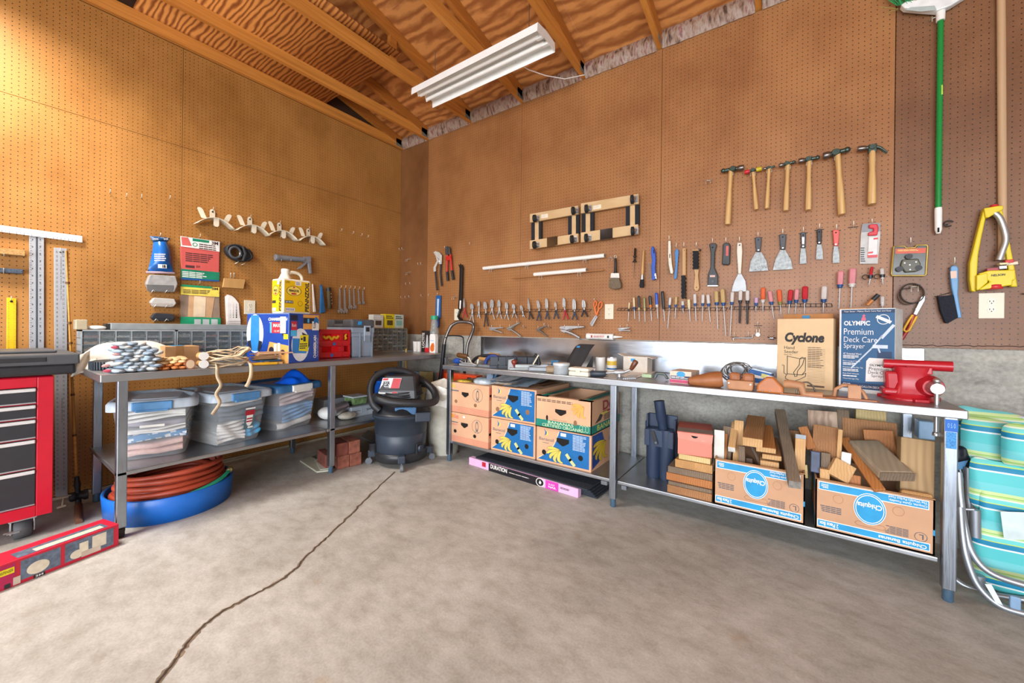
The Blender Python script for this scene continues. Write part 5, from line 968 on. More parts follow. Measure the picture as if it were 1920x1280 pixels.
# saws, plane and the other tools at the left half
t=T('hacksaw','hacksaw with blue grip lying at the left end of the bench','saw');a,c=V((1.375,-.53,HZ+.028)),V((1.45,-.545,HZ+.034));t.part('grip',B().lathe(a,c,[(0,.015),(.1,.022),(.5,.024),(.85,.02),(1,.017)],14),GBL);t.part('frame',B().tube([c,V((1.5,-.56,HZ+.02)),V((1.62,-.58,HZ+.02)),V((1.66,-.58,HZ+.012))],.007,8),STL);t.part('blade',B().box((1.45,-.556,HZ+.0),(1.66,-.554,HZ+.014)),STL);t.done()
t=T('hand_scraper','scraper with round brown wooden handle and dark steel blade','scraper');a,c=PY(-.48,858,665),PY(-.48,877,669);t.part('handle',B().lathe(a,c,[(0,.016),(.1,.02),(.8,.021),(1,.016)],14),mat('handle_umber','#5d3d1e',.4));t.part('blade',B().bar(PY(-.48,874,672),V((PY(-.48,861,684).x,-.5,HZ+.006)),.022,.006,(0,-1,0)),mat('blade_grey','#6a6a66',.5,.6));t.part('bracket',B().tube([c,PY(-.48,880,672),PY(-.48,884,680),V((PY(-.48,892,684).x,-.5,HZ+.006))],.006,6),CREAM);t.done()
t=T('hand_saw','hand saw with black loop handle and wood grip towards the backsplash','saw');b=B();b.tube(smooth_path([PY(-.3,*q) for q in ((886,678),(893,671),(905,667),(918,666),(932,668))],5),.014,8);t.part('loop',b,BLK);t.part('grip',B().cyl(PY(-.32,899,672),PY(-.32,918,674),.016),HW);t.part('blade',B().box((1.62,-.33,HZ),(1.9,-.328,HZ+.05)),STL);t.done()
t=T('wood_float','trowel with pale wooden dowel grip leaning on the backsplash','trowel');t.part('grip',B().cyl(PY(-.2,919,664),PY(-.2,936,667),.017),HW);t.part('plate',B().box((1.62,-.26,HZ),(1.85,-.16,HZ+.004)),STL);t.part('post',B().box((1.7,-.215,HZ),(1.72,-.2,HZ+.07)),STL);t.done()
t=T('angle_bracket','cream painted angle bracket standing by the blue-handled float','bracket');a=PY(-.52,894,684);t.part('upright',B().bar(PY(-.52,897,673),PY(-.52,895,684),.012,.006,(0,-1,0)),CREAM);t.part('foot',B().bar(V((a.x-.04,-.53,HZ+.004)),V((a.x+.03,-.55,HZ+.004)),.02,.006),CREAM);t.done()
t=T('plaster_float','plaster float with curved blue handle and flat grey plate','trowel');b=B().tube(smooth_path([PY(-.48,*q) for q in ((910,683),(913,674),(920,668),(930,668),(936,674))],5),.016,10);t.part('handle',b,mat('float_blue','#27407f',.45));t.part('plate',B().box((1.62,-.56,HZ+.0),(1.80,-.47,HZ+.018)),mat('float_grey','#6f7377',.6),bev=.003);t.done()
t=T('miter_box','long dark blue plastic miter box','miter box');MB_=mat('miter_navy','#1b2230',.45,var=.06);x0,y0=1.79,-.575;M=frame((x0,y0,HZ),(.80,.60,0),(-.6,.8,0));t.part('base',B(M).box((0,0,0),(.36,.12,.018)),MB_)
for s in (0,.105):
    b=B(M)
    for a,c in ((0,.06),(.064,.12),(.124,.2),(.204,.28),(.284,.36)):b.box((a,s,.018),(c,s+.014,.085))
    t.part('slotted_wall',b,MB_,bev=.002)
t.part('clamp_lip',B(M).box((-.006,-.03,0),(.05,0,.02)),MB_);t.done()
one('plane_iron','pale steel plane iron leaning at the end of the miter box','blade',B().bar(V((1.975,-.565,HZ)),V((1.96,-.54,HZ+.072)),.05,.004,(0,-1,0)),mat('iron_pale','#a9bccb',.35,.6))
t=T('hand_plane','steel hand plane with round red-brown knob and black rear handle','plane');o=V((2.0,-.58,HZ));M=frame(o,(.80,.6,0),(-.6,.8,0));t.part('sole',B(M).box((-.02,0,0),(.24,.055,.014)).box((.02,0,.014),(.2,.004,.04)).box((.02,.051,.014),(.2,.055,.04)),mat('plane_iron','#8a8d8c',.35,.9),bev=.003);k0=M@V((.015,.027,.014));t.part('knob',B().lathe(k0,k0+V((0,0,.06)),[(0,.013),(.3,.011),(.5,.019),(.75,.024),(.93,.017),(1,.004)],14),mat('knob_red','#7a2f22',.3));t.part('frog',B().bar(M@V((.14,.027,.02)),M@V((.19,.027,.11)),.048,.008,tuple(M.to_3x3()@V((1,0,0)))),mat('lever_cream','#bdb7a0',.35,.7));t.part('tote',B().tube([M@V(q) for q in ((.185,.027,.015),(.2,.027,.05),(.19,.027,.09),(.165,.027,.115))],[.014,.013,.013,.011],10),BLK);t.done()
t=T('block_plane','low grey angle plane between the hand plane and the wrench','plane');M=frame((2.13,-.565,HZ),(.9,.4,0),(-.4,.9,0));t.part('body',B(M).box((0,0,0),(.17,.05,.03)),mat('plane_grey','#777a7d',.45,.6),bev=.004);t.part('fin',B(M).prism([V((.02,.02,.03)),V((.15,.02,.03)),V((.13,.02,.05))],(0,1,0),.006),mat('plane_grey','#777a7d',.45,.6));t.done()
t=T('pipe_wrench','rusty red pipe wrench lying behind the cylindrical roller','wrench');a,c=V((2.17,-.42,HZ+.016)),V((2.42,-.5,HZ+.016));t.part('handle',B().bar(a,c,.03,.02),mat('wrench_rust','#7d4636',.55,.4,bump=.3));t.part('jaw',B().box(c+V((-.01,-.03,-.012)),c+V((.05,.03,.02))),STL,bev=.004);t.part('blue_tag',B().box((2.2,-.36,HZ+.03),(2.26,-.35,HZ+.07)),mat('tag_blue','#2f6f9a',.5));t.done()
one('seam_roller','tan cork roller with metal core on the bench edge','roller',B().lathe((2.285,-.575,HZ+.024),(2.355,-.545,HZ+.024),[(0,.008),(.001,.02),(.1,.024),(.9,.024),(1,.02)],16),mat('roller_tan','#9a8468',.6,var=.3))
t=T('clear_jar','clear ribbed plastic jar of small screws','jar');JAR=mat('jar_clear','#cdd6da',.12,alpha=.55);c=V((2.40,-.575,HZ));t.part('jar',B().lathe(c,c+V((0,0,.06)),[(0,.05),(.05,.054),(.3,.05),(.35,.054),(.65,.05),(.7,.054),(1,.052)],24),JAR);t.part('lid',B().lathe(c+V((0,0,.06)),c+V((0,0,.075)),[(0,.057),(1,.057)],24),mat('jar_lid','#c9d0d2',.25));t.done()
t=T('plastic_box','cream hinged plastic box with rounded lid at the bench edge','box');t.part('base',B().box((2.475,-.62,HZ),(2.615,-.53,HZ+.03)),CREAM,bev=.008);t.part('lid',B().box((2.472,-.623,HZ+.031),(2.618,-.527,HZ+.055)),mat('cream_lid','#e0dac9',.4),bev=.014);t.part('clasp',B().box((2.53,-.626,HZ+.02),(2.56,-.62,HZ+.042)),CREAM);t.done()
t=T('plastic_tray','curved dark grey plastic tray tilted up on edge with a scrap of blue tape','tray');b=B();p0,p1=V((2.29,-.42,HZ+.005)),V((2.42,-.44,HZ+.005))
ql=[PY(-.42,1056,690),PY(-.36,1068,668),PY(-.3,1079,650),PY(-.26,1088,645)];qr=[PY(-.42,1088,690),PY(-.36,1099,671),PY(-.3,1108,655),PY(-.26,1115,646)]
sl,sr=smooth_path(ql,5),smooth_path(qr,5);n_=len(sl)-1;b.grid(lambda u,v:sl[round(v*n_)].lerp(sr[round(v*n_)],u),4,n_);t.part('tray',b,mat('tray_charcoal','#33373b',.45),solid=.005)
t.part('blue_tape',B().prism([q+V((0,-.008,0)) for q in (PY(-.3,1083,648),PY(-.3,1089,648),PY(-.3,1088,651.5),PY(-.3,1082,651.5))],(0,-1,0),.002),mat('painter_tape2','#2f7fae',.5));t.part('rear_flap',B().prism([PY(-.32,*q) for q in ((1098,690),(1110,668),(1109,690))],(0,1,0),.02),BLK);t.done()
t=T('spray_can','white paper roll standing left of the yellow-labelled can','roll');p=PZ(HZ,1131,684);c=V((2.52,-.2,HZ));t.part('roll',B().cyl(c,c+V((0,0,.1)),.035,n=20),WHT);t.part('core',B().cyl(c+V((0,0,.1)),c+V((0,0,.101)),.015),BRW);t.done()
t=T('glue_can','white and yellow glue can with blue print before the backsplash','can');c=V((2.615,-.22,HZ));t.part('can',B().cyl(c,c+V((0,0,.1)),.034,n=20),WHT);t.part('yellow_label',B().cyl(c+V((0,0,.05)),c+V((0,0,.08)),.0345,n=20,caps=False),mat('label_gold','#d7b43c',.5));t.part('blue_print',B().lathe(c+V((0,0,.02)),c+V((0,0,.03)),[(0,.0346),(1,.0346)],20,caps=False),PBLUE);t.part('cap',B().cyl(c+V((0,0,.1)),c+V((0,0,.107)),.03,n=16),ALU);t.done()
t=T('open_carton','white open-flapped carton with blue tape against the backsplash','box');cm=mat('carton_milk','#d6cfc2',.7);t.part('carton',B().box((2.68,-.17,HZ),(2.85,-.05,HZ+.115)),cm,bev=.002);t.part('flap',B().bar((2.68,-.11,HZ+.115),(2.64,-.11,HZ+.13),.12,.003,(0,0,1)),cm);t.part('flap',B().bar((2.85,-.11,HZ+.115),(2.89,-.11,HZ+.105),.12,.003,(0,0,1)),cm);t.part('blue_tape',B().box((2.735,-.172,HZ+.08),(2.765,-.170,HZ+.1)),mat('painter_tape3','#3a9ad0',.5));t.done()
t=T('tool_roll','black cylindrical tool grip lying beside the brace','grip');a,c=V((2.60,-.575,HZ+.018)),V((2.70,-.54,HZ+.022));t.part('grip',B().lathe(a,c,[(0,.014),(.05,.02),(.9,.018),(1,.012)],14),mat('grip_slate','#333c46',.45));t.part('wood_collar',B().cyl(V((2.60,-.5,HZ+.016)),V((2.68,-.47,HZ+.02)),.013),BRW);t.done()
t=T('hand_brace','hand brace with turned brown knob raised on its steel crank','drill');pts_=[V((2.68,-.53,HZ+.022)),V((2.74,-.5,HZ+.03)),V((2.80,-.48,HZ+.035)),V((2.83,-.47,HZ+.05))];t.part('crank',B().tube(pts_,.008,8),STL);t.part('ratchet',B().lathe(pts_[1],pts_[2],[(0,.012),(.3,.018),(.6,.018),(1,.012)],12),STL);a=V((2.835,-.47,HZ+.05));t.part('knob',B().lathe(a,a+V((.035,-.0,.06)),[(0,.01),(.3,.015),(.9,.018),(1,.012)],12),mat('knob_umber','#6d3c20',.35));t.part('pawl',B().lathe(V((2.77,-.49,HZ+.001)),V((2.77,-.49,HZ+.03)),[(0,.014),(1,.012)],12),STL);t.done()
one('steel_scraper','triangular steel scraper blade lying flat before the brace','scraper',B().prism([PZ(HZ+.001,*q) for q in ((1132,708),(1148,700),(1161,706),(1156,711))],(0,0,1),.003),STL)
t=T('paper_sheets','white papers and instruction sheets lying flat right of the brace','papers')
for k,q in enumerate((((1160,705),(1200,697),(1236,694),(1222,701),(1190,709)),((1168,702),(1196,696),(1215,699),(1186,706)))):t.part('sheet',B().prism([PZ(HZ+.002+.003*k,*p) for p in q],(0,0,1),.0025),WHT)
t.done()
t=T('notched_trowel','notched steel spreader with teeth on the white papers','spreader');q=[PZ(HZ+.004,*p) for p in ((1171,709),(1192,708),(1196,703),(1176,704))];t.part('plate',B().prism(q,(0,0,1),.004),STL);t.part('teeth',B().pieces(lambda b:[b.box(q[0].lerp(q[1],k/6)+V((-.004,-.016,-.004)),q[0].lerp(q[1],k/6)+V((.004,.0,.002))) for k in range(7)]),STL);t.done()
one('green_sponge','small pale green sponge on the white papers','sponge',B().box((2.90,-.46,HZ+.008),(2.96,-.43,HZ+.03)),mat('sponge_green','#a9bf9a',.8),bev=.004);one('steel_float','grey bent metal float handle on the papers','handle',B().tube([V((2.97,-.42,HZ+.008)),V((2.985,-.42,HZ+.035)),V((3.03,-.43,HZ+.035)),V((3.05,-.44,HZ+.01))],.009,8),mat('float_steel','#6f7f80',.4,.6))
# ------------------------------------------------------------------ on the left bench
LZ=.83
GREYC=mat('cabinet_grey','#9aa2a8',.45,.1);DRW=mat('drawer_clear','#8c9aa2',.12,alpha=.2);BEIGE=mat('cabinet_beige','#8a7f66',.5)
CON=[mat('parts_%d'%k,c,.5,m,var=.6,scale=90) for k,(c,m) in enumerate((('#8a6a45',0),('#b8bcc0',.7),('#4a4038',0),('#c9b48a',0),('#6d7a78',0),('#d0cfc8',0),('#7d4638',0),('#9a9a96',.8)))]
def drawer_cabinet(label,x,y0,y1,z0,z1,cols,rows,cm,dep,seed,wide=None):
    t=T('drawer_cabinet',label,'cabinet','small parts cabinets');r=random.Random(seed);e=.012
    b=B().box((x-dep,y0,z0),(x-dep+.004,y1,z1)).box((x-dep,y0,z0),(x,y0+.006,z1)).box((x-dep,y1-.006,z0),(x,y1,z1)).box((x-dep,y0,z1-.008),(x,y1,z1)).box((x-dep,y0,z0),(x,y1,z0+.008));t.part('shell',b,cm);t.part('shade_back',B().box((x-.05,y0+.006,z0+.008),(x-.048,y1-.006,z1-.008)),mat('cabinet_shade','#2b2c2e',.8))  # near-black sheet behind the drawers paints in the shade of the interior
    yy=[lerp(y0+.006,y1-.006,k/cols) for k in range(cols+1)] if not wide else wide;zz_=[lerp(z0+.008,z1-.008,k/rows) for k in range(rows+1)]
    b=B()
    for y in yy[1:-1]:b.box((x-dep,y-.0022,z0),(x-.002,y+.0022,z1))
    for z in zz_[1:-1]:b.box((x-dep,y0,z-.0012),(x-.004,y1,z+.0012))
    t.part('dividers',b,cm)
    for i in range(len(yy)-1):
        for j in range(rows):
            a,c,p,q=yy[i]+.0035,yy[i+1]-.0035,zz_[j]+.003,zz_[j+1]-.003
            bd=B().box((x-.004,a,p),(x-.001,c,q)).box((x-.003,a+.004,p+.001),(x+.006,c-.004,p+.004));d=t.part('drawer',bd,DRW)
            h=(q-p)*r.uniform(.3,.8);n=6;b=B();ph=[r.uniform(.4,1) for _ in range(n+1)]
            vs=[(x-.008,lerp(a+.002,c-.002,k/n),p) for k in range(n+1)]+[(x-.010,lerp(a+.002,c-.002,k/n),p+h*ph[k]) for k in range(n+1)]+[(x-.04,lerp(a+.002,c-.002,k/n),p+h*ph[n-k]*.9) for k in range(n+1)]
            N_=n+1;b.add(vs,[(k,k+1,N_+k+1,N_+k) for k in range(n)]+[(N_+k,N_+k+1,2*N_+k+1,2*N_+k) for k in range(n)])
            t.part('contents',b,r.choice(CON),d)
    t.done()
s_=PX(.33,330,640).y
drawer_cabinet('grey small-parts cabinet of clear drawers at the left end of the left bench',.33,-2.515,s_,LZ,1.043,6,5,GREYC,.15,1)
drawer_cabinet('grey small-parts cabinet of clear drawers behind the cloth straps',.33,s_+.004,s_+.47,LZ,1.043,6,5,GREYC,.15,2)
w6=[-.60,-.55]+[lerp(-.50,-.142,k/6) for k in range(7)]
drawer_cabinet('beige small-parts cabinet with many tiny drawers in the corner',.30,-.606,-.136,LZ,1.072,8,6,BEIGE,.12,3,w6)
p,q=PX(.25,205,600),PX(.25,478,600);t=T('metal_tray','long low grey metal tray lying on top of the drawer cabinets','tray');t.part('tray',B().box((.2,p.y,1.0445),(.29,q.y,1.085)),mat('tray_grey','#8f9698',.5,.3),bev=.003);t.part('dark_end',B().box((.2,p.y-.02,1.0445),(.28,p.y,1.08)),BLK);t.done()
for k,(a,c,z1,m,nm,lb_) in enumerate(((141,164,599,mat('glass_block','#b9ae92',.25,alpha=.8),'glass_block','yellowed clear plastic block on the left end of the drawer cabinet'),(166,197,608,C_WH,'white_bag','small white plastic bag lying on the drawer cabinet'))):
    p,q=PX(.31,a,613),PX(.31,c,z1)
    if k==0:one(nm,lb_,'block',B().box((.24,p.y,1.044),(.32,q.y,q.z)),m,bev=.004)
    else:one(nm,lb_,'bag',B().ball((.28,(p.y+q.y)/2,1.056),.03,14,8,(1,1.5,.42)),m)
# wheel, sack, gloves
t=T('rubber_wheel','small black treaded rubber wheel lying flat under the white sack','wheel');c=V((.60,-2.425,LZ));t.part('tyre',B().lathe(c,c+V((0,0,.05)),[(0,.075),(.1,.09),(.9,.09),(1,.075)],36),RUB);b=B()
for k in range(44):a=2*PI*k/44;b.box((-.0022,-.004,.004),(.0022,.004,.046),frame(c+V((.091*math.cos(a),.091*math.sin(a),0)),(-math.sin(a),math.cos(a),0),(-math.cos(a),-math.sin(a),0)))
t.part('tread',b,mat('tread_grey','#3c4650',.7),kind='stuff');t.done()
b=B();r=random.Random(2)
def sack(u,v):
    y=lerp(-2.50,-2.10,u);w_=math.sin(PI*min(1,max(0,u*.94+.03)))**.6
    return V((.44+.11*math.cos(PI*v)*w_,y,LZ+.002+(.06+.115*w_*(1-.45*u)+.010*math.sin(9*u+3*v))*math.sin(PI*v)**.7))
b.grid(sack,30,14);t=T('canvas_sack','white canvas sack slumped behind the glove pile and the small wheel','sack');t.part('sack',b,mat('canvas_white','#d9d4c8',.9,bump=.3,scale=14));b=B();c4=[PX(.46,*q) for q in ((148,667),(186,650),(130,703),(174,694))];b.grid(lambda u,v:c4[0].lerp(c4[1],u).lerp(c4[2].lerp(c4[3],u),v)+V((.014*math.sin(7*u+2*v)+.03*v,0,.006*math.sin(5*v+3*u))),10,10);t.part('hanging_corner',b,mat('canvas_white','#d9d4c8',.9),solid=.006);t.done()
def glove(M,m,label,group,l=.11,w_=.042,h_=.015,cuff=None,seed=0):
    """folded work glove seen from its rounded end"""
    r=random.Random(seed);ph=r.uniform(0,6);b=B(M);sg=lambda s,e:(abs(s)**e)*(1 if s>=0 else-1)
    def fn(u,v):
        a=2*PI*u;t_=v;rad=(math.sin(PI*min(.5,t_*1.9)))**.55 if t_<.5 else 1-.18*(t_-.5)
        return V((w_/2*rad*sg(math.cos(a),.8)+.004*math.sin(7*t_+ph),-.012+l*t_,h_*.5+h_*.5*rad*sg(math.sin(a),.8)+.003*math.sin(5*t_+ph)))
    b.grid(fn,14,9,True,True)
    if cuff is None:return one('work_glove',label,'glove',b,m,group)
    t=T('work_glove',label,'glove',group);t.part('glove',b,m);t.part('cuff',B(M).lathe((w_*-.5,l*.15,h_*.5),(w_*-.95,l*.12,h_*.5),[(0,h_*.34),(.6,h_*.4),(1,h_*.15)],8),cuff);t.done()
GL=[mat('glove_%d'%k,c,.9,bump=.25,scale=60,var=.06) for k,c in enumerate(('#939fa8','#a5adb2','#8494a3','#b0b3b1','#8fa3b3'))];CUF=mat('cuff_red','#b04a5c',.9);CUF2=mat('cuff_pink','#bd8f8b',.9)
r=random.Random(21);k=0
for row in range(9):
    n=4 if row<7 else 3
    for i in range(n):
        y=-2.452+.040*i+(.02 if row%2 else 0)+.012*(row>4)+r.uniform(-.003,.003);x=.905-.006*row+r.uniform(-.006,.004);a=r.uniform(-.12,.12)
        M=frame((x,y,LZ+.001+.0165*row),(.12*r.uniform(-1,1),1,r.uniform(-.12,.12)),(-1,a,.02))
        ed=i==0 and row in (0,2,5,7)
        glove(M,GL[k%5],'grey knit glove, %s layer from the pile bottom, %s from the left'%(ordinal(row),ordinal(i)),'grey gloves piled on the left bench',.115,.054+r.uniform(-.005,.005),.0215,(CUF if row%3<2 else CUF2) if ed else None,k);k+=1
for row in range(4):
    for i in range(4 if row<2 else 4):
        y=-2.30+.036*i+(.016 if row%2 else 0);M=frame((.885-.01*row+r.uniform(-.005,.005),y,LZ+.001+.0145*row),(0,1,r.uniform(-.15,.15)),(-1,r.uniform(-.2,.2),.02))
        glove(M,mat('glove_orange','#b0682f',.7,bump=.1) if row<2 else mat('glove_cream','#c9a97a',.8,bump=.15),'%s leather glove beside the grey pile, %s layer up, %s from the left'%('orange' if row<2 else 'cream',ordinal(row),ordinal(i)),'orange gloves on the left bench' if row<2 else 'cream gloves on the left bench',.1,.043,.019,None,60+row*4+i)
t=T('leather_gauntlet','brown leather glove cuff standing beside the white spools','glove');a=V((.9,-2.165,LZ+.028));t.part('cuff',B().lathe(a,a+V((-.09,.015,0)),[(0,.03),(.2,.027),(1,.02)],14,squash=((0,1,0),.8)),mat('gauntlet','#8a5338',.6));t.part('lining',B().lathe(a+V((.002,0,0)),a+V((.003,0,0)),[(0,.024),(1,.024)],12,squash=((0,1,0),.8)),mat('lining','#d0b594',.8));t.done()
for k,z in enumerate((LZ+.024,LZ+.070)):
    a=V((.905,-2.105,z));t=T('thread_spool','white-capped spool lying sideways, '+('lower' if k==0 else 'upper')+' of the two','spool','white spools');t.part('spool',B().cyl(a+V((-.06,0,0)),a,.02,n=16),HW);t.part('cap',B().cyl(a,a+V((.004,0,0)),.0235,n=24),WHT);t.done()
t=T('kraft_carton','brown taped carton behind the gloves and straps','box');p,q=PX(.6,309,668),PX(.6,374,648);t.part('carton',B().box((.45,p.y,LZ),(.6,q.y,q.z)),mat('kraft','#b48a5c',.75),bev=.003);t.part('packing_tape',B().box((.4495,lerp(p.y,q.y,.3),LZ),(.6008,lerp(p.y,q.y,.52),q.z+.001)),mat('tape_tan','#a27848',.35));t.part('blue_tape',B().box((.5,lerp(p.y,q.y,.25),q.z),(.58,lerp(p.y,q.y,.6),q.z+.003)),mat('painter_tape2','#2f7fae',.5));t.done()
# bundle of cloth straps with two ends hanging over the edge
STP=mat('strap_cotton','#cdb898',.9,bump=.3,scale=80,var=.1);t=T('strap_bundle','coiled bundle of cream cotton straps with two ends hanging over the bench edge','straps');r=random.Random(6)
for k in range(11):
    w_=.10+.012*r.uniform(-1,1);hz_=.012+.0075*k;c=V((.84+.03*r.uniform(-1,1),-1.985+.025*r.uniform(-1,1)+.002*k,LZ+hz_));tl=r.uniform(-.3,.5)
    pts_=[c+V((.055*math.sin(a)*(1+.2*r.random()),w_*math.cos(a),.012*math.sin(2*a+k)+.02*tl*math.cos(a)+(.02 if math.cos(a)>.5 else 0)*(k>5))) for a in [2*PI*q/16 for q in range(16)]]
    t.part('loop',B().tube(pts_,.011,6,True,flat=((0,0,1),.32)),STP)
e1=[V((.88,-2.04,LZ+.02)),V((.938,-2.05,LZ+.004)),V((.945,-2.05,LZ-.05)),V((.95,-2.035,LZ-.1)),V((.945,-2.055,LZ-.15)),V((.952,-2.04,LZ-.2)),V((.946,-2.065,LZ-.25)),V((.948,-2.075,LZ-.265))]
t.part('hanging_end',B().tube(smooth_path(e1,5),.011,6,flat=((1,.3,0),.25)),STP);e2=[V((.88,-1.87,LZ+.03)),V((.938,-1.875,LZ+.004)),V((.95,-1.878,LZ-.05)),V((.951,-1.892,LZ-.1)),V((.95,-1.905,LZ-.125))];t.part('hanging_end',B().tube(smooth_path(e2,5),.012,6,flat=((1,0,0),.25)),STP);t.done()
# shims and sheath
SHM=wood('shim_cedar','#c9a078','#a87a50',24,(1,.15,1),2,.7);r=random.Random(14)
for k in range(9):
    a=V((.80+.1*r.random(),-1.84+.04*r.random(),LZ+.028+.0062*k));d=V((r.uniform(-.25,.25),1,r.uniform(-.02,.05))).normalized();one('wood_shim',ordinal(8-k)+' thin cedar shim from the top of the stack before the opener carton','shim',B().bar(a,a+d*.2,.035,.006),SHM,'cedar shims on the left bench',bev=.001)
one('blue_folder','dark blue folded sheet under the cedar shims','folder',B().box((.75,-1.80,LZ+.018),(.9,-1.68,LZ+.026)),mat('folder_blue','#1f4f6d',.5));t=T('saw_sheath','yellow plastic sheath with wooden tip along the bench edge','sheath');t.part('sheath',B().bar(V((.90,-1.87,LZ+.008)),V((.925,-1.72,LZ+.008)),.05,.014),mat('sheath_yellow','#c9971c',.4),bev=.003);t.part('tip',B().bar(V((.925,-1.72,LZ+.008)),V((.93,-1.69,LZ+.008)),.03,.014),HW);t.done()
# garage opener carton
t=T('opener_carton','blue and orange garage door opener carton standing on the left bench','box');C_=V((.925,-1.645,LZ));ud=V((-.261,.965,0));bd_=V((-.965,-.261,0));CB_=mat('opener_blue','#0d3f9a',.4,var=.1);h=.335;M=frame(C_,ud,bd_);t.part('carton',B(M).box((0,0,0),(.248,.40,h)),CB_,bev=.002)
R_=Face(C_,ud*.248,(0,0,h));L_=Face(C_+bd_*.40,-bd_*.40,(0,0,h),V((.261,-.965,0))*1)
for f,nm in ((L_,'left'),(R_,'right')):pass
OR=mat('opener_orange','#d99a4e',.5);b=L_.shape(B(),[(.44,.0),(1,0),(1,.35),(.55,.42)],.0008);R_.rect(b,.44,.68,.985,.985,.0008);t.part('orange_panel',b,OR)
b=L_.disc(B(),.20,.58,.205,.40,.0010,28);R_.disc(b,.36,.36,.29,.34,.0010,24);t.part('opener_shell',b,mat('opener_white','#dfe2e6',.4));b=L_.shape(B(),[(.10,.96),(.30,.96),(.31,.35),(.28,.22),(.13,.22),(.09,.35)],.0016);R_.shape(b,[(.10,.2),(.55,.18),(.55,.48),(.1,.5)],.0016);t.part('opener_light',b,mat('opener_cyan','#2a7fc9',.4))
b=L_.shape(B(),[(.02,.42),(.10,.44),(.13,.25),(.1,.2),(.04,.3)],.002);L_.shape(b,[(.38,.42),(.30,.44),(.27,.25),(.3,.2),(.36,.3)],.002);R_.shape(b,[(.4,.62),(.62,.55),(.66,.35),(.55,.2),(.56,.5),(.42,.56)],.002);R_.rect(b,.04,.86,.26,.97,.001);L_.disc(b,.60,.25,.06,.07,.0016);L_.disc(b,.86,.22,.05,.05,.0016);L_.rect(b,.84,.55,.94,.68,.0016);R_.rect(b,.44,.8,.82,.92,.0016);t.part('black_print',b,mat('ink_navy','#171c30',.5))
b=L_.rect(B(),.60,.60,.82,.82,.0014);R_.rect(b,.06,.66,.24,.84,.0014);R_.rect(b,.1,.58,.1,.58);t.part('red_flash',b,mat('flash_red','#c4283a',.5));b=L_.rect(B(),.56,.6,.64,.82,.0012);R_.rect(b,.04,.54,.24,.66,.0012);R_.rect(b,.58,.82,.64,.9,.002);t.part('cyan_flash',b,mat('flash_cyan','#4ab0e0',.5))
b=L_.text(B(),'CHAMBERLAIN',.52,.85,.96,.91,shear=.15,bold=.03);L_.text(b,'Garage Door Opener',.54,.795,.92,.82);L_.text(b,'MAX',.64,.72,.80,.79,.002,bold=.02);L_.text(b,'1/2 HP',.66,.62,.78,.66,.002);L_.rect(b,.745,.07,.80,.40,.0018);L_.rect(b,.66,.12,.72,.38,.0018);R_.text(b,'Belt',.08,.73,.22,.79,.002)
rv=Face(R_.pt(.92,0),R_.v,-R_.u,R_.n);rv.text(b,'CHAMBERLAIN',.07,.02,.55,.12,bold=.03);rv.text(b,'Garage Door Opener',.10,-.04,.50,-.01);L_.rect(b,.80,.60,.93,.93,.0022);R_.rect(b,.74,.66,.98,.85,.0022);t.part('white_print',b,PWHT)
b=R_.shape(B(),[(.30,.24),(.60,.22),(.62,.56),(.34,.56)],.003);L_.rect(b,.88,.48,.98,.58,.002);t.part('yellow_ticket',b,mat('ticket_yellow','#e0d21c',.5));b=R_.fine(B(),.33,.27,.58,.40,3,.0036,2);R_.rect(b,.44,.43,.52,.53,.0036);R_.rect(b,.36,.46,.42,.5,.0036);R_.text(b,'120',.76,.70,.86,.82,.003);t.part('ticket_print',b,BLK)
b=R_.shape(B(),[(.78,.86),(.86,.95),(.96,.9),(.97,.8),(.88,.83),(.82,.8)],.003);t.part('blue_blot',b,mat('blot_blue','#1f6fae',.5));b=B();L_.line(b,[(0.005,.99),(.995,.99)],.004,.001);L_.line(b,[(.995,.99),(.995,.01)],.003,.001);t.part('worn_edge',b,mat('edge_pale','#7f98c4',.6));t.done()
# oil jug on the carton
t=T('oil_jug','yellow and white motor oil jug standing on the blue opener carton','jug');C_=V((.80,-1.632,LZ+h));ud,bd_=V((-.1,.995,0)).normalized(),V((-.995,-.1,0)).normalized();W_,D_,hh=.205,.135,.245;M=frame(C_,ud,bd_);JW=mat('jug_white','#e9e4cf',.35,var=.03);t.part('body',B(M).box((0,0,0),(W_,D_,hh)),JW,bev=.010)
R_=Face(C_,ud*W_,(0,0,hh));L_=Face(C_+bd_*D_,-bd_*D_,(0,0,hh));YEL=mat('oil_yellow','#e3b505',.4,var=.03)
t.part('yellow_label',L_.rect(R_.rect(B(),.06,.06,.95,.95),.05,.06,.90,.95),YEL)
b=B();rv=Face(R_.pt(.93,0),R_.v,-R_.u,R_.n);rv.text(b,'PENNZOIL',.07,.0,.95,.15,shear=.12,bold=.035);rv=Face(L_.pt(.88,0),L_.v,-L_.u,L_.n);rv.text(b,'PENNZOIL',.07,.0,.95,.2,shear=.12,bold=.035);R_.rect(b,.07,.30,.36,.38,.001);L_.rect(b,.07,.30,.40,.38,.001);R_.ring(b,.38,.66,.26,.14,.07,.002);L_.ring(b,.38,.66,.26,.14,.08,.002);R_.text(b,'PENNZOIL',.2,.63,.56,.70,.003,shear=.1,bold=.03);L_.text(b,'PENNZOIL',.22,.63,.55,.70,.003,shear=.1,bold=.03);R_.text(b,'SUPER',.08,.87,.24,.93,.001);R_.ring(b,.61,.31,.09,.075,.12,.001);R_.fine(b,.10,.09,.40,.16,2,.001,2);R_.fine(b,.45,.84,.62,.93,3,.0012,3);t.part('black_lettering',b,mat('ink_black','#2d2a28',.7))
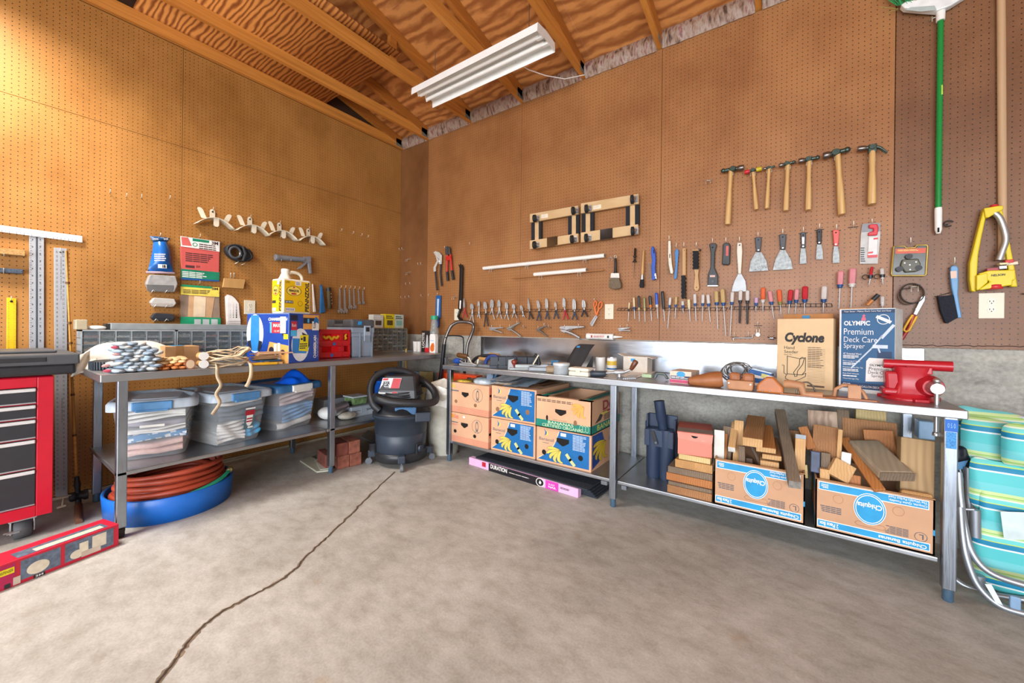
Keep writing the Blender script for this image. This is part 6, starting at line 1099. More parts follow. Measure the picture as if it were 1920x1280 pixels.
b=R_.disc(B(),.38,.66,.245,.128,.0014);L_.disc(b,.38,.66,.24,.128,.0014);t.part('oval_field',b,mat('oil_pale','#efd05a',.4));b=R_.disc(B(),.38,.58,.10,.03,.002);R_.shape(b,[(.34,.74),(.42,.74),(.40,.78),(.36,.78)],.002);L_.disc(b,.38,.58,.10,.03,.002);t.part('red_bell',b,PRED);b=R_.text(B(),'SAE 10W-30',.09,.315,.34,.365,.0016,bold=.02);R_.rect(b,.09,.08,.42,.17,.0008);L_.rect(b,.08,.08,.42,.17,.0008);R_.rect(b,.43,.83,.64,.94,.001);L_.rect(b,.5,.83,.75,.94,.001);t.part('white_panels',b,PWHT)
n0=M@V((.055,D_*.5,hh));t.part('neck',B().lathe(n0+V((0,0,-.01)),n0+V((0,0,.05)),[(0,.048),(.5,.034),(.9,.024),(1,.022)],20),JW);t.part('cap',B().lathe(n0+V((0,0,.045)),n0+V((0,0,.073)),[(0,.024),(.1,.026),(.9,.026),(1,.023)],20),mat('cap_white','#efeadb',.4))
hp_=[M@V(q) for q in ((.075,D_*.5,hh+.035),(.1,D_*.5,hh+.055),(.15,D_*.5,hh+.052),(.175,D_*.5,hh+.03),(.178,D_*.5,hh-.01))];t.part('handle',B().tube(smooth_path(hp_,5),.011,10),JW);t.done()
# crate, tool box, cup
t=T('plastic_crate','red plastic milk crate with hand holes between the opener carton and tool box','crate');CR_=mat('crate_red','#c0171f',.4,var=.05);y0,y1,x1=-1.345,-1.085,.742;zt_=1.056
b=B();b.box((.47,y0,LZ),(x1,y1,LZ+.008)).box((.47,y0,LZ),(.478,y1,zt_)).box((.47,y0,LZ),(x1,y0+.008,zt_)).box((.47,y1-.008,LZ),(x1,y1,zt_));t.part('shell',b,CR_)
b=B();th=(x1-.008,x1);F_=lambda a0,b0,a1,b1:b.box((th[0],lerp(y0,y1,a0),lerp(LZ,zt_,b0)),(th[1],lerp(y0,y1,a1),lerp(LZ,zt_,b1)))
for q in ((0,0,1,.22),(0,.22,.10,.42),(.62,.22,.80,.42),(.95,.22,1,.42),(0,.42,1,.62),(0,.62,.12,.85),(.66,.62,.78,.85),(.95,.62,1,.85),(0,.85,1,1)):F_(*q)
t.part('front_panel',b,CR_,bev=.003);b=B();th=(x1,x1+.004)
for q in ((0,.94,1,1),(0,.46,1,.49),(0,.05,1,.08),(.72,0,.74,1),(0,0,.03,1),(.97,0,1,1)):F_(*q)
t.part('ribs',b,CR_);f=Face((x1,y0,LZ),(0,y1-y0,0),(0,0,zt_-LZ));t.part('blue_badge',f.shape(f.shape(B(),[(.42,.55),(.52,.55),(.52,.49),(.47,.44),(.42,.49)],.005),[(.35,.16),(.45,.16),(.45,.1),(.4,.05),(.35,.1)],.005),mat('badge_blue','#3a5fa8',.5));t.done()
one('yellow_rope','yellow rope showing through the upper hole of the red crate','rope',B().tube(smooth_path([V((x1-.012,lerp(y0,y1,a),lerp(LZ,zt_,c))) for a,c in ((.16,.78),(.24,.7),(.34,.76),(.42,.66),(.5,.74),(.58,.7),(.64,.78))],5),.010,8),mat('rope_yellow','#d9a51c',.7,bump=.4,scale=60));one('yellow_rope','yellow rope showing through the narrow right hole of the red crate','rope',B().tube(smooth_path([V((x1-.012,lerp(y0,y1,a),lerp(LZ,zt_,c))) for a,c in ((.9,.84),(.86,.76),(.9,.7),(.84,.66))],5),.008,8),mat('rope_yellow','#d9a51c',.7,bump=.4,scale=60))
one('paper_cup','white plastic tub standing behind the red crate','tub',B().lathe((.45,-1.52,LZ),(.45,-1.52,1.135),[(0,.06),(1,.075)],20),WHT)
t=T('tool_box','grey plastic tool box with dark lid and metal latch','tool box');C_=V((.742,-1.072,LZ));ud=V((.06,.998,0)).normalized();bd_=V((-.998,.06,0)).normalized();M=frame(C_,ud,bd_);W_,D_=.205,.42;TG=mat('toolbox_grey','#8794a3',.45,var=.04);TD=mat('toolbox_lid','#4c4f53',.5)
t.part('base',B(M).box((.006,.006,0),(W_-.006,D_-.006,.17),taper=.008).box((0,0,.165),(W_,D_,.20)),TG,bev=.008);t.part('mid_band',B(M).box((-.002,-.002,.198),(W_+.002,D_+.002,.245)),TG,bev=.008);t.part('lid',B(M).box((-.002,-.002,.243),(W_+.002,.15,.312)).box((-.002,.15,.243),(W_+.002,.3,.275)).box((-.002,.3,.243),(W_+.002,D_+.002,.312)),TD,bev=.014)
f=Face(M@V((0,-.004,0)),ud*W_,(0,0,.31));lt=t.part('latch',B(M).box((W_*.52,-.012,.13),(W_*.80,0,.26)),mat('latch_grey','#9aa7b5',.4),bev=.003);t.part('latch_window',f.rect(B(),.58,.68,.74,.80,.0095),BLK,lt);t.part('latch_clip',f.rect(B(),.54,.40,.78,.58,.0095),mat('latch_dark','#7d8997',.4),lt);t.part('blue_badge',f.shape(B(),[(.22,.86),(.40,.86),(.43,.95),(.25,.95)],.005),mat('badge_cyan','#2a8fd0',.4));t.part('corner_rib',B(M).box((W_*.33,-.006,0),(W_*.38,.004,.2)).box((W_*.86,-.006,0),(W_*.92,.004,.2)),TG);t.done()
# boxes on the beige cabinet
for k,(a,c,zt_,col,lb_,inn) in enumerate(((700,719,590,'#c9c9c0','white hardware box with a dark window','#4a3c34'),(722,740,589,'#d9c41c','yellow hardware box with a dark picture','#5a4a20'),(740,757,590,'#b9c9bd','pale green hardware box at the right','#7fb0a8'))):
    p,q=PX(.28,a,614),PX(.28,c,zt_);t=T('hardware_box',lb_+' on top of the beige cabinet','box','boxes on the beige cabinet');t.part('box',B().box((.2,p.y,1.073),(.28,q.y,q.z)),mat('hbox_%d'%k,col,.5),bev=.002);f=Face((.28,p.y,1.073),(0,q.y-p.y,0),(0,0,q.z-1.073));t.part('picture',f.rect(B(),.2,.2,.8,.55),mat('hpic_%d'%k,inn,.5));t.part('print',f.fine(B(),.1,.65,.9,.9,2),BLK if k else WHT);t.done()
# things in front of the concrete at the bench end
xb=lambda px,py,y=-.13:PY(y,px,py)
for k,(a,c) in enumerate(((776,783),(783,789))):p,q=xb(a,655),xb(c,640);cx2=(p.x+q.x)/2;one('white_cup','white plastic cup at the bench end, '+('left' if k==0 else 'right')+' of the pair','cup',B().lathe((cx2,-.13,LZ),(cx2,-.13,q.z),[(0,(q.x-p.x)*.42),(1,(q.x-p.x)*.52)],16),WHT,'white cups')
one('blue_tray','thin pale blue tray lying left of the white cups','tray',B().box((.24,-.2,LZ+.0),(.36,-.10,LZ+.004)),mat('tray_blue','#8fb2cc',.4))
t=T('blister_card','black and red hardware blister card standing before the bottle','pack');p,q=xb(791,657),xb(807,620);t.part('card',B().box((p.x,-.135,LZ),(q.x,-.13,q.z)),mat('card_black','#2c2220',.5));f=Face((p.x,-.135,LZ),(q.x-p.x,0,0),(0,0,q.z-LZ),(0,-1,0));t.part('white_lettering',Face(f.pt(.36,.2),f.v*.7,-f.u*.28,f.n).text(B(),'LOCTITE',0,0,1,1,bold=.02),PWHT);t.part('clear_bubble',f.shape(B(),[(.5,.2),(.9,.2),(.8,.8),(.65,.8)],.006),mat('bubble','#b9b9bb',.15));t.part('red_base',B().box((q.x-.06,-.15,LZ),(q.x,-.136,LZ+.045)),mat('card_red','#c9262c',.4),bev=.004);t.done()
t=T('drink_bottle','clear plastic bottle with a green screw cap','bottle');c=xb(814,657,-.115);c=V((c.x,-.115,LZ));t.part('bottle',B().lathe(c,c+V((0,0,.34)),[(0,.04),(.03,.045),(.62,.045),(.7,.04),(.78,.034),(.8,.038),(.84,.034),(.88,.036),(.92,.03),(1,.028)],20),mat('bottle_clear','#a9b5b5',.1,alpha=.4));t.part('cap',B().lathe(c+V((0,0,.335)),c+V((0,0,.372)),[(0,.038),(1,.037)],20),mat('cap_green','#1a9a72',.4));t.done()
t=T('juice_carton','white juice carton with an orange print at the bench end','carton');p,q=xb(812,657),xb(823,630);t.part('carton',B().box((p.x,-.18,LZ),(q.x,-.14,q.z)).prism([V((p.x,-.18,q.z)),V((q.x,-.18,q.z)),V((q.x-.01,-.18,q.z+.02)),V((p.x+.01,-.18,q.z+.02))],(0,1,0),.04),PWHT,bev=.002);f=Face((p.x,-.18,LZ),(q.x-p.x,0,0),(0,0,q.z-LZ),(0,-1,0));t.part('orange_print',f.disc(f.shape(B(),[(.1,.3),(.9,.35),(.75,.6),(.4,.55)],.001),.5,.25,.36,.18,.0012),mat('juice_orange','#e0702a',.5));t.part('blue_print',f.rect(B(),.15,.7,.8,.76,.001),PPALE);t.done()
# ------------------------------------------------------------------ tools hung on the walls
class Wall:
    def __init__(s,fn,nrm,u):s.p,s.n,s.u=fn,nrm,u
    def out(s,pts,w0,w1,bl=None,o=(0,0),k=1.):
        """outline in picture measures (offset o, divided by k), set w0..w1 off the wall"""
        bl=bl or B();return bl.prism([s.p(o[0]+x/k,o[1]+y/k,w0) for x,y in pts],s.n,w1-w0)
BW,LWL=Wall(RW,RN,RU),Wall(LW,LN,LU)
HK=mat('hook_zinc','#d8d5c8',.35,.6)
def hook(wall,px,py,label,group,h=.022,d=.028,bar=False,double=False,single=None):
    a=wall.p(px,py,.0);up=V((0,0,1));n=wall.n
    def one_hook(o):return B().tube([o,o+n*d*.8,o+n*d+up*h*.3,o+n*d+up*h],.0021,6)
    if not bar and not double:return one('peg_hook',label,'hook',one_hook(a),HK,group)
    t=T('peg_hook',label,'hook',group)
    if double:
        for s in (-.0127,.0127):t.part('prong',B().tube([a+wall.u*s+n*-.0+up*.02,a+wall.u*s+n*.006,a+wall.u*s+n*.045,a+wall.u*s+n*.047+up*-.026],.0023,6),HK)
        t.part('cross_wire',B().cyl(a-wall.u*.0127+n*.03,a+wall.u*.0127+n*.03,.0018,n=6),HK)
    else:
        t.part('hook',one_hook(a),HK);t.part('base_bar',B().cyl(a-wall.u*.022+n*.003,a+wall.u*.022+n*.003,.0022,n=6),DRK)
    return t.done()
def hooks(wall,pts,label,group,**k):
    for x,y in pts:hook(wall,x,y,label,group,**k)
for i,q in enumerate(((205,362),(236,369),(264,371),(317,373))):hook(LWL,*q,ordinal(i)+' empty peg hook from the left in the row above the blue bag','empty hooks high on the left wall')
for i,q in enumerate(((638,433),(660,438),(676,442),(688,445))):hook(LWL,*q,ordinal(i)+' empty peg hook from the left in the row right of the cream hangers','empty hooks right of the hangers')
G='empty hooks by the wall corner'
for x,y,lb_ in ((752,469,'left of the topmost pair'),(757,468,'right of the topmost pair'),(787,497,'left of the second pair'),(792,496,'right of the second pair'),(764,534,'left of the third pair'),(772,533,'right of the third pair'),(755,559,'first of the three in the lowest row'),(763,559,'middle of the three in the lowest row'),(770,558,'third of the three in the lowest row'),(793,556,'single at the right edge of the strip'),(807,555,'single just right of the strip edge')):hook(BW,x,y,'empty silver peg hook by the wall corner, '+lb_,G)
for y,lb_ in ((487,'upper'),(512,'lower')):hook(BW,768,y,lb_+' double wire peg hook on the plain strip by the wall corner','double hooks by the wall corner',double=True)
hook(BW,884,459,'single empty peg hook up left of the long white pipe',None);hook(BW,855,557,'empty double peg hook left of the pry bar',None,double=True);hook(BW,1330,341,'empty double peg hook left of the largest ball-peen hammer',None,double=True)
for x,lb_ in ((984,'left'),(1031,'right')):hook(BW,x,614,lb_+' empty crossbar peg hook in the locking pliers row','empty hooks in the locking pliers row',bar=True)
# left wall, from the picture edge to the corner
RUL=mat('ruler_alu','#b4b8be',.5,.6,var=.04);TSQ=mat('tsquare_white','#e8e9ea',.4,.2,var=.03);INK=mat('scale_ink','#4a4f55',.6)
t=T('drywall_square','large white metal T-square hanging at the far left of the wall','T-square');o=(0,400);k=5.333
t.part('head',LWL.out([(-60,110),(822,228),(822,292),(-60,176)],.012,.018,None,o,k),TSQ,bev=.001)
t.part('blade',LWL.out([(292,218),(440,222),(440,1480),(292,1480)],.008,.012,None,o,k),RUL,bev=.001);t.part('slot',LWL.out([(358,232),(378,232),(378,1480),(358,1480)],.0121,.013,None,o,k),mat('slot_dark','#3d454d',.5))
b=B()
for q in range(44):
    y=250+24*q
    for x in (300,392):
        b.prism([LW(o[0]+a/k,o[1]+c/k,.0122) for a,c in ((x,y),(x+(22 if q%2 else 12),y),(x+(22 if q%2 else 12),y+3),(x,y+3))],LN,.0004)
    if q%3==0:
        for x in (318,396):b.prism([LW(o[0]+a/k,o[1]+c/k,.0122) for a,c in ((x,y+6),(x+14,y+6),(x+14,y+18),(x,y+18))],LN,.0004)
for q in range(22):x=-20+37*q;y=160+.134*x;b.prism([LW(o[0]+a/k,o[1]+c/k,.0182) for a,c in ((x,y),(x+4,y),(x+4,y+14+10*(q%2)),(x,y+14+10*(q%2)))],LN,.0004)
t.part('scale_marks',b,INK,kind='stuff');t.done()
t=T('straightedge','aluminium straightedge with dark scale numbers hanging beside the T-square','ruler');t.part('blade',LWL.out([(538,342),(668,352),(676,2830),(552,2830)],.006,.009,None,o,k),RUL,bev=.001)
b=B();p0,p1,p2=LW(o[0]+612/k,o[1]+430/k,.0092),LW(o[0]+612/k,o[1]+870/k,.0092),LW(o[0]+590/k,o[1]+430/k,.0092)
Face(p0,p1-p0,(p0-p2)*.9,LN).text(b,'JOHNSON LEVEL & TOOL MFG. CO. INC.',0,-.6,1,.25,.0003)
a_,c_=LW(o[0]+625/k,o[1]+1850/k,.0092),LW(o[0]+625/k,o[1]+2100/k,.0092);Face(a_,c_-a_,(p0-p2)*.9,LN).text(b,'MADE IN U.S.A.',0,-.6,1,.1,.0003)
r=random.Random(3)
for q in range(56):
    y=375+43*q
    for x,d in ((560,'%d'%(60-q)),(624,'%d'%(q+1))):
        x+=8*q/56;a,c,e=LW(o[0]+x/k,o[1]+y/k,.0092),LW(o[0]+x/k,o[1]+(y+20)/k,.0092),LW(o[0]+(x+18)/k,o[1]+y/k,.0092);Face(a,c-a,e-a,LN).text(b,d,0,0,1,1,.0003)
t.part('scale_numbers',b,INK,kind='stuff');t.part('hang_hole',B().cyl(LW(o[0]+602/k,o[1]+388/k,.009),LW(o[0]+602/k,o[1]+388/k,.0095),.005),HOLE);t.done()
hook(LWL,0+601/k,400+385/k,'peg hook holding the aluminium straightedge',None,d=.02);hook(LWL,111/k,400+868/k,'peg hook holding the yellow ruler',None,d=.02)
t=T('yellow_ruler','yellow ruler hanging at the lower left beside the T-square','ruler');t.part('blade',LWL.out([(66,840),(162,850),(160,1420),(62,1420)],.006,.010,None,o,k),mat('ruler_yellow','#e3b916',.4),bev=.001);b=B()
for q in range(28):
    y=890+18*q
    for x in (80,136):b.prism([LW(o[0]+a/k,o[1]+c/k,.0102) for a,c in ((x,y),(x+(14 if q%2 else 8),y),(x+(14 if q%2 else 8),y+3),(x,y+3))],LN,.0004)
t.part('scale_marks',b,mat('ruler_ink','#7a6420',.6),kind='stuff');t.part('hang_hole',B().cyl(LW(114/k,400+880/k,.010),LW(114/k,400+880/k,.0105),.006),HOLE);t.done()
t=T('cork_block','tan cork-faced block resting on two hooks left of the T-square','block');t.part('block',LWL.out([(-60,350),(248,375),(245,432),(-60,405)],.008,.045,None,o,k),mat('cork','#a8824e',.9,var=.3,scale=140,bump=.3),bev=.002);t.part('hook',B().tube([LW(40/k,400+425/k,.0),LW(40/k,400+425/k,.048),LW(40/k,400+395/k,.052)],.002,6),HK);t.done()
t=T('carbide_file','speckled blue-black rubbing bar resting on hooks left of the T-square','bar');t.part('bar',LWL.out([(-60,545),(226,562),(223,606),(-60,590)],.008,.035,None,o,k),mat('bar_speckle','#3a4656',.7,var=.6,scale=180),bev=.002);t.part('hook',B().tube([LW(37/k,400+598/k,.0),LW(37/k,400+598/k,.038),LW(37/k,400+545/k,.042)],.002,6),HK);t.done()
# bags and packs; measures in the enlargement starting at (240, 360)
o,k=(240,360),4.923;L_=lambda x,y,w=.02:LW(o[0]+x/k,o[1]+y/k,w)
def puff(wall,left,right,w0,th,m,bl=None,n=10):
    """bulging pack between two matching edge lines (wall points), lens-shaped in section"""
    bl=bl or B();N_=len(left)-1
    def fn(u,v):
        i=min(int(v*N_),N_-1);q=v*N_-i;a=left[i].lerp(left[i+1],q);c=right[i].lerp(right[i+1],q);e=math.sin(PI*u)**.6
        return a.lerp(c,u)+wall.n*(th*e*(math.sin(PI*min(1,v+.08))**.35))
    bl.grid(fn,n,N_*4);bl.grid(lambda u,v:(lambda p:p)(fn(0,v).lerp(fn(1,v),1-u)),1,N_*4);return bl
t=T('steel_wool_bag','blue plastic bag with gathered neck hanging above the grey bundles on the left wall','bag')
t.part('bag',puff(LWL,[L_(*q) for q in ((235,462),(222,560),(205,640),(180,735))],[L_(*q) for q in ((360,460),(392,540),(402,640),(418,742))],.01,.055,None),mat('bag_steelwool','#1660ae',.25,bump=.4,scale=25,var=.15))
t.part('neck',puff(LWL,[L_(*q) for q in ((200,405),(232,465))],[L_(*q) for q in ((392,425),(362,462))],.01,.02,None),mat('bag_navy','#1c4a78',.3,bump=.3,scale=25));t.part('contents_edge',B().tube([L_(165,740,.025),L_(300,742,.04),L_(428,748,.025)],.008,6),mat('wool_pinkgrey','#b59aa2',.6))
b=B();p,q,s_=L_(215,445,.034),L_(375,445,.034),L_(215,415,.034);f=Face(p,q-p,s_-p,LN);f.text(b,'Steel Wool',.05,.1,.95,.9,.004);p,q,s_=L_(275,700,.072),L_(355,704,.072),L_(275,665,.072);f2=Face(p,q-p,s_-p,LN);f2.rect(b,0,0,1,1,.003);p,q,s_=L_(240,640,.072),L_(370,640,.072),L_(240,560,.072);f=Face(p,q-p,s_-p,LN);f.fine(b,.0,.0,1,.95,4,.004,4);t.part('white_print',b,PWHT);t.part('bar_code',f2.rect(f2.rect(B(),.5,.1,.6,.9,.005),.68,.1,.85,.9,.005),BLK);t.done();hook(LWL,o[0]+290/k,o[1]+408/k,'peg hook holding the blue bag',None)
def bundle(y0,y1,x0,x1,m,m2,label,d=.06):
    t=T('abrasive_bundle',label,'bundle');t.part('bundle',LWL.out([(x0,(y0+y1)/2),(x0+35,y0),(x1-20,y0+12),(x1,(y0+y1)/2+10),(x1-30,y1),(x0+30,y1-8)],.012,d,None,o,k),m,bev=.006)
    t.part('side_band',LWL.out([(x0+20,y1-.45*(y1-y0)),(x1-20,y1-.40*(y1-y0)),(x1-30,y1-2),(x0+30,y1-10)],d,d+.002,None,o,k),m2)
    for x in (x0+.28*(x1-x0),x0+.72*(x1-x0)):t.part('hook',B().tube([L_(x-18,y1+4,.0),L_(x-18,y1+4,d+.004),L_(x+2,y1-22,d+.01),L_(x+18,y1-8,d+.008)],.0024,6),HK)
    t.done()
bundle(765,925,150,442,mat('wool_grey','#9b9a98',.4,bump=.5,scale=30,var=.2),mat('wool_dark','#5f5e5e',.7),'large grey wrapped bundle resting on two hooks below the blue bag');bundle(975,1062,188,430,mat('wrap_clear','#b7b4ae',.25,bump=.3),mat('wrap_grey','#a39d98',.5),'slim translucent pack resting on two hooks');bundle(1115,1192,195,418,mat('pack_dark','#2c3038',.35,bump=.3),mat('pack_dark2','#22262d',.5),'slim dark pack resting on two hooks, lowest of the left wall column')
G3='sandpaper packs'
t=T('sandpaper_pack','upper sandpaper pack with red sheets and white header','pack',G3);t.part('red_sheets',LWL.out([(480,500),(840,545),(835,800),(490,760)],.012,.022,None,o,k),mat('sand_red','#c4544e',.7,var=.05),bev=.002);t.part('header',LWL.out([(483,408),(842,460),(840,552),(488,502)],.012,.025,None,o,k),mat('pack_white','#e2e2dc',.45));t.part('green_base',LWL.out([(488,708),(840,742),(836,822),(490,795)],.0121,.0245,None,o,k),mat('pack_green','#157a5c',.45));t.part('blue_base',LWL.out([(490,790),(838,815),(836,827),(492,808)],.0122,.025,None,o,k),mat('pack_blue2','#1d4f8f',.45))
t.part('striped_tab',LWL.out([(490,412),(555,420),(590,498),(500,490)],.025,.0256,None,o,k),mat('tab_red','#c9605a',.5));t.part('green_tab',LWL.out([(595,425),(750,448),(748,470),(597,452)],.025,.0256,None,o,k),mat('pack_green','#157a5c',.45))
def ltext(bl,txt,x0,y0,x1,y1,w,sk=0,**kw):
    """words on the left wall between two picture corners (top-left, bottom-right); sk = drop of the right end"""
    a,c,e=L_(x0,y1,w),L_(x1,y1+sk,w),L_(x0,y0,w);f=Face(a,c-a,e-a,LN);f.text(bl,txt,0,0,1,1,.0005,**kw);return f
b=B();ltext(b,'3M',770,455,832,485,.0256,6,bold=.03);f=ltext(b,'3X',628,676,668,696,.0226,3,bold=.02);a,c,e=L_(655,525,.0255),L_(825,547,.0255),L_(655,470,.0255);Face(a,c-a,e-a,LN).fine(b,0,0,1,1,3,.0005,5);a,c,e=L_(530,640,.0226),L_(800,665,.0226),L_(530,540,.0226);Face(a,c-a,e-a,LN).fine(b,0,0,1,.9,5,.0005,6);Face(a,c-a,e-a,LN).rect(b,.0,-.55,.3,-.32,.0005);t.part('dark_print',b,mat('sand_print','#4a2b2b',.6));b=B();a,c,e=L_(500,785,.0248),L_(750,805,.0248),L_(500,722,.0248);Face(a,c-a,e-a,LN).fine(b,0,0,1,.95,4,.0005,7);t.part('white_print',b,PWHT);t.part('grade_ring',Face(L_(595,500,.0256),L_(642,505,.0256)-L_(595,500,.0256),L_(595,463,.0256)-L_(595,500,.0256),LN).ring(B(),.5,.5,.5,.5,.3,.0006),mat('pack_green','#157a5c',.45));t.done()
t=T('sandpaper_pack','lower sandpaper pack with tan sheets, yellow header and green base','pack',G3);t.part('sheets',LWL.out([(480,950),(838,960),(845,1165),(482,1160)],.012,.02,None,o,k),mat('sand_taupe','#8f7a68',.8));t.part('tan_sheet',LWL.out([(562,950),(800,965),(770,1158),(552,1150)],.0201,.0215,None,o,k),mat('sand_tan','#c39c74',.8));t.part('pale_sheet',LWL.out([(612,958),(720,970),(712,1150),(604,1150)],.0216,.023,None,o,k),mat('sand_cream','#dcc7a8',.8));t.part('header',LWL.out([(482,868),(838,880),(836,968),(486,945)],.012,.025,None,o,k),mat('pack_yellow','#e3cf58',.45));t.part('green_tab',LWL.out([(485,852),(770,872),(770,892),(485,872)],.0121,.0256,None,o,k),mat('pack_green2','#1f8a5a',.45));t.part('green_base',LWL.out([(482,1150),(850,1162),(850,1235),(482,1230)],.012,.025,None,o,k),mat('pack_green3','#1a9a6c',.45))
b=B();ltext(b,'3M',772,880,830,902,.0256,3,bold=.03);a,c,e=L_(510,935,.0255),L_(800,945,.0255),L_(510,892,.0255);Face(a,c-a,e-a,LN).fine(b,0,0,1,.95,3,.0005,9);t.part('dark_print',b,mat('sand_print','#4a2b2b',.6));b=B()
for x in (612,690,768):LWL.out([(x,1172),(x+60,1174),(x+60,1224),(x,1222)],.025,.0256,b,o,k)
t.part('pictures',b,mat('pack_grey','#b9c2c4',.5));t.done()
for q in ((655,415),(652,845)):hook(LWL,o[0]+q[0]/k,o[1]+q[1]/k,'peg hook holding the %s sandpaper pack'%('upper' if q[1]<500 else 'lower'),None,d=.03)
# four cream saddle hangers
CRH=mat('hanger_cream','#ddd3bb',.45,var=.04);cs=[LW(397.4,412,.0),LW(467.4,425,.0),LW(522.7,435,.0),LW(577,445,.0)]
z0=sum(c.z for c in cs)/4;oy=('leftmost','second from left','third from left','rightmost')
for i,c in enumerate(cs):
    c=V((0,c.y,c.z));t=T('hose_hanger',oy[i]+' of the four cream saddle hangers on the left wall','hanger','cream saddle hangers');R_=.16;hw=.118
    def arch(u,v,c=c):
        s=lerp(-hw,hw,u);return c+V((.008+.095*v,s,-.062*(s/hw)**2))
    b=B();b.grid(arch,16,3);t.part('saddle',b,CRH,solid=.004)
    tab=lambda cy,cz,lean,h,w_,x:[c+V((x,cy+lean*(q_[1])+q_[0]*w_,cz+q_[1]*h)) for q_ in ((-.5,0),(.5,0),(.5,.8),(.36,.95),(.12,1),(-.12,1),(-.36,.95),(-.5,.8))]
    t.part('wall_tab',B().prism(tab(0,-.005,0,.085,.034,.006),LN,.004),CRH);t.part('screw',B().cyl(c+V((.01,0,.06)),c+V((.013,0,.06)),.006,n=8),mat('screw_dark','#3f3a33',.4,.7));t.part('screw',B().cyl(c+V((.01,0,.01)),c+V((.013,0,.01)),.006,n=8),mat('screw_dark','#3f3a33',.4,.7))
    t.part('flap',B().prism(tab(-.065,-.01,-.03,.075,.034,.05),LN,.004),CRH);t.part('flap',B().prism(tab(.07,-.018,.03,.075,.034,.05),LN,.004),CRH);t.part('tongue',B().prism([c+V((.09,s*.017,-.004-d)) for s,d in ((-1,0),(1,0),(1,.05),(.5,.062),(-.5,.062),(-1,.05))],LN,.004),CRH);t.part('gusset',B().prism([c+V((.02,.004,-.005)),c+V((.09,.004,-.005)),c+V((.02,.004,-.05))],LU,.003),CRH);t.part('hook',B().tube([c+V((0,0,.07)),c+V((.025,0,.07)),c+V((.03,0,.095))],.0025,6),HK);t.done()
# knee pads, block, stencil, outlet, caulking gun
t=T('knee_pads','pair of black padded knee pads strapped together under the hangers','knee pads');KB=mat('neoprene','#24262a',.7,bump=.2,scale=60);c=L_(1020,568,.045)
b=B();b.grid(lambda u,v:c+LU*(.085*math.cos(2*PI*u)*(1+.0*v))+V((0,0,1))*(.058*math.sin(2*PI*u)-.018*math.cos(2*PI*u))*(1-.25*abs(math.cos(2*PI*u))*(1 if math.cos(2*PI*u)>0 else 0))+LN*(.035-.07*v),28,3,True,True);t.part('outer_shell',b,KB,solid=.012)
t.part('pad',B().ball(c+LU*.06-LN*.01,.055,18,10,(.75,.85,.95)),KB);t.part('rim',B().tube([c+LU*(-.035+.038*math.cos(a))+V((0,0,.043*math.sin(a)+.0))+LN*.035 for a in [2*PI*q/20 for q in range(20)]],.009,8,True),mat('neoprene_grey','#44474c',.6));t.part('strap',B().tube([c+LU*.02+LN*.04+V((0,0,.055)),c+LU*.035+LN*.048,c+LU*.02+LN*.042+V((0,0,-.06))],.014,6,flat=((1,0,0),.25)),KB);t.part('white_tag',B().prism([L_(1024,560,.085),L_(1046,556,.085),L_(1050,585,.085),L_(1036,600,.085)],LN,.001),PWHT);t.part('hook',B().tube([L_(985,662,0),L_(985,662,.07),L_(1005,652,.075),L_(1020,640,.072)],.0024,6),HK);t.part('hook',B().tube([L_(1045,672,0),L_(1045,672,.07),L_(1065,664,.075),L_(1082,655,.072)],.0024,6),HK);t.done()
t=T('sanding_block','plain wooden board hung flat on two hooks under the knee pads','block');t.part('board',LWL.out([(880,795),(1075,808),(1058,893),(865,880)],.01,.03,None,o,k),HW,bev=.002)
for x in (948,978):t.part('hook',B().tube([L_(x,800,0),L_(x,790,.03),L_(x,745,.03)],.003,6),HK)
t.done()
t=T('stencil_cards','fan of white hole-punched stencil cards hanging left of the outlet','cards')
for q,(dx,dy,w_) in enumerate(((0,0,.008),(12,8,.012),(26,18,.016))):t.part('card',LWL.out([(893+dx,965+dy),(915+dx,945+dy),(955+dx,955+dy),(1015+dx*.3,1020+dy*.4),(1030,1130),(1040,1225-dy*2),(905+dx*.5,1225-dy*2)],w_,w_+.0015,None,o,k),PWHT,bev=.0005)
b=B()
for i in range(9):
    for j,rr_ in enumerate((.0018,.003,.0045)):cc=L_(945+28*j,1035+15*i,.0176);b.cyl(cc,cc+LN*.0005,rr_*(.6+.08*i),n=8)
t.part('punched_holes',b,HOLE,kind='stuff');t.done()
def outlet(label,wall,cx_,cy_,w_,h_,plug=True):
    c=wall.p(cx_,cy_,.001);up=V((0,0,1));u=wall.u;n=wall.n;M=frame(c,u,up);t=T('wall_outlet',label,'outlet','wall outlets');t.part('cover_plate',B(M).box((-w_/2,-h_/2,0),(w_/2,h_/2,.006)),mat('plate_ivory','#ddd6bf',.4,var=.02),bev=.002);f=Face(c-u*.5-up*.5,u,up,n)
    for s in (-1,1):
        r_=t.part('receptacle',B(M).lathe((0,s*.0195,.0055),(0,s*.0195,.0078),[(0,.0165),(1,.0165)],20,squash=((1,0,0),.85)),mat('socket_ivory','#e6dfca',.35,var=.02))
        b=B(M);[b.box((x-.0012,s*.0195-.002,.0078),(x+.0012,s*.0195+.006,.0083)) for x in (-.006,.006)];b.cyl((0,s*.0195-.008,.0078),(0,s*.0195-.008,.0083),.0024,n=8);t.part('slots',b,HOLE,r_)
    t.part('screw',B(M).cyl((0,0,.006),(0,0,.0075),.003,n=8),HK);t.done()
outlet('ivory wall outlet on the left wall beside the stencil cards',LWL,468,576,.082,.115)
t=T('caulking_gun','grey skeleton caulking gun hanging sideways above the oil jug','caulking gun');o,k=(440,380),4.922;L2=lambda x,y,w=.03:LW(o[0]+x/k,o[1]+y/k,w);GG=mat('gun_grey','#8b9098',.4,.4)
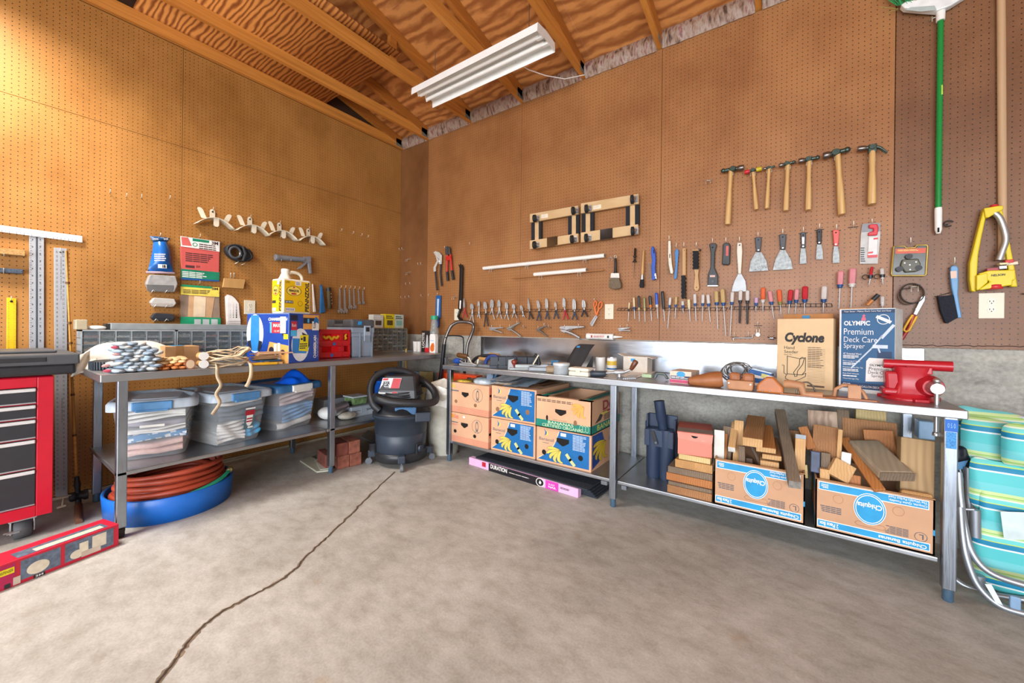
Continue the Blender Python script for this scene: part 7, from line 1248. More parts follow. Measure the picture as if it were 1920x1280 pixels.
a,c=L2(395,505,.035),L2(640,525,.035);t.part('barrel',B().cyl(a,c,.022,n=16),GG);t.part('front_cap',B().lathe(a.lerp(c,-.09),a.lerp(c,.1),[(0,.026),(.2,.03),(.5,.026),(1,.024)],16),GG);t.part('body',LWL.out([(620,500),(690,498),(690,545),(650,560),(622,545)],.018,.05,None,o,k),GG,bev=.003);t.part('grip',LWL.out([(660,540),(692,535),(702,655),(682,655)],.022,.046,None,o,k),GG,bev=.004);t.part('trigger',LWL.out([(662,540),(672,552),(600,610),(575,612),(580,600)],.026,.042,None,o,k),GG,bev=.002);t.part('thumb_latch',LWL.out([(690,520),(702,530),(700,570),(690,560)],.03,.038,None,o,k),WHT)
for x in (432,520):t.part('hook',B().tube([L2(x,540,0),L2(x,540,.06),L2(x,520,.063)],.0024,6),HK)
t.done()
# paint stick, blue scraper, brown roll and the adjustable wrenches
t=T('paint_stick','white tapered plastic stick hanging right of the oil jug','stick');t.part('stick',LWL.out([(712,752),(718,748),(744,1008),(722,1008)],.006,.02,None,o,k),mat('stick_white','#d9d2c6',.6),bev=.002);t.done()
t=T('dent_tool','blue tapered plastic tool hanging right of the white stick','tool');t.part('body',LWL.out([(786,775),(800,772),(826,1010),(780,1020)],.006,.03,None,o,k),mat('taper_blue','#1f5f93',.45,var=.15),bev=.004);t.part('eyelet',LWL.out([(784,755),(802,755),(802,778),(784,778)],.012,.02,None,o,k),mat('taper_blue','#1f5f93',.45),bev=.003);t.done()
t=T('cloth_roll','olive brown tool roll hanging left of the adjustable wrenches','roll');a,c=L2(866,778,.022),L2(878,980,.022);t.part('roll',B().lathe(a,c,[(0,.014),(.04,.021),(.96,.021),(1,.015)],14),mat('roll_olive','#4a3c22',.7,var=.2));t.part('dark_band',B().cyl(a.lerp(c,.05),a.lerp(c,.18),.0218,n=14),BLK);t.part('buttons',B().pieces(lambda b:[b.ball(a.lerp(c,q_)+LN*.02+LU*.012,.004,6,4) for q_ in (.3,.45,.6,.75)]),STL);t.done()
nmw=('largest','second largest','third','fourth','fifth','smallest')
for i,(x0,y0,x1,y1,s) in enumerate(((972,790,970,1022,1.),(1015,790,1018,1025,.95),(1060,792,1065,985,.8),(1100,795,1105,985,.75),(1142,800,1150,940,.62),(1184,805,1186,940,.55))):
    a,c=L2(x0,y0,.012),L2(x1,y1,.012);d=(c-a).normalized();x=d.cross(LN).normalized();t=T('adjustable_wrench',nmw[i]+' of the six chrome adjustable wrenches, counted from the left','wrench','adjustable wrenches');w_=.011*s+.003
    t.part('handle',B().bar(a,a.lerp(c,.8),w_*1.2,.007,tuple(LN),w_*1.9),CHR,bev=.002);h=a.lerp(c,.8);l=(c-a).length;P2=lambda f_,g:h+d*(f_*l)+x*(g*.03*s)
    t.part('head',B().prism([P2(-.02,-.55),P2(.02,-.95),P2(.10,-1.0),P2(.20,-.55),P2(.16,-.1),P2(.07,.1),P2(.02,.7),P2(-.03,.55)],LN,.010),CHR,bev=.002);t.part('jaw',B().prism([P2(.08,.05),P2(.15,.1),P2(.20,.55),P2(.12,.95),P2(.04,.75)],LN,.010),CHR,bev=.002);t.part('knurl',B().cyl(P2(.06,-.35)+LN*.011,P2(.06,.2)+LN*.011,.0045*s,n=8),STL);t.part('hang_hole',B().cyl(a+d*.008+LN*.004,a+d*.008+LN*.0045,.004*s,n=8),HOLE);t.done()
    hook(LWL,o[0]+x0/k,o[1]+y0/k-1,'peg hook holding the %s adjustable wrench'%nmw[i],'hooks of the adjustable wrenches',d=.022)
# ---- back wall, pliers to scissors; measures in the enlargement starting at (860, 520)
o8,k8=(860,520),6.;R8=lambda x,y,w=.03:RW(o8[0]+x/k8,o8[1]+y/k8,w)
def wire_rack(x0,x1,y,label,n=8):
    a,c=RW(x0,y,.04),RW(x1,y,.04);t=T('wire_rack',label,'rack','wire tool racks');t.part('front_wire',B().cyl(a,c,.0018,n=6),DRK);t.part('back_wire',B().cyl(a+RN*-.03+V((0,0,.02)),c+RN*-.03+V((0,0,.02)),.0018,n=6),DRK);b=B()
    for i in range(n+1):p=a.lerp(c,i/n);b.tube([p+V((0,.038,.02)),p+V((0,.03,.02)),p+V((0,-.004,0)),p+V((0,-.004,.012))],.0016,5)
    t.part('prongs',b,DRK,kind='stuff');t.done()
wire_rack(880,985,588.5,'dark wire rack holding the silver pliers',12);wire_rack(985,1106,584,'dark wire rack holding the coloured pliers',12);wire_rack(1157,1228,582,'dark wire rack holding the first seven screwdrivers',10);wire_rack(1246,1362,582,'dark wire rack holding the blue-collared screwdrivers in the middle',12);wire_rack(1368,1462,580,'dark wire rack holding the black-shafted and red screwdrivers',10);wire_rack(1464,1560,575,'dark wire rack right of the orange screwdriver, one slot empty',10)
PLH={'s':STL,'k':mat('grip_black','#22242a',.5),'r':mat('grip_red','#b01c2c',.4),'b':mat('grip_steelblue','#2f3d4f',.5)}
def pliers(label,tx,ty,vx,vy,lx,ly,rx,ry,hm,jaw='slip',gs=.35):
    T0,Pv,Lh,Rh=R8(tx,ty),R8(vx,vy),R8(lx,ly),R8(rx,ry);t=T('pliers',label,'pliers','pliers on the wire racks');d=(T0-Pv);u=d.normalized();x=u.cross(RN).normalized();l=d.length
    wj={'slip':.016,'needle':.010,'cut':.013,'groove':.02}[jaw]
    q=lambda a,b_:Pv+d*a+x*(b_*wj)
    for s in (-1,1):
        jt=.12 if jaw=='needle' else .45
        t.part('jaw',B().prism([q(-.15,s*.1),q(-.1,s*.9),q(.35,s*1.0),q(.8,s*(.35 if jaw=='needle' else .8)),q(1-.06*(s>0),s*jt*.7),q(1.0-.02*(s>0),s*.06),q(.5,s*.05)],RN,.009 if s>0 else .011),STL,bev=.0015)
    t.part('pivot',B().cyl(Pv+RN*.004,Pv+RN*.014,.005,n=10),CHR)
    for E_,s in ((Lh,1),(Rh,-1)):
        m=Pv.lerp(E_,.45)+(E_-Pv).cross(RN).normalized()*(-.006*s);pt=smooth_path([Pv+x*(-.0*s),m,E_],6);n_=len(pt)
        if hm is STL:t.part('handle',B().tube(pt,[.0045+.0008*math.sin(PI*i/n_) for i in range(n_)],8),STL)
        else:
            c_=int(n_*gs);t.part('shank',B().tube(pt[:c_+1],.0042,8),STL);t.part('grip',B().tube(pt[c_:],[.0058+.001*math.sin(2*i) for i in range(n_-c_)],8),hm)
    t.done()
pliers('long-nose pliers with fat red handles beside the pry bar',65,232,66,330,45,455,95,448,PLH['r'],'needle',.1)
for q in (('silver groove-joint pliers, first on the rack after the red-handled pair',148,295,156,348,122,500,175,550,'s','groove'),('slim silver locking pliers, second on the rack',230,265,230,320,214,445,241,462,'s','cut'),('water-pump pliers with long black handles',298,272,305,345,285,556,333,548,'k','groove'),('wide-mouthed silver pliers left of the first short slip-joint pair',378,248,377,330,350,420,405,474,'s','groove'),('silver slip-joint pliers with rounded head',457,252,458,322,430,452,487,468,'s','slip'),('silver slip-joint pliers with hooked jaws in the rack middle',538,278,544,345,515,468,563,478,'s','slip'),('smaller silver slip-joint pliers before the panel seam',620,298,623,345,600,455,658,458,'s','slip'),('narrow silver pliers hanging over the panel seam',703,312,714,362,722,440,746,448,'s','cut'),('needle-nose pliers with black handles, first after the seam',786,228,796,345,790,472,838,466,'k','needle'),('angled diagonal cutters with dark blue handles',890,255,906,335,878,486,926,486,'b','cut'),('broad pale cutters with dark handles',992,235,995,335,976,468,1019,472,'b','cut'),('small long-nose pliers with dark handles',1090,265,1095,325,1070,466,1126,466,'b','needle'),('lineman pliers with bright red handles',1187,228,1189,322,1178,474,1238,474,'r','cut'),('large wire strippers with grey-blue handles',1300,238,1303,348,1276,474,1336,476,'b','slip'),('end nippers with short black head and black handles, last on the rack',1407,252,1412,330,1380,440,1452,442,'k','slip')):pliers(q[0],*q[1:9],PLH[q[9]],q[10])
t=T('scissors','orange-handled scissors hanging points down left of the outlet','scissors');SO=mat('scissor_orange','#e0702c',.4);Pv=R8(1548,430)
for ex,ey,rx_,rz_,tl in ((1535,300,.011,.024,-.15),(1592,312,.014,.026,-.35)):
    c=R8(ex,ey);ax=V((math.sin(-tl),0,math.cos(tl)));sx=V((ax.z,0,-ax.x));t.part('handle',B().tube([c+sx*(rx_*math.cos(a))+ax*(rz_*math.sin(a)) for a in [2*PI*q/20 for q in range(20)]],.0052,8,True),SO);t.part('shank',B().bar(c-ax*rz_,Pv,.012,.008,tuple(RN),.011),SO,bev=.002)
for dx in (0,12):t.part('blade',B().prism([R8(1530+dx,435,.032),R8(1565-dx,440,.032),R8(1505-dx*1.5,550,.032),R8(1478+dx,522,.032)],RN,.003),STL)
t.part('blade_cover',B().bar(Pv,R8(1520,490),.018,.009,tuple(RN),.014),SO,bev=.002);t.part('pivot',B().cyl(Pv+RN*.004,Pv+RN*.008,.005),CHR);t.done();hook(BW,860+1540/6,520+268/6,'peg hook holding the orange scissors',None)
outlet('ivory wall outlet on the back wall beside the pry bar',BW,857.5,589.5,.075,.115);outlet('ivory wall outlet between the scissors and the screwdrivers',BW,1142.5,584,.07,.117);outlet('wide ivory outlet plate on the right panel under the lawn sprinkler',BW,1858,573,.083,.124)
def locking(label,hx,hy,tx,ty,lx,ly,s,m=STL,bar=True):
    H,Tl,Lo=R8(hx,hy),R8(tx,ty),R8(lx,ly);d=Tl-H;u=d.normalized();x=u.cross(RN).normalized();x=x if x.z>0 else-x;l=d.length;q=lambda a,b_:H+d*a+x*b_*s;t=T('locking_pliers',label,'pliers','locking pliers along the bottom of the pegboard')
    t.part('body',B().prism([q(0,.006),q(.06,.013),q(.3,.014),q(.95,.007),q(.98,-.002),q(.45,-.006),q(.3,-.010),q(.2,-.004),q(.05,-.001)],RN,.014),m,bev=.002);t.part('jaw',B().prism([q(.02,-.004),q(.18,-.006),q(.3,-.012),q(.22,-.024),q(.08,-.016)],RN,.012),m,bev=.002);a=q(.25,-.016)
    t.part('lever',B().tube(smooth_path([a+RN*.006,a.lerp(Lo,.5)+x*.004*s+RN*.006,Lo+RN*.006],5),[.006*s+.001]*11,8),m);t.part('release',B().tube([q(.55,-.008)+RN*.006,q(.35,-.014)+RN*.006],.003,6),m);t.part('screw',B().cyl(q(.95,.002)+RN*.006,q(1.06,.002)+RN*.006,.006*s+.001,n=10),CHR);t.done()
    for f in (.25,.85):p=q(f,0);hook(Wall(lambda*_:V((p.x,0,p.z)),RN,RU),0,0,('left' if f<.5 else 'right')+' peg hook under the '+' '.join(label.split()[:8]),'hooks of the locking pliers',d=.05,h=.03)
locking('small locking pliers lying level, first of the row',345,575,505,568,495,622,.8);locking('locking clamp pliers tilted up to the right, second of the row',550,585,690,512,708,668,1.,mat('steel_grey','#9c9f9c',.4,.6));locking('small dark locking pliers spread open in the middle of the row',880,598,990,545,998,662,.8,mat('steel_dark','#7d7a76',.4,.6));locking('large locking pliers lying level above the caulk tube',1140,578,1400,560,1365,680,1.5);locking('small locking pliers right of the outlet, last of the row',1795,585,1925,570,1935,600,.7)  # slightly darker grey steel on the tilted pair
# left part of the back wall; enlargement from (740, 420)
o7,k7=(740,420),4.923;R7=lambda x,y,w=.03:RW(o7[0]+x/k7,o7[1]+y/k7,w)
t=T('groove_pliers','big white-jawed groove pliers with black handles, leftmost tool of the back wall','pliers');JW2=mat('jaw_white','#d9d8d2',.35,.3)
t.part('upper_jaw',BW.out([(365,262),(385,250),(420,262),(440,290),(437,372),(414,370),(416,325),(398,305),(378,285)],.02,.034,None,o7,k7),JW2,bev=.003);t.part('lower_jaw',BW.out([(383,290),(405,322),(414,335),(385,398),(384,440),(367,440),(366,400),(398,340)],.028,.042,None,o7,k7),JW2,bev=.003);t.part('handle',B().tube([R7(375,438,.035),R7(383,520,.035),R7(391,610,.035)],.010,8),PLH['k']);t.part('handle',B().tube([R7(426,370,.028),R7(422,450,.028),R7(433,570,.028)],.010,8),PLH['k']);t.part('slot_pivot',B().cyl(R7(413,345,.042),R7(413,345,.046),.009),STL);t.done()
t=T('bolt_cutters','red bolt cutters with black grips hanging right of the groove pliers','bolt cutters');t.part('blade',BW.out([(474,215),(492,205),(494,285),(478,285)],.022,.038,None,o7,k7),mat('cutter_grey','#5a5d60',.4,.7),bev=.003);t.part('blade',BW.out([(494,205),(515,215),(520,280),(498,285)],.026,.042,None,o7,k7),mat('cutter_grey','#5a5d60',.4,.7),bev=.003)
for a,c,e in (((486,285),(483,440),(490,522)),((515,280),(528,430),(541,512))):t.part('arm',B().tube([R7(*a),R7(*c)],.011,10),mat('cutter_red','#c02a24',.35));t.part('grip',B().tube([R7(*c),R7(*e)],.0135,10),BLK)
t.part('link',BW.out([(476,300),(525,295),(522,335),(480,338)],.03,.045,None,o7,k7),mat('cutter_red','#c02a24',.35),bev=.003);t.done();hook(BW,740+492/k7,420+230/k7,'peg hook holding the bolt cutters',None,d=.05)
t=T('pry_bar','long black pry bar with forked top and curled foot','pry bar');PB=mat('bar_black','#252423',.4,.4);t.part('shaft',BW.out([(610,405),(636,405),(630,640),(622,790),(596,790),(606,600)],.025,.045,None,o7,k7),PB,bev=.004);t.part('claw',BW.out([(597,372),(608,392),(614,365),(622,392),(632,375),(638,412),(610,415)],.022,.038,None,o7,k7),PB,bev=.002);t.part('foot',B().tube([R7(609,785,.035),R7(596,820,.035),R7(588,850,.04),R7(600,875,.05),R7(625,880,.06)],[.013,.013,.014,.013,.008],8),PB);t.part('white_strip',BW.out([(601,705),(614,705),(610,780),(598,780)],.0452,.046,None,o7,k7),PWHT);t.done()
t=T('blade_pack','blue carded hacksaw blade pack hanging over the left bench end','pack');t.part('card',BW.out([(384,660),(430,658),(426,868),(378,868)],.012,.018,None,o7,k7),mat('card_blue','#1f5a9a',.4),bev=.001);t.part('blade',BW.out([(395,690),(412,690),(404,860),(392,860)],.0181,.022,None,o7,k7),PALE if 'PALE' in globals() else PPALE);t.part('blue_handle',BW.out([(386,862),(416,862),(414,945),(398,955),(384,940)],.012,.03,None,o7,k7),GBL,bev=.004);t.done();hook(BW,740+410/k7,420+655/k7,'peg hook holding the blue blade pack',None)
# furniture dollies, pipes; enlargement from (880, 340)
o2,k2=(880,340),5.647;R2=lambda x,y,w=.03:RW(o2[0]+x/k2,o2[1]+y/k2,w);DW=wood('dolly_maple','#d6b78a','#bd9763',10,(.1,1,1),2,.5,.03);CPT=mat('carpet_black','#24262b',.95,bump=.3,scale=120)
for nm_,(tl,tr,bh),(b0_,b1_,_h),ups,cas,met,cord in (('left furniture dolly of maple rails and black carpet hung on the back wall',((655,352),(1165,262),90),((655,632),(1165,556),86),(((668,775),435,640),((1056,1172),365,580)),((690,392),(1098,310),(688,672),(1085,612)),((838,600),(950,585)),((760,350),(832,340))),('right furniture dolly of maple rails and black carpet hung on the back wall',((1192,242),(1800,140),104),((1192,548),(1795,460),100),(((1200,1326),345,560),((1665,1806),258,480)),((1238,288),(1722,190),(1236,597),(1728,525)),((1398,518),(1530,500)),((1310,258),(1395,242)))):
    t=T('furniture_dolly',nm_,'dolly','furniture dollies')
    for (x0,x1),y0,y1 in ups:
        w_=x1-x0;t.part('carpeted_upright',BW.out([(x0,y0),(x1,y0-14),(x1,y1-14),(x0,y1)],.012,.032,None,o2,k2),CPT,bev=.002);t.part('upright',BW.out([(x0+.28*w_,y0),(x0+.64*w_,y0-5),(x0+.64*w_,y1-5),(x0+.28*w_,y1)],.032,.038,None,o2,k2),DW)
    for (a,c) in ((tl,tr),(b0_,b1_)):
        r1=bh;t.part('rail',BW.out([a,c,(c[0],c[1]+r1),(a[0],a[1]+r1)],.034,.058,None,o2,k2),DW,bev=.002)
    t.part('chrome_sleeve',BW.out([met[0],met[1],(met[1][0],met[1][1]+bh+2),(met[0][0],met[0][1]+bh+8)],.033,.0595,None,o2,k2),mat('sleeve_chrome','#5b5d62',.12,1.));t.part('paper_label',BW.out([cord[0],cord[1],(cord[1][0],cord[1][1]+42),(cord[0][0],cord[0][1]+42)],.058,.0588,None,o2,k2),mat('label_cream','#e6dcc6',.6))
    for cx_,cy_ in cas:
        c=R2(cx_+25,cy_,.059);k_=t.part('caster_plate',B(frame(c,(1,0,-.0),(0,0,1))).box((-.018,-.024,0),(.026,.024,.003)),CHR);t.part('fork',B().lathe(c+V((.002,0,0)),c+V((-.004,-.03,0)),[(0,.016),(.6,.013),(1,.008)],12),CHR,k_);wc=R2(cx_,cy_,.1);t.part('wheel',B().lathe(wc+V((-.011,0,.0)),wc+V((.011,.004,0)),[(0,.024),(.1,.032),(.9,.032),(1,.024)],18),RUB,k_)
    t.done()
PVC=mat('pvc_white','#ece9e2',.35,var=.02)
def pipe(label,x0,y0,x1,y1,r,w_=.035):
    a,c=R2(x0,y0,w_),R2(x1,y1,w_);t=T('plastic_pipe',label,'pipe','white plastic pipes');t.part('pipe',B().cyl(a,c,r,n=18),PVC);t.part('bore',B().cyl(c+RU*.0005,c+RU*.001,r*.82,n=16),mat('bore_grey','#8a8580',.8));t.done();return a,c
a,c=pipe('long white plastic pipe resting on three double hooks',150,920,1432,784,.0165)
for f in (.075,.41,.865):p=a.lerp(c,f);hook(Wall(lambda*_:V((p.x,0,p.z-.020)),RN,RU),0,0,('left' if f<.2 else 'middle' if f<.6 else 'right')+' double hook under the long white pipe','hooks under the long pipe',double=True)
a,c=pipe('short white plastic pipe with a dowel through it',688,985,1240,936,.0165)
for f in (.14,.88):p=a.lerp(c,f);hook(Wall(lambda*_:V((p.x,0,p.z-.020)),RN,RU),0,0,('left' if f<.5 else 'right')+' double hook under the short white pipe','hooks under the short pipe',double=True)
one('wooden_dowel','thin brown dowel sticking out both ends of the short pipe','dowel',B().cyl(R2(452,1025,.035),R2(1425,936,.035),.006,n=10),wood('dowel_brown','#b07a4a','#8a5a30',10,(.1,1,1),1,.5))
# brushes and scrapers; enlargement from (1130, 420)
o3,k3=(1130,420),5.817;R3=lambda x,y,w=.03:RW(o3[0]+x/k3,o3[1]+y/k3,w);O3=lambda pts,w0,w1,bl=None:BW.out(pts,w0,w1,bl,o3,k3)
BRI=mat('bristle_tan','#6f6250',.95,var=.5,scale=200,bump=.5);BRK=mat('bristle_black','#1f2024',.9,bump=.3,scale=200)
t=T('paint_brush','wide paint brush with dirty tan bristles hanging at the left','brush');t.part('handle',B().lathe(R3(140,370),R3(140,535),[(0,.005),(.1,.009),(.5,.0105),(.85,.011),(1,.016)],12),BLK);t.part('ferrule',O3([(100,535),(186,535),(190,592),(92,590)],.02,.04),mat('ferrule_white','#d6d3cc',.35,.5),bev=.003);t.part('bristles',O3([(92,590),(190,592),(214,660),(212,700),(150,714),(90,704),(80,660)],.016,.046),BRI,bev=.006);t.part('hang_ring',B().tube([R3(140+12*math.cos(a_),355+14*math.sin(a_),.03) for a_ in [2*PI*q/12 for q in range(12)]],.0018,6,True),HK);t.done();hook(BW,1130+108/k3,420+375/k3,'wire hook left of the paint brush',None,double=True)
t=T('grease_needle','thin dark spiked tool hanging left of the round brush','tool');a,c=R3(356,262),R3(340,592);t.part('grip',B().lathe(a,c,[(0,.006),(.02,.008),(.25,.008),(.26,.013),(.29,.013),(.3,.007),(.42,.008),(.43,.014),(.46,.014),(.47,.005)],10),mat('tool_charcoal','#3a3733',.4,.5));t.part('spike',B().cyl(a.lerp(c,.45),c,.0022,.001,6),DRK);t.done()
t=T('round_brush','round brush with pale wooden handle and black bristles','brush');a,c=R3(447,280),R3(432,555);t.part('handle',B().lathe(a,c,[(0,.004),(.1,.007),(.5,.009),(.8,.012),(1,.009)],12),HW);e=R3(430,605);t.part('ferrule',B().cyl(c,e,.0115,.013,14),CHR);g=R3(427,692);t.part('bristles',B().lathe(e,g,[(0,.013),(.7,.017),(1,.014)],14),BRK);t.done()
def comb(b,pts0,pts1,n,r=.0011):
    for i in range(n):f=i/(n-1);b.cyl(pts0[0].lerp(pts0[1],f),pts1[0].lerp(pts1[1],f),r,n=4)
    return b
t=T('wire_brush','blue plastic wire brush with pale bristles to the left','brush');t.part('body',O3([(540,252),(560,248),(580,300),(586,400),(580,470),(588,590),(575,612),(548,610),(540,470),(548,400),(536,320)],.02,.044),mat('brush_blue','#1d4fb0',.4),bev=.004);t.part('bristles',comb(comb(B(),(R3(545,428,.026),R3(548,604,.026)),(R3(497,428,.026),R3(507,606,.026)),16),(R3(545,428,.036),R3(548,604,.036)),(R3(497,428,.036),R3(507,606,.036)),16),mat('bristle_steel','#b9bfc4',.4,.5),kind='stuff');t.part('white_mark',O3([(566,540),(580,535),(590,600),(572,590),(578,570),(566,565)],.044,.0445),PWHT);t.part('hang_slot',O3([(552,280),(562,280),(564,318),(554,318)],.044,.0446),HOLE);t.done()
t=T('toothbrush_wire_brush','long cream wire brush curved at its foot','brush');t.part('body',O3([(720,186),(746,186),(750,330),(760,440),(774,520),(768,545),(744,540),(724,440),(718,330)],.02,.036),CREAM,bev=.003);t.part('bristles',comb(comb(B(),(R3(722,420,.024),R3(742,535,.024)),(R3(690,424,.024),R3(708,540,.024)),10),(R3(722,420,.032),R3(742,535,.032)),(R3(690,424,.032),R3(708,540,.032)),10),mat('bristle_brass','#a79b78',.5,.4),kind='stuff');t.part('slot',O3([(728,325),(736,325),(736,370),(728,370)],.036,.0365),HOLE);t.done()
t=T('blue_spatula','slim blue stick hanging between the cream brush and the wooden block brush','spatula');t.part('stick',O3([(803,275),(822,272),(832,300),(822,430),(812,580),(806,600),(790,602),(778,590),(796,440),(788,310)],.02,.03),mat('stick_blue','#3f78b4',.45),bev=.003);t.done()
t=T('block_brush','narrow wooden handle brush with long black bristle rows','brush');t.part('handle',O3([(874,268),(912,264),(912,560),(874,562)],.02,.038),HW,bev=.003);t.part('back',O3([(886,560),(912,560),(908,818),(892,820)],.02,.036),HW);b=B();[b.box(R3(864+5*(i%2),566+21*i,.024),R3(900+5*(i%2),566+21*i+13,.05)) for i in range(12)];t.part('bristles',b,BRK,kind='stuff');t.part('hang_hole',B().cyl(R3(892,286,.038),R3(892,286,.0385),.003),HOLE);t.done()
t=T('wire_brush','wooden wire brush with dense black tufts and rounded handle','brush');t.part('body',O3([(984,282),(1052,276),(1060,300),(1056,490),(1046,560),(1060,700),(1040,732),(1016,732),(996,700),(1012,560),(1000,500),(984,480)],.018,.036),HW,bev=.003);b=B();[[b.box(R3(988+15*j+5*(i%2),298+18*i,.036),R3(996+15*j+5*(i%2),307+18*i,.06)) for j in range(4)] for i in range(11)];t.part('tufts',b,BRK,kind='stuff');t.part('end_cap',O3([(1052,272),(1078,280),(1060,302)],.018,.05),BLK);t.part('hang_hole',B().cyl(R3(1024,690,.036),R3(1024,690,.0365),.0032),HOLE);t.done()
t=T('paint_scraper','broad black paint scraper with flared head','scraper');t.part('body',O3([(1165,225),(1180,214),(1235,214),(1250,228),(1228,310),(1222,470),(1262,565),(1260,676),(1146,676),(1150,560),(1180,470),(1182,320)],.016,.034),mat('scraper_black','#2f3236',.45),bev=.005);t.part('blade',O3([(1146,668),(1260,668),(1260,680),(1146,680)],.026,.038),STL);t.part('red_label',O3([(1170,556),(1226,556),(1226,578),(1170,578)],.034,.0346),mat('label_blush','#d6b0a4',.5));t.part('knob',B().cyl(R3(1200,625,.034),R3(1200,625,.044),.008),DRK);t.part('hang_hole',B().cyl(R3(1200,255,.034),R3(1200,255,.0346),.005),HOLE);t.done()
t=T('razor_scraper','small black razor scraper with a red label','scraper');t.part('body',O3([(1315,225),(1345,208),(1385,212),(1398,240),(1392,430),(1378,450),(1304,446),(1310,340)],.014,.04),mat('scraper_black','#2f3236',.45),bev=.006);t.part('red_label',O3([(1346,238),(1374,238),(1370,346),(1342,346)],.04,.0406),mat('label_salmon','#c8584c',.5));t.part('thumb_wheel',B().cyl(R3(1340,410,.04),R3(1340,410,.046),.008),BLK);t.done()
t=T('putty_knife','long cream-handled putty knife with a wide clean blade','putty knife','putty knives');t.part('handle',O3([(1470,205),(1520,205),(1526,300),(1512,545),(1480,545),(1464,300)],.016,.032),CREAM,bev=.005);t.part('blade',O3([(1478,545),(1514,545),(1556,620),(1566,690),(1566,735),(1410,735),(1416,690),(1440,620)],.022,.025),mat('blade_bright','#a3a6a7',.5,.7));t.part('hang_hole',B().cyl(R3(1494,230,.032),R3(1494,230,.0325),.005),HOLE);t.done()
for x,y,nm_ in ((735,182,'cream wire brush'),(813,262,'blue stick'),(895,255,'block brush'),(1030,255,'wooden wire brush'),(1205,212,'black paint scraper'),(1350,205,'razor scraper'),(1497,200,'cream putty knife')):hook(BW,o3[0]+x/k3,o3[1]+y/k3,'peg hook holding the '+nm_,None,d=.03,h=.03)
# five more putty knives and the carded cutter; enlargement from (1380, 400)
o4,k4=(1380,400),4.923;R4=lambda x,y,w=.03:RW(o4[0]+x/k4,o4[1]+y/k4,w);O4=lambda pts,w0,w1,bl=None:BW.out(pts,w0,w1,bl,o4,k4);BLD=mat('blade_worn','#8d908f',.5,.7,var=.3,scale=60)
for lb_,hx,y0,y1,w0,w1,bl_,hm in (('wide putty knife with speckled blade and black handle',207,222,356,62,40,[(182,358),(236,358),(282,440),(298,528),(120,538),(136,440)],mat('handle_slate','#3d4147',.45)),('wide putty knife with plain grey blade and black handle',432,196,336,66,44,[(408,338),(456,338),(508,430),(525,515),(340,524),(362,430)],mat('handle_slate','#3d4147',.45)),('narrow putty knife with white-lettered black handle',620,178,322,50,40,[(600,322),(640,322),(648,380),(651,462),(588,468),(592,380)],mat('handle_slate','#3d4147',.45)),('narrow putty knife with plain black handle and blue-grey blade',768,148,286,50,38,[(748,286),(790,286),(800,340),(804,425),(738,426),(742,340)],BLK),('narrow putty knife with coral red handle',922,155,303,66,40,[(904,303),(940,303),(954,370),(956,455),(891,460),(894,370)],mat('handle_coral','#d4544c',.4))):
    t=T('putty_knife',lb_,'putty knife','putty knives');t.part('handle',O4([(hx-w0/2+8,y0),(hx+w0/2-8,y0),(hx+w0/2,y0+18),(hx+w1/2,y1),(hx-w1/2,y1),(hx-w0/2,y0+18)],.014,.03),hm,bev=.004);t.part('blade',O4(bl_,.02,.0225),BLD,bev=.0005);t.part('rivet',B().cyl(R4(hx,y1-18,.03),R4(hx,y1-18,.031),.004),CHR);t.part('hang_hole',B().cyl(R4(hx,y0+22,.03),R4(hx,y0+22,.0306),.004),HOLE)
    if 'lettered' in lb_:t.part('white_mark',O4([(hx-12,y0+40),(hx+12,y0+40),(hx+10,y0+105),(hx-10,y0+105)],.03,.0305),PWHT)
    if 'speckled' in lb_:r=random.Random(3);b=B();[b.cyl(R4(*q,.0226),R4(*q,.023),r.uniform(.0008,.0022),n=5) for q in [(r.uniform(140,285),530-abs(r.gauss(0,30))) for _ in range(26)]];t.part('paint_specks',b,HOLE,kind='stuff')
    t.done()
    hook(BW,o4[0]+hx/k4,o4[1]+y0/k4+1,'crossbar peg hook holding the '+lb_,'hooks of the putty knives',bar=True,d=.036,h=.03)
hook(BW,o4[0]+1080/k4,o4[1]+128/k4,'empty crossbar hook right of the coral putty knife',None,bar=True,h=.03)
t=T('carded_cutter','carded red utility cutter in grey blister pack','pack');t.part('card',O4([(1165,98),(1332,88),(1332,200),(1308,465),(1140,466),(1150,210)],.012,.016),mat('card_grey','#bdbcb8',.5),bev=.001);t.part('grey_header',O4([(1166,98),(1332,89),(1330,165),(1160,175)],.0161,.0166),mat('card_slate','#8a8c90',.5));t.part('red_cutter',O4([(1222,108),(1300,102),(1312,140),(1300,205),(1212,210),(1218,180),(1262,170),(1264,145),(1222,140)],.0166,.034),mat('cutter_red2','#c8242e',.35),bev=.004);t.part('clear_bubble',O4([(1222,215),(1310,210),(1302,400),(1212,408)],.0166,.022),mat('bubble_white','#d5d3cf',.25),bev=.003);t.part('red_blades',O4([(1212,385),(1308,380),(1304,405),(1216,410)],.022,.0226,O4([(1222,355),(1268,350),(1262,368),(1216,372)],.022,.0226,O4([(1270,226),(1312,222),(1310,238),(1268,242)],.022,.0226))),mat('cutter_red2','#c8242e',.35));a,c,e=R4(1150,450,.0165),R4(1195,450,.0165),R4(1150,310,.0165);t.part('dark_print',Face(a,c-a,e-a,RN).fine(B(),0,0,1,1,7,.0006,4,.5,2),INK);t.done();hook(BW,o4[0]+1248/k4,o4[1]+98/k4,'peg hook holding the carded cutter',None,d=.03)
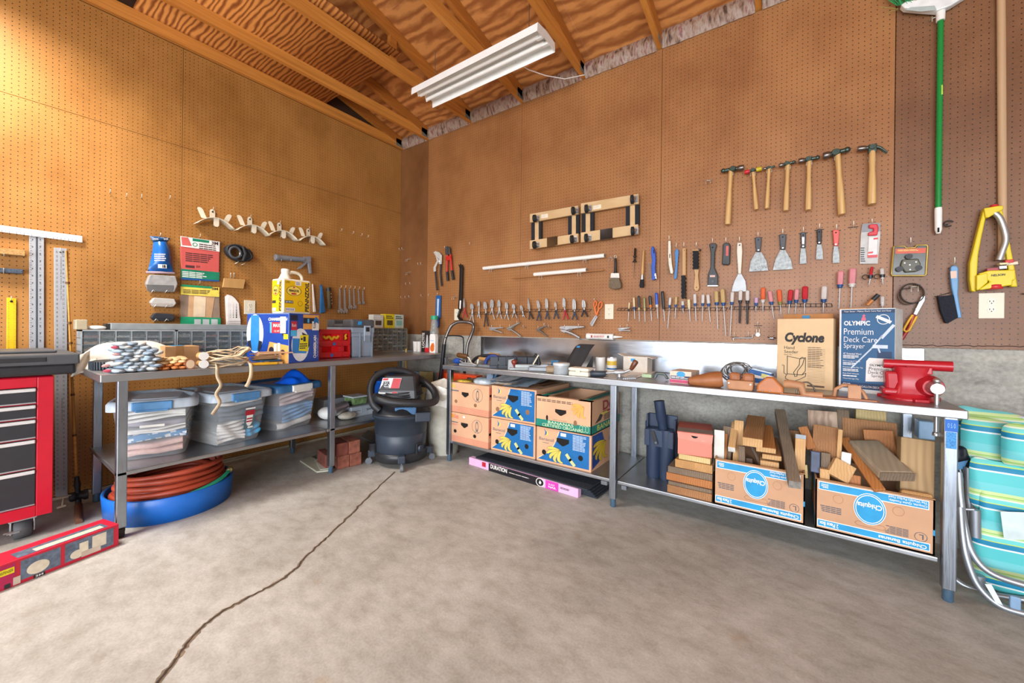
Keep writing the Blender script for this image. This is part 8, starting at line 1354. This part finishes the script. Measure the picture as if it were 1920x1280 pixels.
# hammers; enlargement from (1300, 260)
o5,k5=(1300,260),4.8;R5=lambda x,y,w=.045:RW(o5[0]+x/k5,o5[1]+y/k5,w);HG=mat('hammer_green','#4c5c55',.35,.75,var=.2);HF=mat('hammer_face','#7a7470',.3,.9);HH=wood('hickory','#d6b076','#b98d50',16,(1,1,.1),2.5,.4,.05)
def hammer(label,fa,ba,ht,hb,r0,kind='ball',fm=HF,bm=HG,hw=.015):
    A,Bk=R5(*fa),R5(*ba);hw*=1.12;r0*=1.08;t=T('claw_hammer' if kind=='claw' else 'ball_peen_hammer' if kind=='ball' else 'soft_face_hammer',label,'hammer','hammers on the back wall');a,c=R5(*ht),R5(*hb)
    t.part('handle',B().lathe(a+V((0,0,.01)),c,[(0,hw*.75),(.15,hw*.8),(.35,hw*.72),(.6,hw*.95),(.9,hw*1.05),(1,hw*1.0)],14,squash=((0,1,0),1.25)),HH)
    mid=A.lerp(Bk,.5) if kind!='claw' else V((a.x,A.y,A.lerp(Bk,.25).z+.006));
    t.part('face',B().lathe(A,A.lerp(mid,.62),[(0,r0*.88),(.08,r0),(.75,r0),(1,r0*.7)],16),fm)
    hd=t.part('eye',B().lathe(mid+V((0,.5*r0+.012,0)),mid+V((0,-.5*r0-.010,0)),[(0,r0*.9),(.15,r0*1.1),(.85,r0*1.1),(1,r0*.9)],16,squash=((0,0,1),.92)),HG);t.part('neck',B().cyl(A.lerp(mid,.6),mid,r0*.7,n=12),HG)
    if kind=='ball':t.part('peen',B().ball(Bk.lerp(mid,.12),r0*.82,14,8).cyl(Bk.lerp(mid,.2),mid,r0*.6,r0*.75,12),bm)
    elif kind=='soft':t.part('soft_tip',B().lathe(Bk,Bk.lerp(mid,.6),[(0,r0*.9),(.1,r0),(1,r0)],14),bm)
    else:
        for s in (-.4,.4):t.part('claw',B().tube(smooth_path([mid+V((0,s*r0,.002)),mid.lerp(Bk,.5)+V((0,s*r0*1.2,.012)),Bk+V((0,s*r0*1.7,0))],6),[r0*.62-r0*.45*i/12 for i in range(13)],8),HG)
        t.part('cheek',B().box(mid+V((-.018,-.014,-.03)),mid+V((.018,.016,.014))),HG,bev=.004)
    t.done()
    p=V((a.x,0,min(A.z,Bk.z)-r0*.6));hook(Wall(lambda*_:p,RN,RU),0,0,'double peg hook holding the '+label.split(',')[0][:60].rsplit(' ',1)[0],'hooks of the hammers',double=True)
hammer('long ball-peen hammer at the left, its face pointing right',(456,258),(258,290),(338,300),(308,772),.0165);hammer('small hammer with red and yellow soft faces',(460,303),(616,268),(536,300),(567,638),.0115,'soft',mat('tip_red','#c4202c',.4),mat('tip_yellow','#c4b414',.4),.0105);hammer('smallest ball-peen hammer beside the soft-faced hammer',(630,272),(728,250),(682,280),(662,628),.0085,hw=.0105);hammer('ball-peen hammer in the middle of the row, yellow handle',(770,243),(912,208),(850,250),(832,648),.0115,hw=.0125);hammer('ball-peen hammer left of the biggest one, dark face',(945,203),(1128,168),(1042,205),(1034,642),.014,hw=.013);hammer('biggest ball-peen hammer with stout handle and bright face',(1168,158),(1398,95),(1298,148),(1337,682),.018,hw=.0155);hammer('claw hammer with thick pale handle, right end of the row',(1478,92),(1745,128),(1610,130),(1607,590),.0135,'claw',hw=.0165)
# screwdrivers
SDM={'clear':mat('sd_clear','#c9c4bf',.12,var=.1),'amber':mat('sd_amber','#b99e6a',.15,var=.1),'black':mat('sd_black','#26272b',.4),'orange':mat('sd_orange','#c96f2a',.2),'blue':mat('sd_blue','#1f4fb4',.35),'cream':mat('sd_cream','#d4c79c',.3),'red':mat('sd_red','#b81f30',.2),'pink':mat('sd_pink','#d08a90',.2),'tang':mat('sd_tangerine','#d4603a',.2),'olive':mat('sd_olive','#7d7a3a',.2),'collar':mat('sd_collar','#1c4a80',.35),'purple':mat('sd_lilac','#c4a2c4',.2)}
def sd(label,x0,y0,x1,y1,hm,cm,hr=.009,hf=.45,o=o3,k=k3,sm=None,sr=.0028):
    a,c=RW(o[0]+x0/k,o[1]+y0/k,.04),RW(o[0]+x1/k,o[1]+y1/k,.04);t=T('screwdriver',label,'screwdriver','screwdrivers on the wire racks');e=a.lerp(c,hf)
    t.part('handle',B().lathe(a,e,[(0,hr*.55),(.05,hr*.9),(.12,hr),(.8,hr),(1,hr*.85)],8,False),SDM[hm]);l=(c-a).length;g=a.lerp(c,hf+.02/l)
    t.part('collar',B().lathe(e,g,[(0,hr*.95),(.3,hr*1.05),(.5,hr*.7),(.7,hr*.9),(1,hr*.5)],12),SDM[cm]);t.part('shaft',B().lathe(g,c,[(0,sr),(.93,sr),(1,sr*.6)],8),sm or STL);t.done()
for q in (('slim amber-handled screwdriver with black collar, first on the rack',290,850,278,1062,'amber','black',.0065,.35),('amber screwdriver with blue collar, second on the rack',338,795,350,1036,'amber','collar'),('black and amber striped screwdriver, third on the rack',393,783,400,1062,'black','amber',.009,.46),('olive-streaked screwdriver left of the orange one',452,795,463,1066,'olive','amber',.008),('black and orange screwdriver with bulging collar',514,783,535,1056,'black','orange',.011,.36),('bright blue screwdriver with pale collar',584,748,601,1032,'blue','clear',.0105,.46),('fat black screwdriver left of the panel seam',650,732,676,1062,'black','black',.011,.5),('clear-handled screwdriver with long thin shaft just right of the seam',738,800,709,1142,'clear','collar',.009,.24),('amber screwdriver with blue collar beside the long-shafted one',802,790,790,1032,'amber','collar',.009,.36),('stubby clear screwdriver with blue collar',871,838,880,972,'clear','collar',.0095,.36),('short yellow-cream screwdriver after the stubby one',938,820,953,1062,'cream','cream',.009,.32),('clear screwdriver with blue collar under the wooden wire brush',1003,762,1019,1064,'clear','collar',.0105,.34),('clear screwdriver with blue collar under the paint scraper, left one',1096,768,1085,1062,'clear','collar',.0105,.32),('clear screwdriver with blue collar under the paint scraper, right one',1147,768,1173,1066,'clear','collar',.011,.33),('large amber screwdriver with blue collar under the razor scraper',1238,728,1256,1146,'amber','collar',.013,.30),('largest amber screwdriver with long thick shaft',1305,706,1343,1228,'amber','collar',.014,.29),('clear screwdriver with very long shaft below the cream putty knife',1416,738,1389,1222,'clear','collar',.011,.23),('clear-handled driver with black shaft, left of the two',1504,722,1493,1082,'clear','black',.0115,.30),('clear-handled driver with black shaft, right of the two',1580,722,1578,1092,'clear','black',.0115,.30)):sd(*q,**({'sm':DRK,'sr':.0055} if 'black shaft' in q[0] else {}))
for q in (('stubby lilac screwdriver with blue collar',188,775,183,908,'purple','collar',.0105,.38),('tangerine screwdriver with silver collar',250,683,248,908,'tang','clear',.0125,.5),('pink screwdriver with blue collar tilted to the right',310,715,351,978,'pink','collar',.0115,.38),('orange-red screwdriver beside the pink tilted one',397,703,416,934,'tang','olive',.0125,.48),('red screwdriver with blue collar tilted to the left',507,705,484,928,'red','collar',.0125,.45),('pinkish red screwdriver with blue collar behind the seeder carton',563,698,547,932,'pink','collar',.0115,.42),('large red screwdriver with blue collar above the seeder carton',639,672,631,934,'red','collar',.0145,.46),('clear amber screwdriver with blue collar near the sprayer carton',816,670,804,922,'clear','collar',.0145,.48),('pink and amber screwdriver with blue collar above the sprayer carton, left one',967,530,950,880,'pink','collar',.0145,.36),('pink and amber screwdriver above the sprayer carton, right one, silver collar',1078,505,1060,880,'pink','clear',.0165,.38),('small clear and red driver in a wall clip under the carded cutter',1257,492,1228,662,'red','collar',.007,.45),('small clear driver in a wall clip, upper of the two at right',1346,508,1356,658,'clear','clear',.009,.42),('small clear driver in a wall clip, lower of the two at right',1350,766,1352,900,'clear','clear',.009,.42)):sd(*q,o=o4,k=k4)
for x,y in ((1200,590),(1308,585)):
    a=R4(x+30,y,.0);t=T('tool_clip','spring wall clip holding the '+('red' if x<1250 else 'upper clear')+' small driver','clip');t.part('clip',B().tube([a+RN*.03+V((-.02+.012*math.cos(q_),0,.012*math.sin(q_))) for q_ in [PI*.2+1.4*PI*i/10 for i in range(11)]],.0022,6),DRK);t.part('band',B().cyl(a+V((0,-.04,-.008)),a+V((0,-.04,.008)),.011,n=12),DRK);t.done()
t=T('marker_pen','orange and black marker sticking up behind the sprayer carton','pen');a,c=RW(1626,572,.06),RW(1647,552,.06);t.part('barrel',B().cyl(a,a.lerp(c,.5),.009),mat('marker_orange','#c07a3a',.4));t.part('cap',B().cyl(a.lerp(c,.48),c,.0105),BLK);t.done()
# allen keys and small hangers at the bottom
t=T('hex_key_rod','long bent steel rod resting on two hooks at the bottom of the board','rod');t.part('rod',B().tube([R3(1432,1270,.03),R3(1422,1248,.03),R3(1440,1240,.03),R3(1620,1240,.03),R3(1636,1232,.03),R3(1634,1205,.03)],.0036,8),STL);t.done();[hook(BW,1130+x/k3,420+1232/k3,lb_+' crossbar hook holding the long bent rod','hooks of the bent rod',bar=True,h=.03) for x,lb_ in ((1440,'left'),(1592,'right'))]
t=T('padlock','small round silver padlock hanging on a crossbar hook','padlock');c=R4(203,1118,.02);t.part('body',B().cyl(c,c+RN*.012,.012,n=16),STL);t.part('shackle',B().tube([c+V((.006*s,-.006,.01+h)) for s,h in ((-1,0),(-1.2,.02),(-.5,.038),(.5,.038),(1.2,.02),(1,0))],.002,6),HK);t.done();hook(BW,o4[0]+203/k4,o4[1]+1035/k4,'crossbar hook holding the padlock',None,bar=True,h=.025)
t=T('socket_key','small chrome socket key on a hook left of the seeder carton','key');a=R4(300,1150,.03);t.part('stem',B().cyl(R4(290,1142,.03),R4(370,1150,.03),.003),DRK);t.part('socket',B().cyl(R4(312,1150,.03),R4(345,1150,.03),.009,n=10),CHR);t.done()
# right panel
o6,k6=(1640,440),5.332;R6=lambda x,y,w=.03:RW(o6[0]+x/k6,o6[1]+y/k6,w);O6=lambda pts,w0,w1,bl=None:BW.out(pts,w0,w1,bl,o6,k6)
t=T('star_knob_pack','gold-edged blister pack of black knobs on the right panel','pack');GD=mat('pack_gold','#b59a4a',.3,.3);t.part('tray',O6([(190,115),(298,112),(310,132),(408,126),(420,102),(522,98),(532,120),(514,400),(500,412),(176,412),(165,395)],.01,.022),mat('pack_smoke','#3d3a2c',.2,var=.3),bev=.003);b=B().tube([R6(*q,.024) for q in ((190,118),(298,114),(312,134),(406,128),(420,104),(522,101),(530,122),(512,398),(498,408),(178,408),(168,392))],.004,6,True);t.part('gold_rim',b,GD);t.part('orange_header',O6([(208,140),(512,132),(508,182),(206,190)],.022,.0235),mat('header_orange','#c4441c',.4));t.part('knob_body',O6([(270,250),(430,240),(460,300),(420,370),(300,380),(250,310)],.022,.036),mat('knob_olive','#4d4a38',.4),bev=.005);t.part('wheels',B().pieces(lambda b_:[b_.cyl(R6(x,y,.022),R6(x,y,.04),.014,n=14) for x,y in ((250,340),(440,330),(345,215))]),BLK);t.part('screws',B().pieces(lambda b_:[b_.cyl(R6(x,y,.036),R6(x,y,.038),.003,n=6) for x,y in ((300,282),(352,300),(415,272),(355,348))]),CHR);a,c,e=R6(215,170,.0236),R6(500,162,.0236),R6(215,145,.0236);t.part('print',Face(a,c-a,e-a,RN).fine(B(),.05,.1,.9,.9,2,.0005,3),GD);t.done();hook(BW,1640+348/k6,440+95/k6,'peg hook holding the gold-edged pack',None,h=.03)
t=T('filter_wrench','oil filter strap wrench with black band and yellow handle','wrench');ring=[R6(375+122*math.cos(a),595+100*math.sin(a)-10*math.cos(a),.03) for a in [2*PI*q/32 for q in range(32)]];b=B();b.grid(lambda u,v:R6(378+118*math.cos(2*PI*u),585+98*math.sin(2*PI*u),.010+.03*v),36,1,True,True);t.part('strap',b,mat('strap_black','#2a2523',.3,.5),solid=.005);b=B();b.grid(lambda u,v:R6(330+92*math.cos(PI*.35+1.25*PI*u),615+82*math.sin(PI*.35+1.25*PI*u),.014+.018*v),24,1);t.part('inner_strap',b,mat('strap_brown','#4a3a30',.3,.5),solid=.004);t.part('bracket',O6([(455,620),(500,605),(495,660),(440,760),(412,808),(375,795),(400,740)],.016,.036),CHR,bev=.003);t.part('handle_loop',B().tube([R6(*q,.03) for q in ((380,800),(345,850),(295,935),(292,955),(315,968),(345,955),(420,815))],.0055,8),mat('grip_yellow','#d9a51c',.4));t.part('lever',B().tube([R6(395,790,.022),R6(345,930,.022),R6(290,1010,.022),R6(268,1045,.022)],[.008,.008,.009,.009],8),mat('lever_red','#9c2624',.4));t.part('rivets',B().pieces(lambda b_:[b_.cyl(R6(x,y,.036),R6(x,y,.039),.004,n=8) for x,y in ((482,632),(455,675),(420,740))]),STL);t.done();hook(BW,1640+378/k6,440+525/k6,'double hook inside the filter wrench strap',None,double=True)
t=T('bench_brush','blue-handled bench brush with black bristles to the left','brush');LB=mat('brush_lightblue','#5f93c0',.4,var=.05);t.part('handle',O6([(744,330),(760,315),(808,315),(822,340),(822,520),(818,600),(832,700),(856,820),(848,832),(812,832),(770,600),(756,540),(742,420)],.016,.04),LB,bev=.004);r=random.Random(4);b=B();t.part('bristles',O6([(614,620),(770,605),(815,828),(710,888),(690,880),(640,760)],.014,.046),mat('bristle_navy','#181c28',.9,bump=.5,scale=150,var=.4),bev=.004);b=B();[b.cyl(R6(614+4*i,622-1.2*i,.02+.002*(i%7)),R6(600+5*i+r.uniform(-4,4),616-1.3*i+r.uniform(-3,3),.02+.002*(i%7)),.0008,n=4) for i in range(0,34)];t.part('stray_bristles',b,BRK,kind='stuff');t.part('price_tag',O6([(756,365),(820,360),(820,432),(762,436)],.04,.0406),mat('tag_peach','#d9b8a8',.5));t.done();hook(BW,1640+770/k6,440+308/k6,'peg hook holding the bench brush',None,h=.035,d=.045)
t=T('lawn_sprinkler','yellow oscillating lawn sprinkler with bent silver tube hung on the right panel','sprinkler');YS=mat('sprinkler_yellow','#dcc411',.4,var=.04);o9,k9=(1640,0),2.667;O9=lambda pts,w0,w1:BW.out(pts,w0,w1,None,o9,k9)
Q=lambda x,y:(1640+x/5.332,440+y/5.332)
pl=[Q(1000,-30),Q(1075,-60),Q(1010,230),Q(1008,398),Q(1000,560),Q(960,568),Q(930,400),Q(928,280)];t.part('left_leg',B().prism([RW(1640+x/2.667,y/2.667,.02) for x,y in ((530,1055),(552,1048),(520,1200),(505,1280),(497,1420),(493,1462),(470,1458),(462,1400),(463,1320),(500,1170))],RN,.035),YS,bev=.005)
t.part('right_leg',B().prism([RW(1640+x/2.667,y/2.667,.02) for x,y in ((605,1050),(624,1048),(660,1200),(690,1360),(702,1436),(668,1436),(640,1250))],RN,.03),YS,bev=.005);t.part('top_bar',B().prism([RW(1640+x/2.667,y/2.667,.02) for x,y in ((528,1052),(600,1040),(626,1040),(624,1058),(590,1075),(552,1098),(536,1098))],RN,.045),YS,bev=.004)
t.part('motor_block',O6([(1000,400),(1100,370),(1360,362),(1362,460),(1335,465),(1330,512),(1030,560),(1000,555),(1110,480)],.02,.07),YS,bev=.005);t.part('base_bar',O6([(1000,410),(1110,385),(1112,480),(1020,556),(1000,556)],.05,.075),YS,bev=.004)
tp=smooth_path([RW(1640+x/2.667,y/2.667,.055) for x,y in ((600,1065),(625,1090),(648,1150),(655,1200),(640,1250),(622,1300))],6);t.part('spray_tube',B().tube(tp,.012,12),mat('tube_silver','#c4c6c8',.3,.8));t.part('tube_collar',O6([(1212,290),(1300,285),(1330,300),(1225,312)],.04,.075),mat('collar_ivory','#dbd2a8',.4),bev=.003);t.part('lever',O6([(1290,290),(1412,270),(1420,300),(1300,312)],.04,.06),mat('lever_ivory','#d9cbb0',.4),bev=.002);t.part('red_cap',O6([(1285,260),(1375,248),(1378,280),(1290,288)],.05,.07),mat('sprinkler_red','#c42c2c',.4),bev=.003);t.part('red_knob',B().lathe(R6(1200,492,.05),R6(1200,545,.05),[(0,.012),(.2,.026),(.9,.026),(1,.02)],16),mat('sprinkler_red','#c42c2c',.4));t.part('red_screw',B().lathe(RW(1640+598/2.667,1040/2.667,.04),RW(1640+598/2.667,1024/2.667,.04),[(0,.016),(1,.013)],12),mat('sprinkler_red','#c42c2c',.4));t.part('red_plate',O6([(1100,345),(1215,335),(1215,362),(1100,372)],.03,.06),mat('sprinkler_dark','#9c2630',.4));t.part('steel_nut',O6([(1220,318),(1300,312),(1305,345),(1225,350)],.045,.07),CHR,bev=.002);a,c,e=R6(1165,418,.0705),R6(1305,408,.0705),R6(1165,396,.0705);t.part('lettering',Face(a,c-a,e-a,RN).text(B(),'NELSON',0,0,1,1,.0008,bold=.03),BLK);t.done()
# broom and pole
t=T('push_broom','broom hung head up with green bristles, green pole and white grip','broom');GR=mat('broom_green','#14833a',.28,var=.04);R9=lambda x,y,w=.035:RW(1640+x/2.667,y/2.667,w)
a,c=R9(330,85),R9(318,1042);t.part('pole',B().cyl(a,c,.0118,n=16),GR);t.part('grip',B().lathe(c.lerp(a,.004),R9(318,1168),[(0,.0135),(.1,.0145),(.85,.0135),(1,.008)],14),WHT);t.part('grip_slot',B().box(R9(314,1138,.0495),R9(324,1160,.0505)),HOLE);t.part('collar',B().cyl(R9(330,40),R9(329,105),.0185,.0165,14),WHT);t.part('label',B().prism([R9(333,425,.048),R9(341,424,.046),R9(341,472,.046),R9(333,473,.048)],RN,.0006),mat('broom_label','#9fc94a',.5))
t.part('head',B().prism([R9(x,y,.02) for x,y in ((122,48),(150,30),(300,8),(340,-12),(430,-22),(452,0),(370,52),(345,62),(300,78),(210,72),(140,65))],RN,.04),mat('broom_white','#dfe3e2',.4),bev=.006);t.part('head_window',B().prism([R9(x,y,.0602) for x,y in ((150,50),(180,36),(300,28),(310,50),(230,58))],RN,.0006),mat('broom_grey','#a7b3b0',.6));b=B();r=random.Random(9)  # head window is a flat greyer patch on the white head
for i in range(130):f=r.random();p=R9(lerp(110,440,f),lerp(30,-30,f),.03+.03*r.random());b.tube([p,p+V((-.03*(1-f)+r.uniform(-.012,.012),r.uniform(-.02,.01),.05)),p+V((-.05*(1-f)+r.uniform(-.03,.02),r.uniform(-.03,.02),.15))],.0011,4)
t.part('bristles',b,mat('broom_bristle','#1f9a5a',.5,var=.2),kind='stuff');t.part('stray_bristles',B().tube([R9(120,45,.05),R9(80,40,.055),R9(25,35,.06)],.0011,4).tube([R9(115,48,.05),R9(85,55,.055),R9(60,72,.05)],.0011,4),mat('broom_straw','#9a9a4a',.6),kind='stuff');t.done();hook(BW,1640+292/2.667,40,'long double hook holding the broom head',None,double=True);
t=T('wooden_pole','long bare wooden pole hung upright behind the yellow sprinkler','pole');a,c=R9(631,-140,.02),R9(640,1300,.02);t.part('pole',B().cyl(a,c,.0148,n=16),wood('pole_ash','#c4a480','#a98660',14,(1,1,.06),1.5,.5,.03));t.done()
t=T('spring_clip','black spring clip on the board right of the broom grip','clip');c=R9(368,1118,.02);t.part('clip',B().tube([c+V((.016*math.cos(q_),-.005,.014*math.sin(q_))) for q_ in [PI*.1+1.6*PI*i/12 for i in range(13)]],.0035,8),BLK);t.part('mount',B().cyl(c+RN*-.018,c,.004),DRK);t.done()
one('dark_peg','short dark peg at the far right edge of the right panel','peg',B().cyl(RW(1919,551,0),RW(1922,550,.03),.004),DRK)
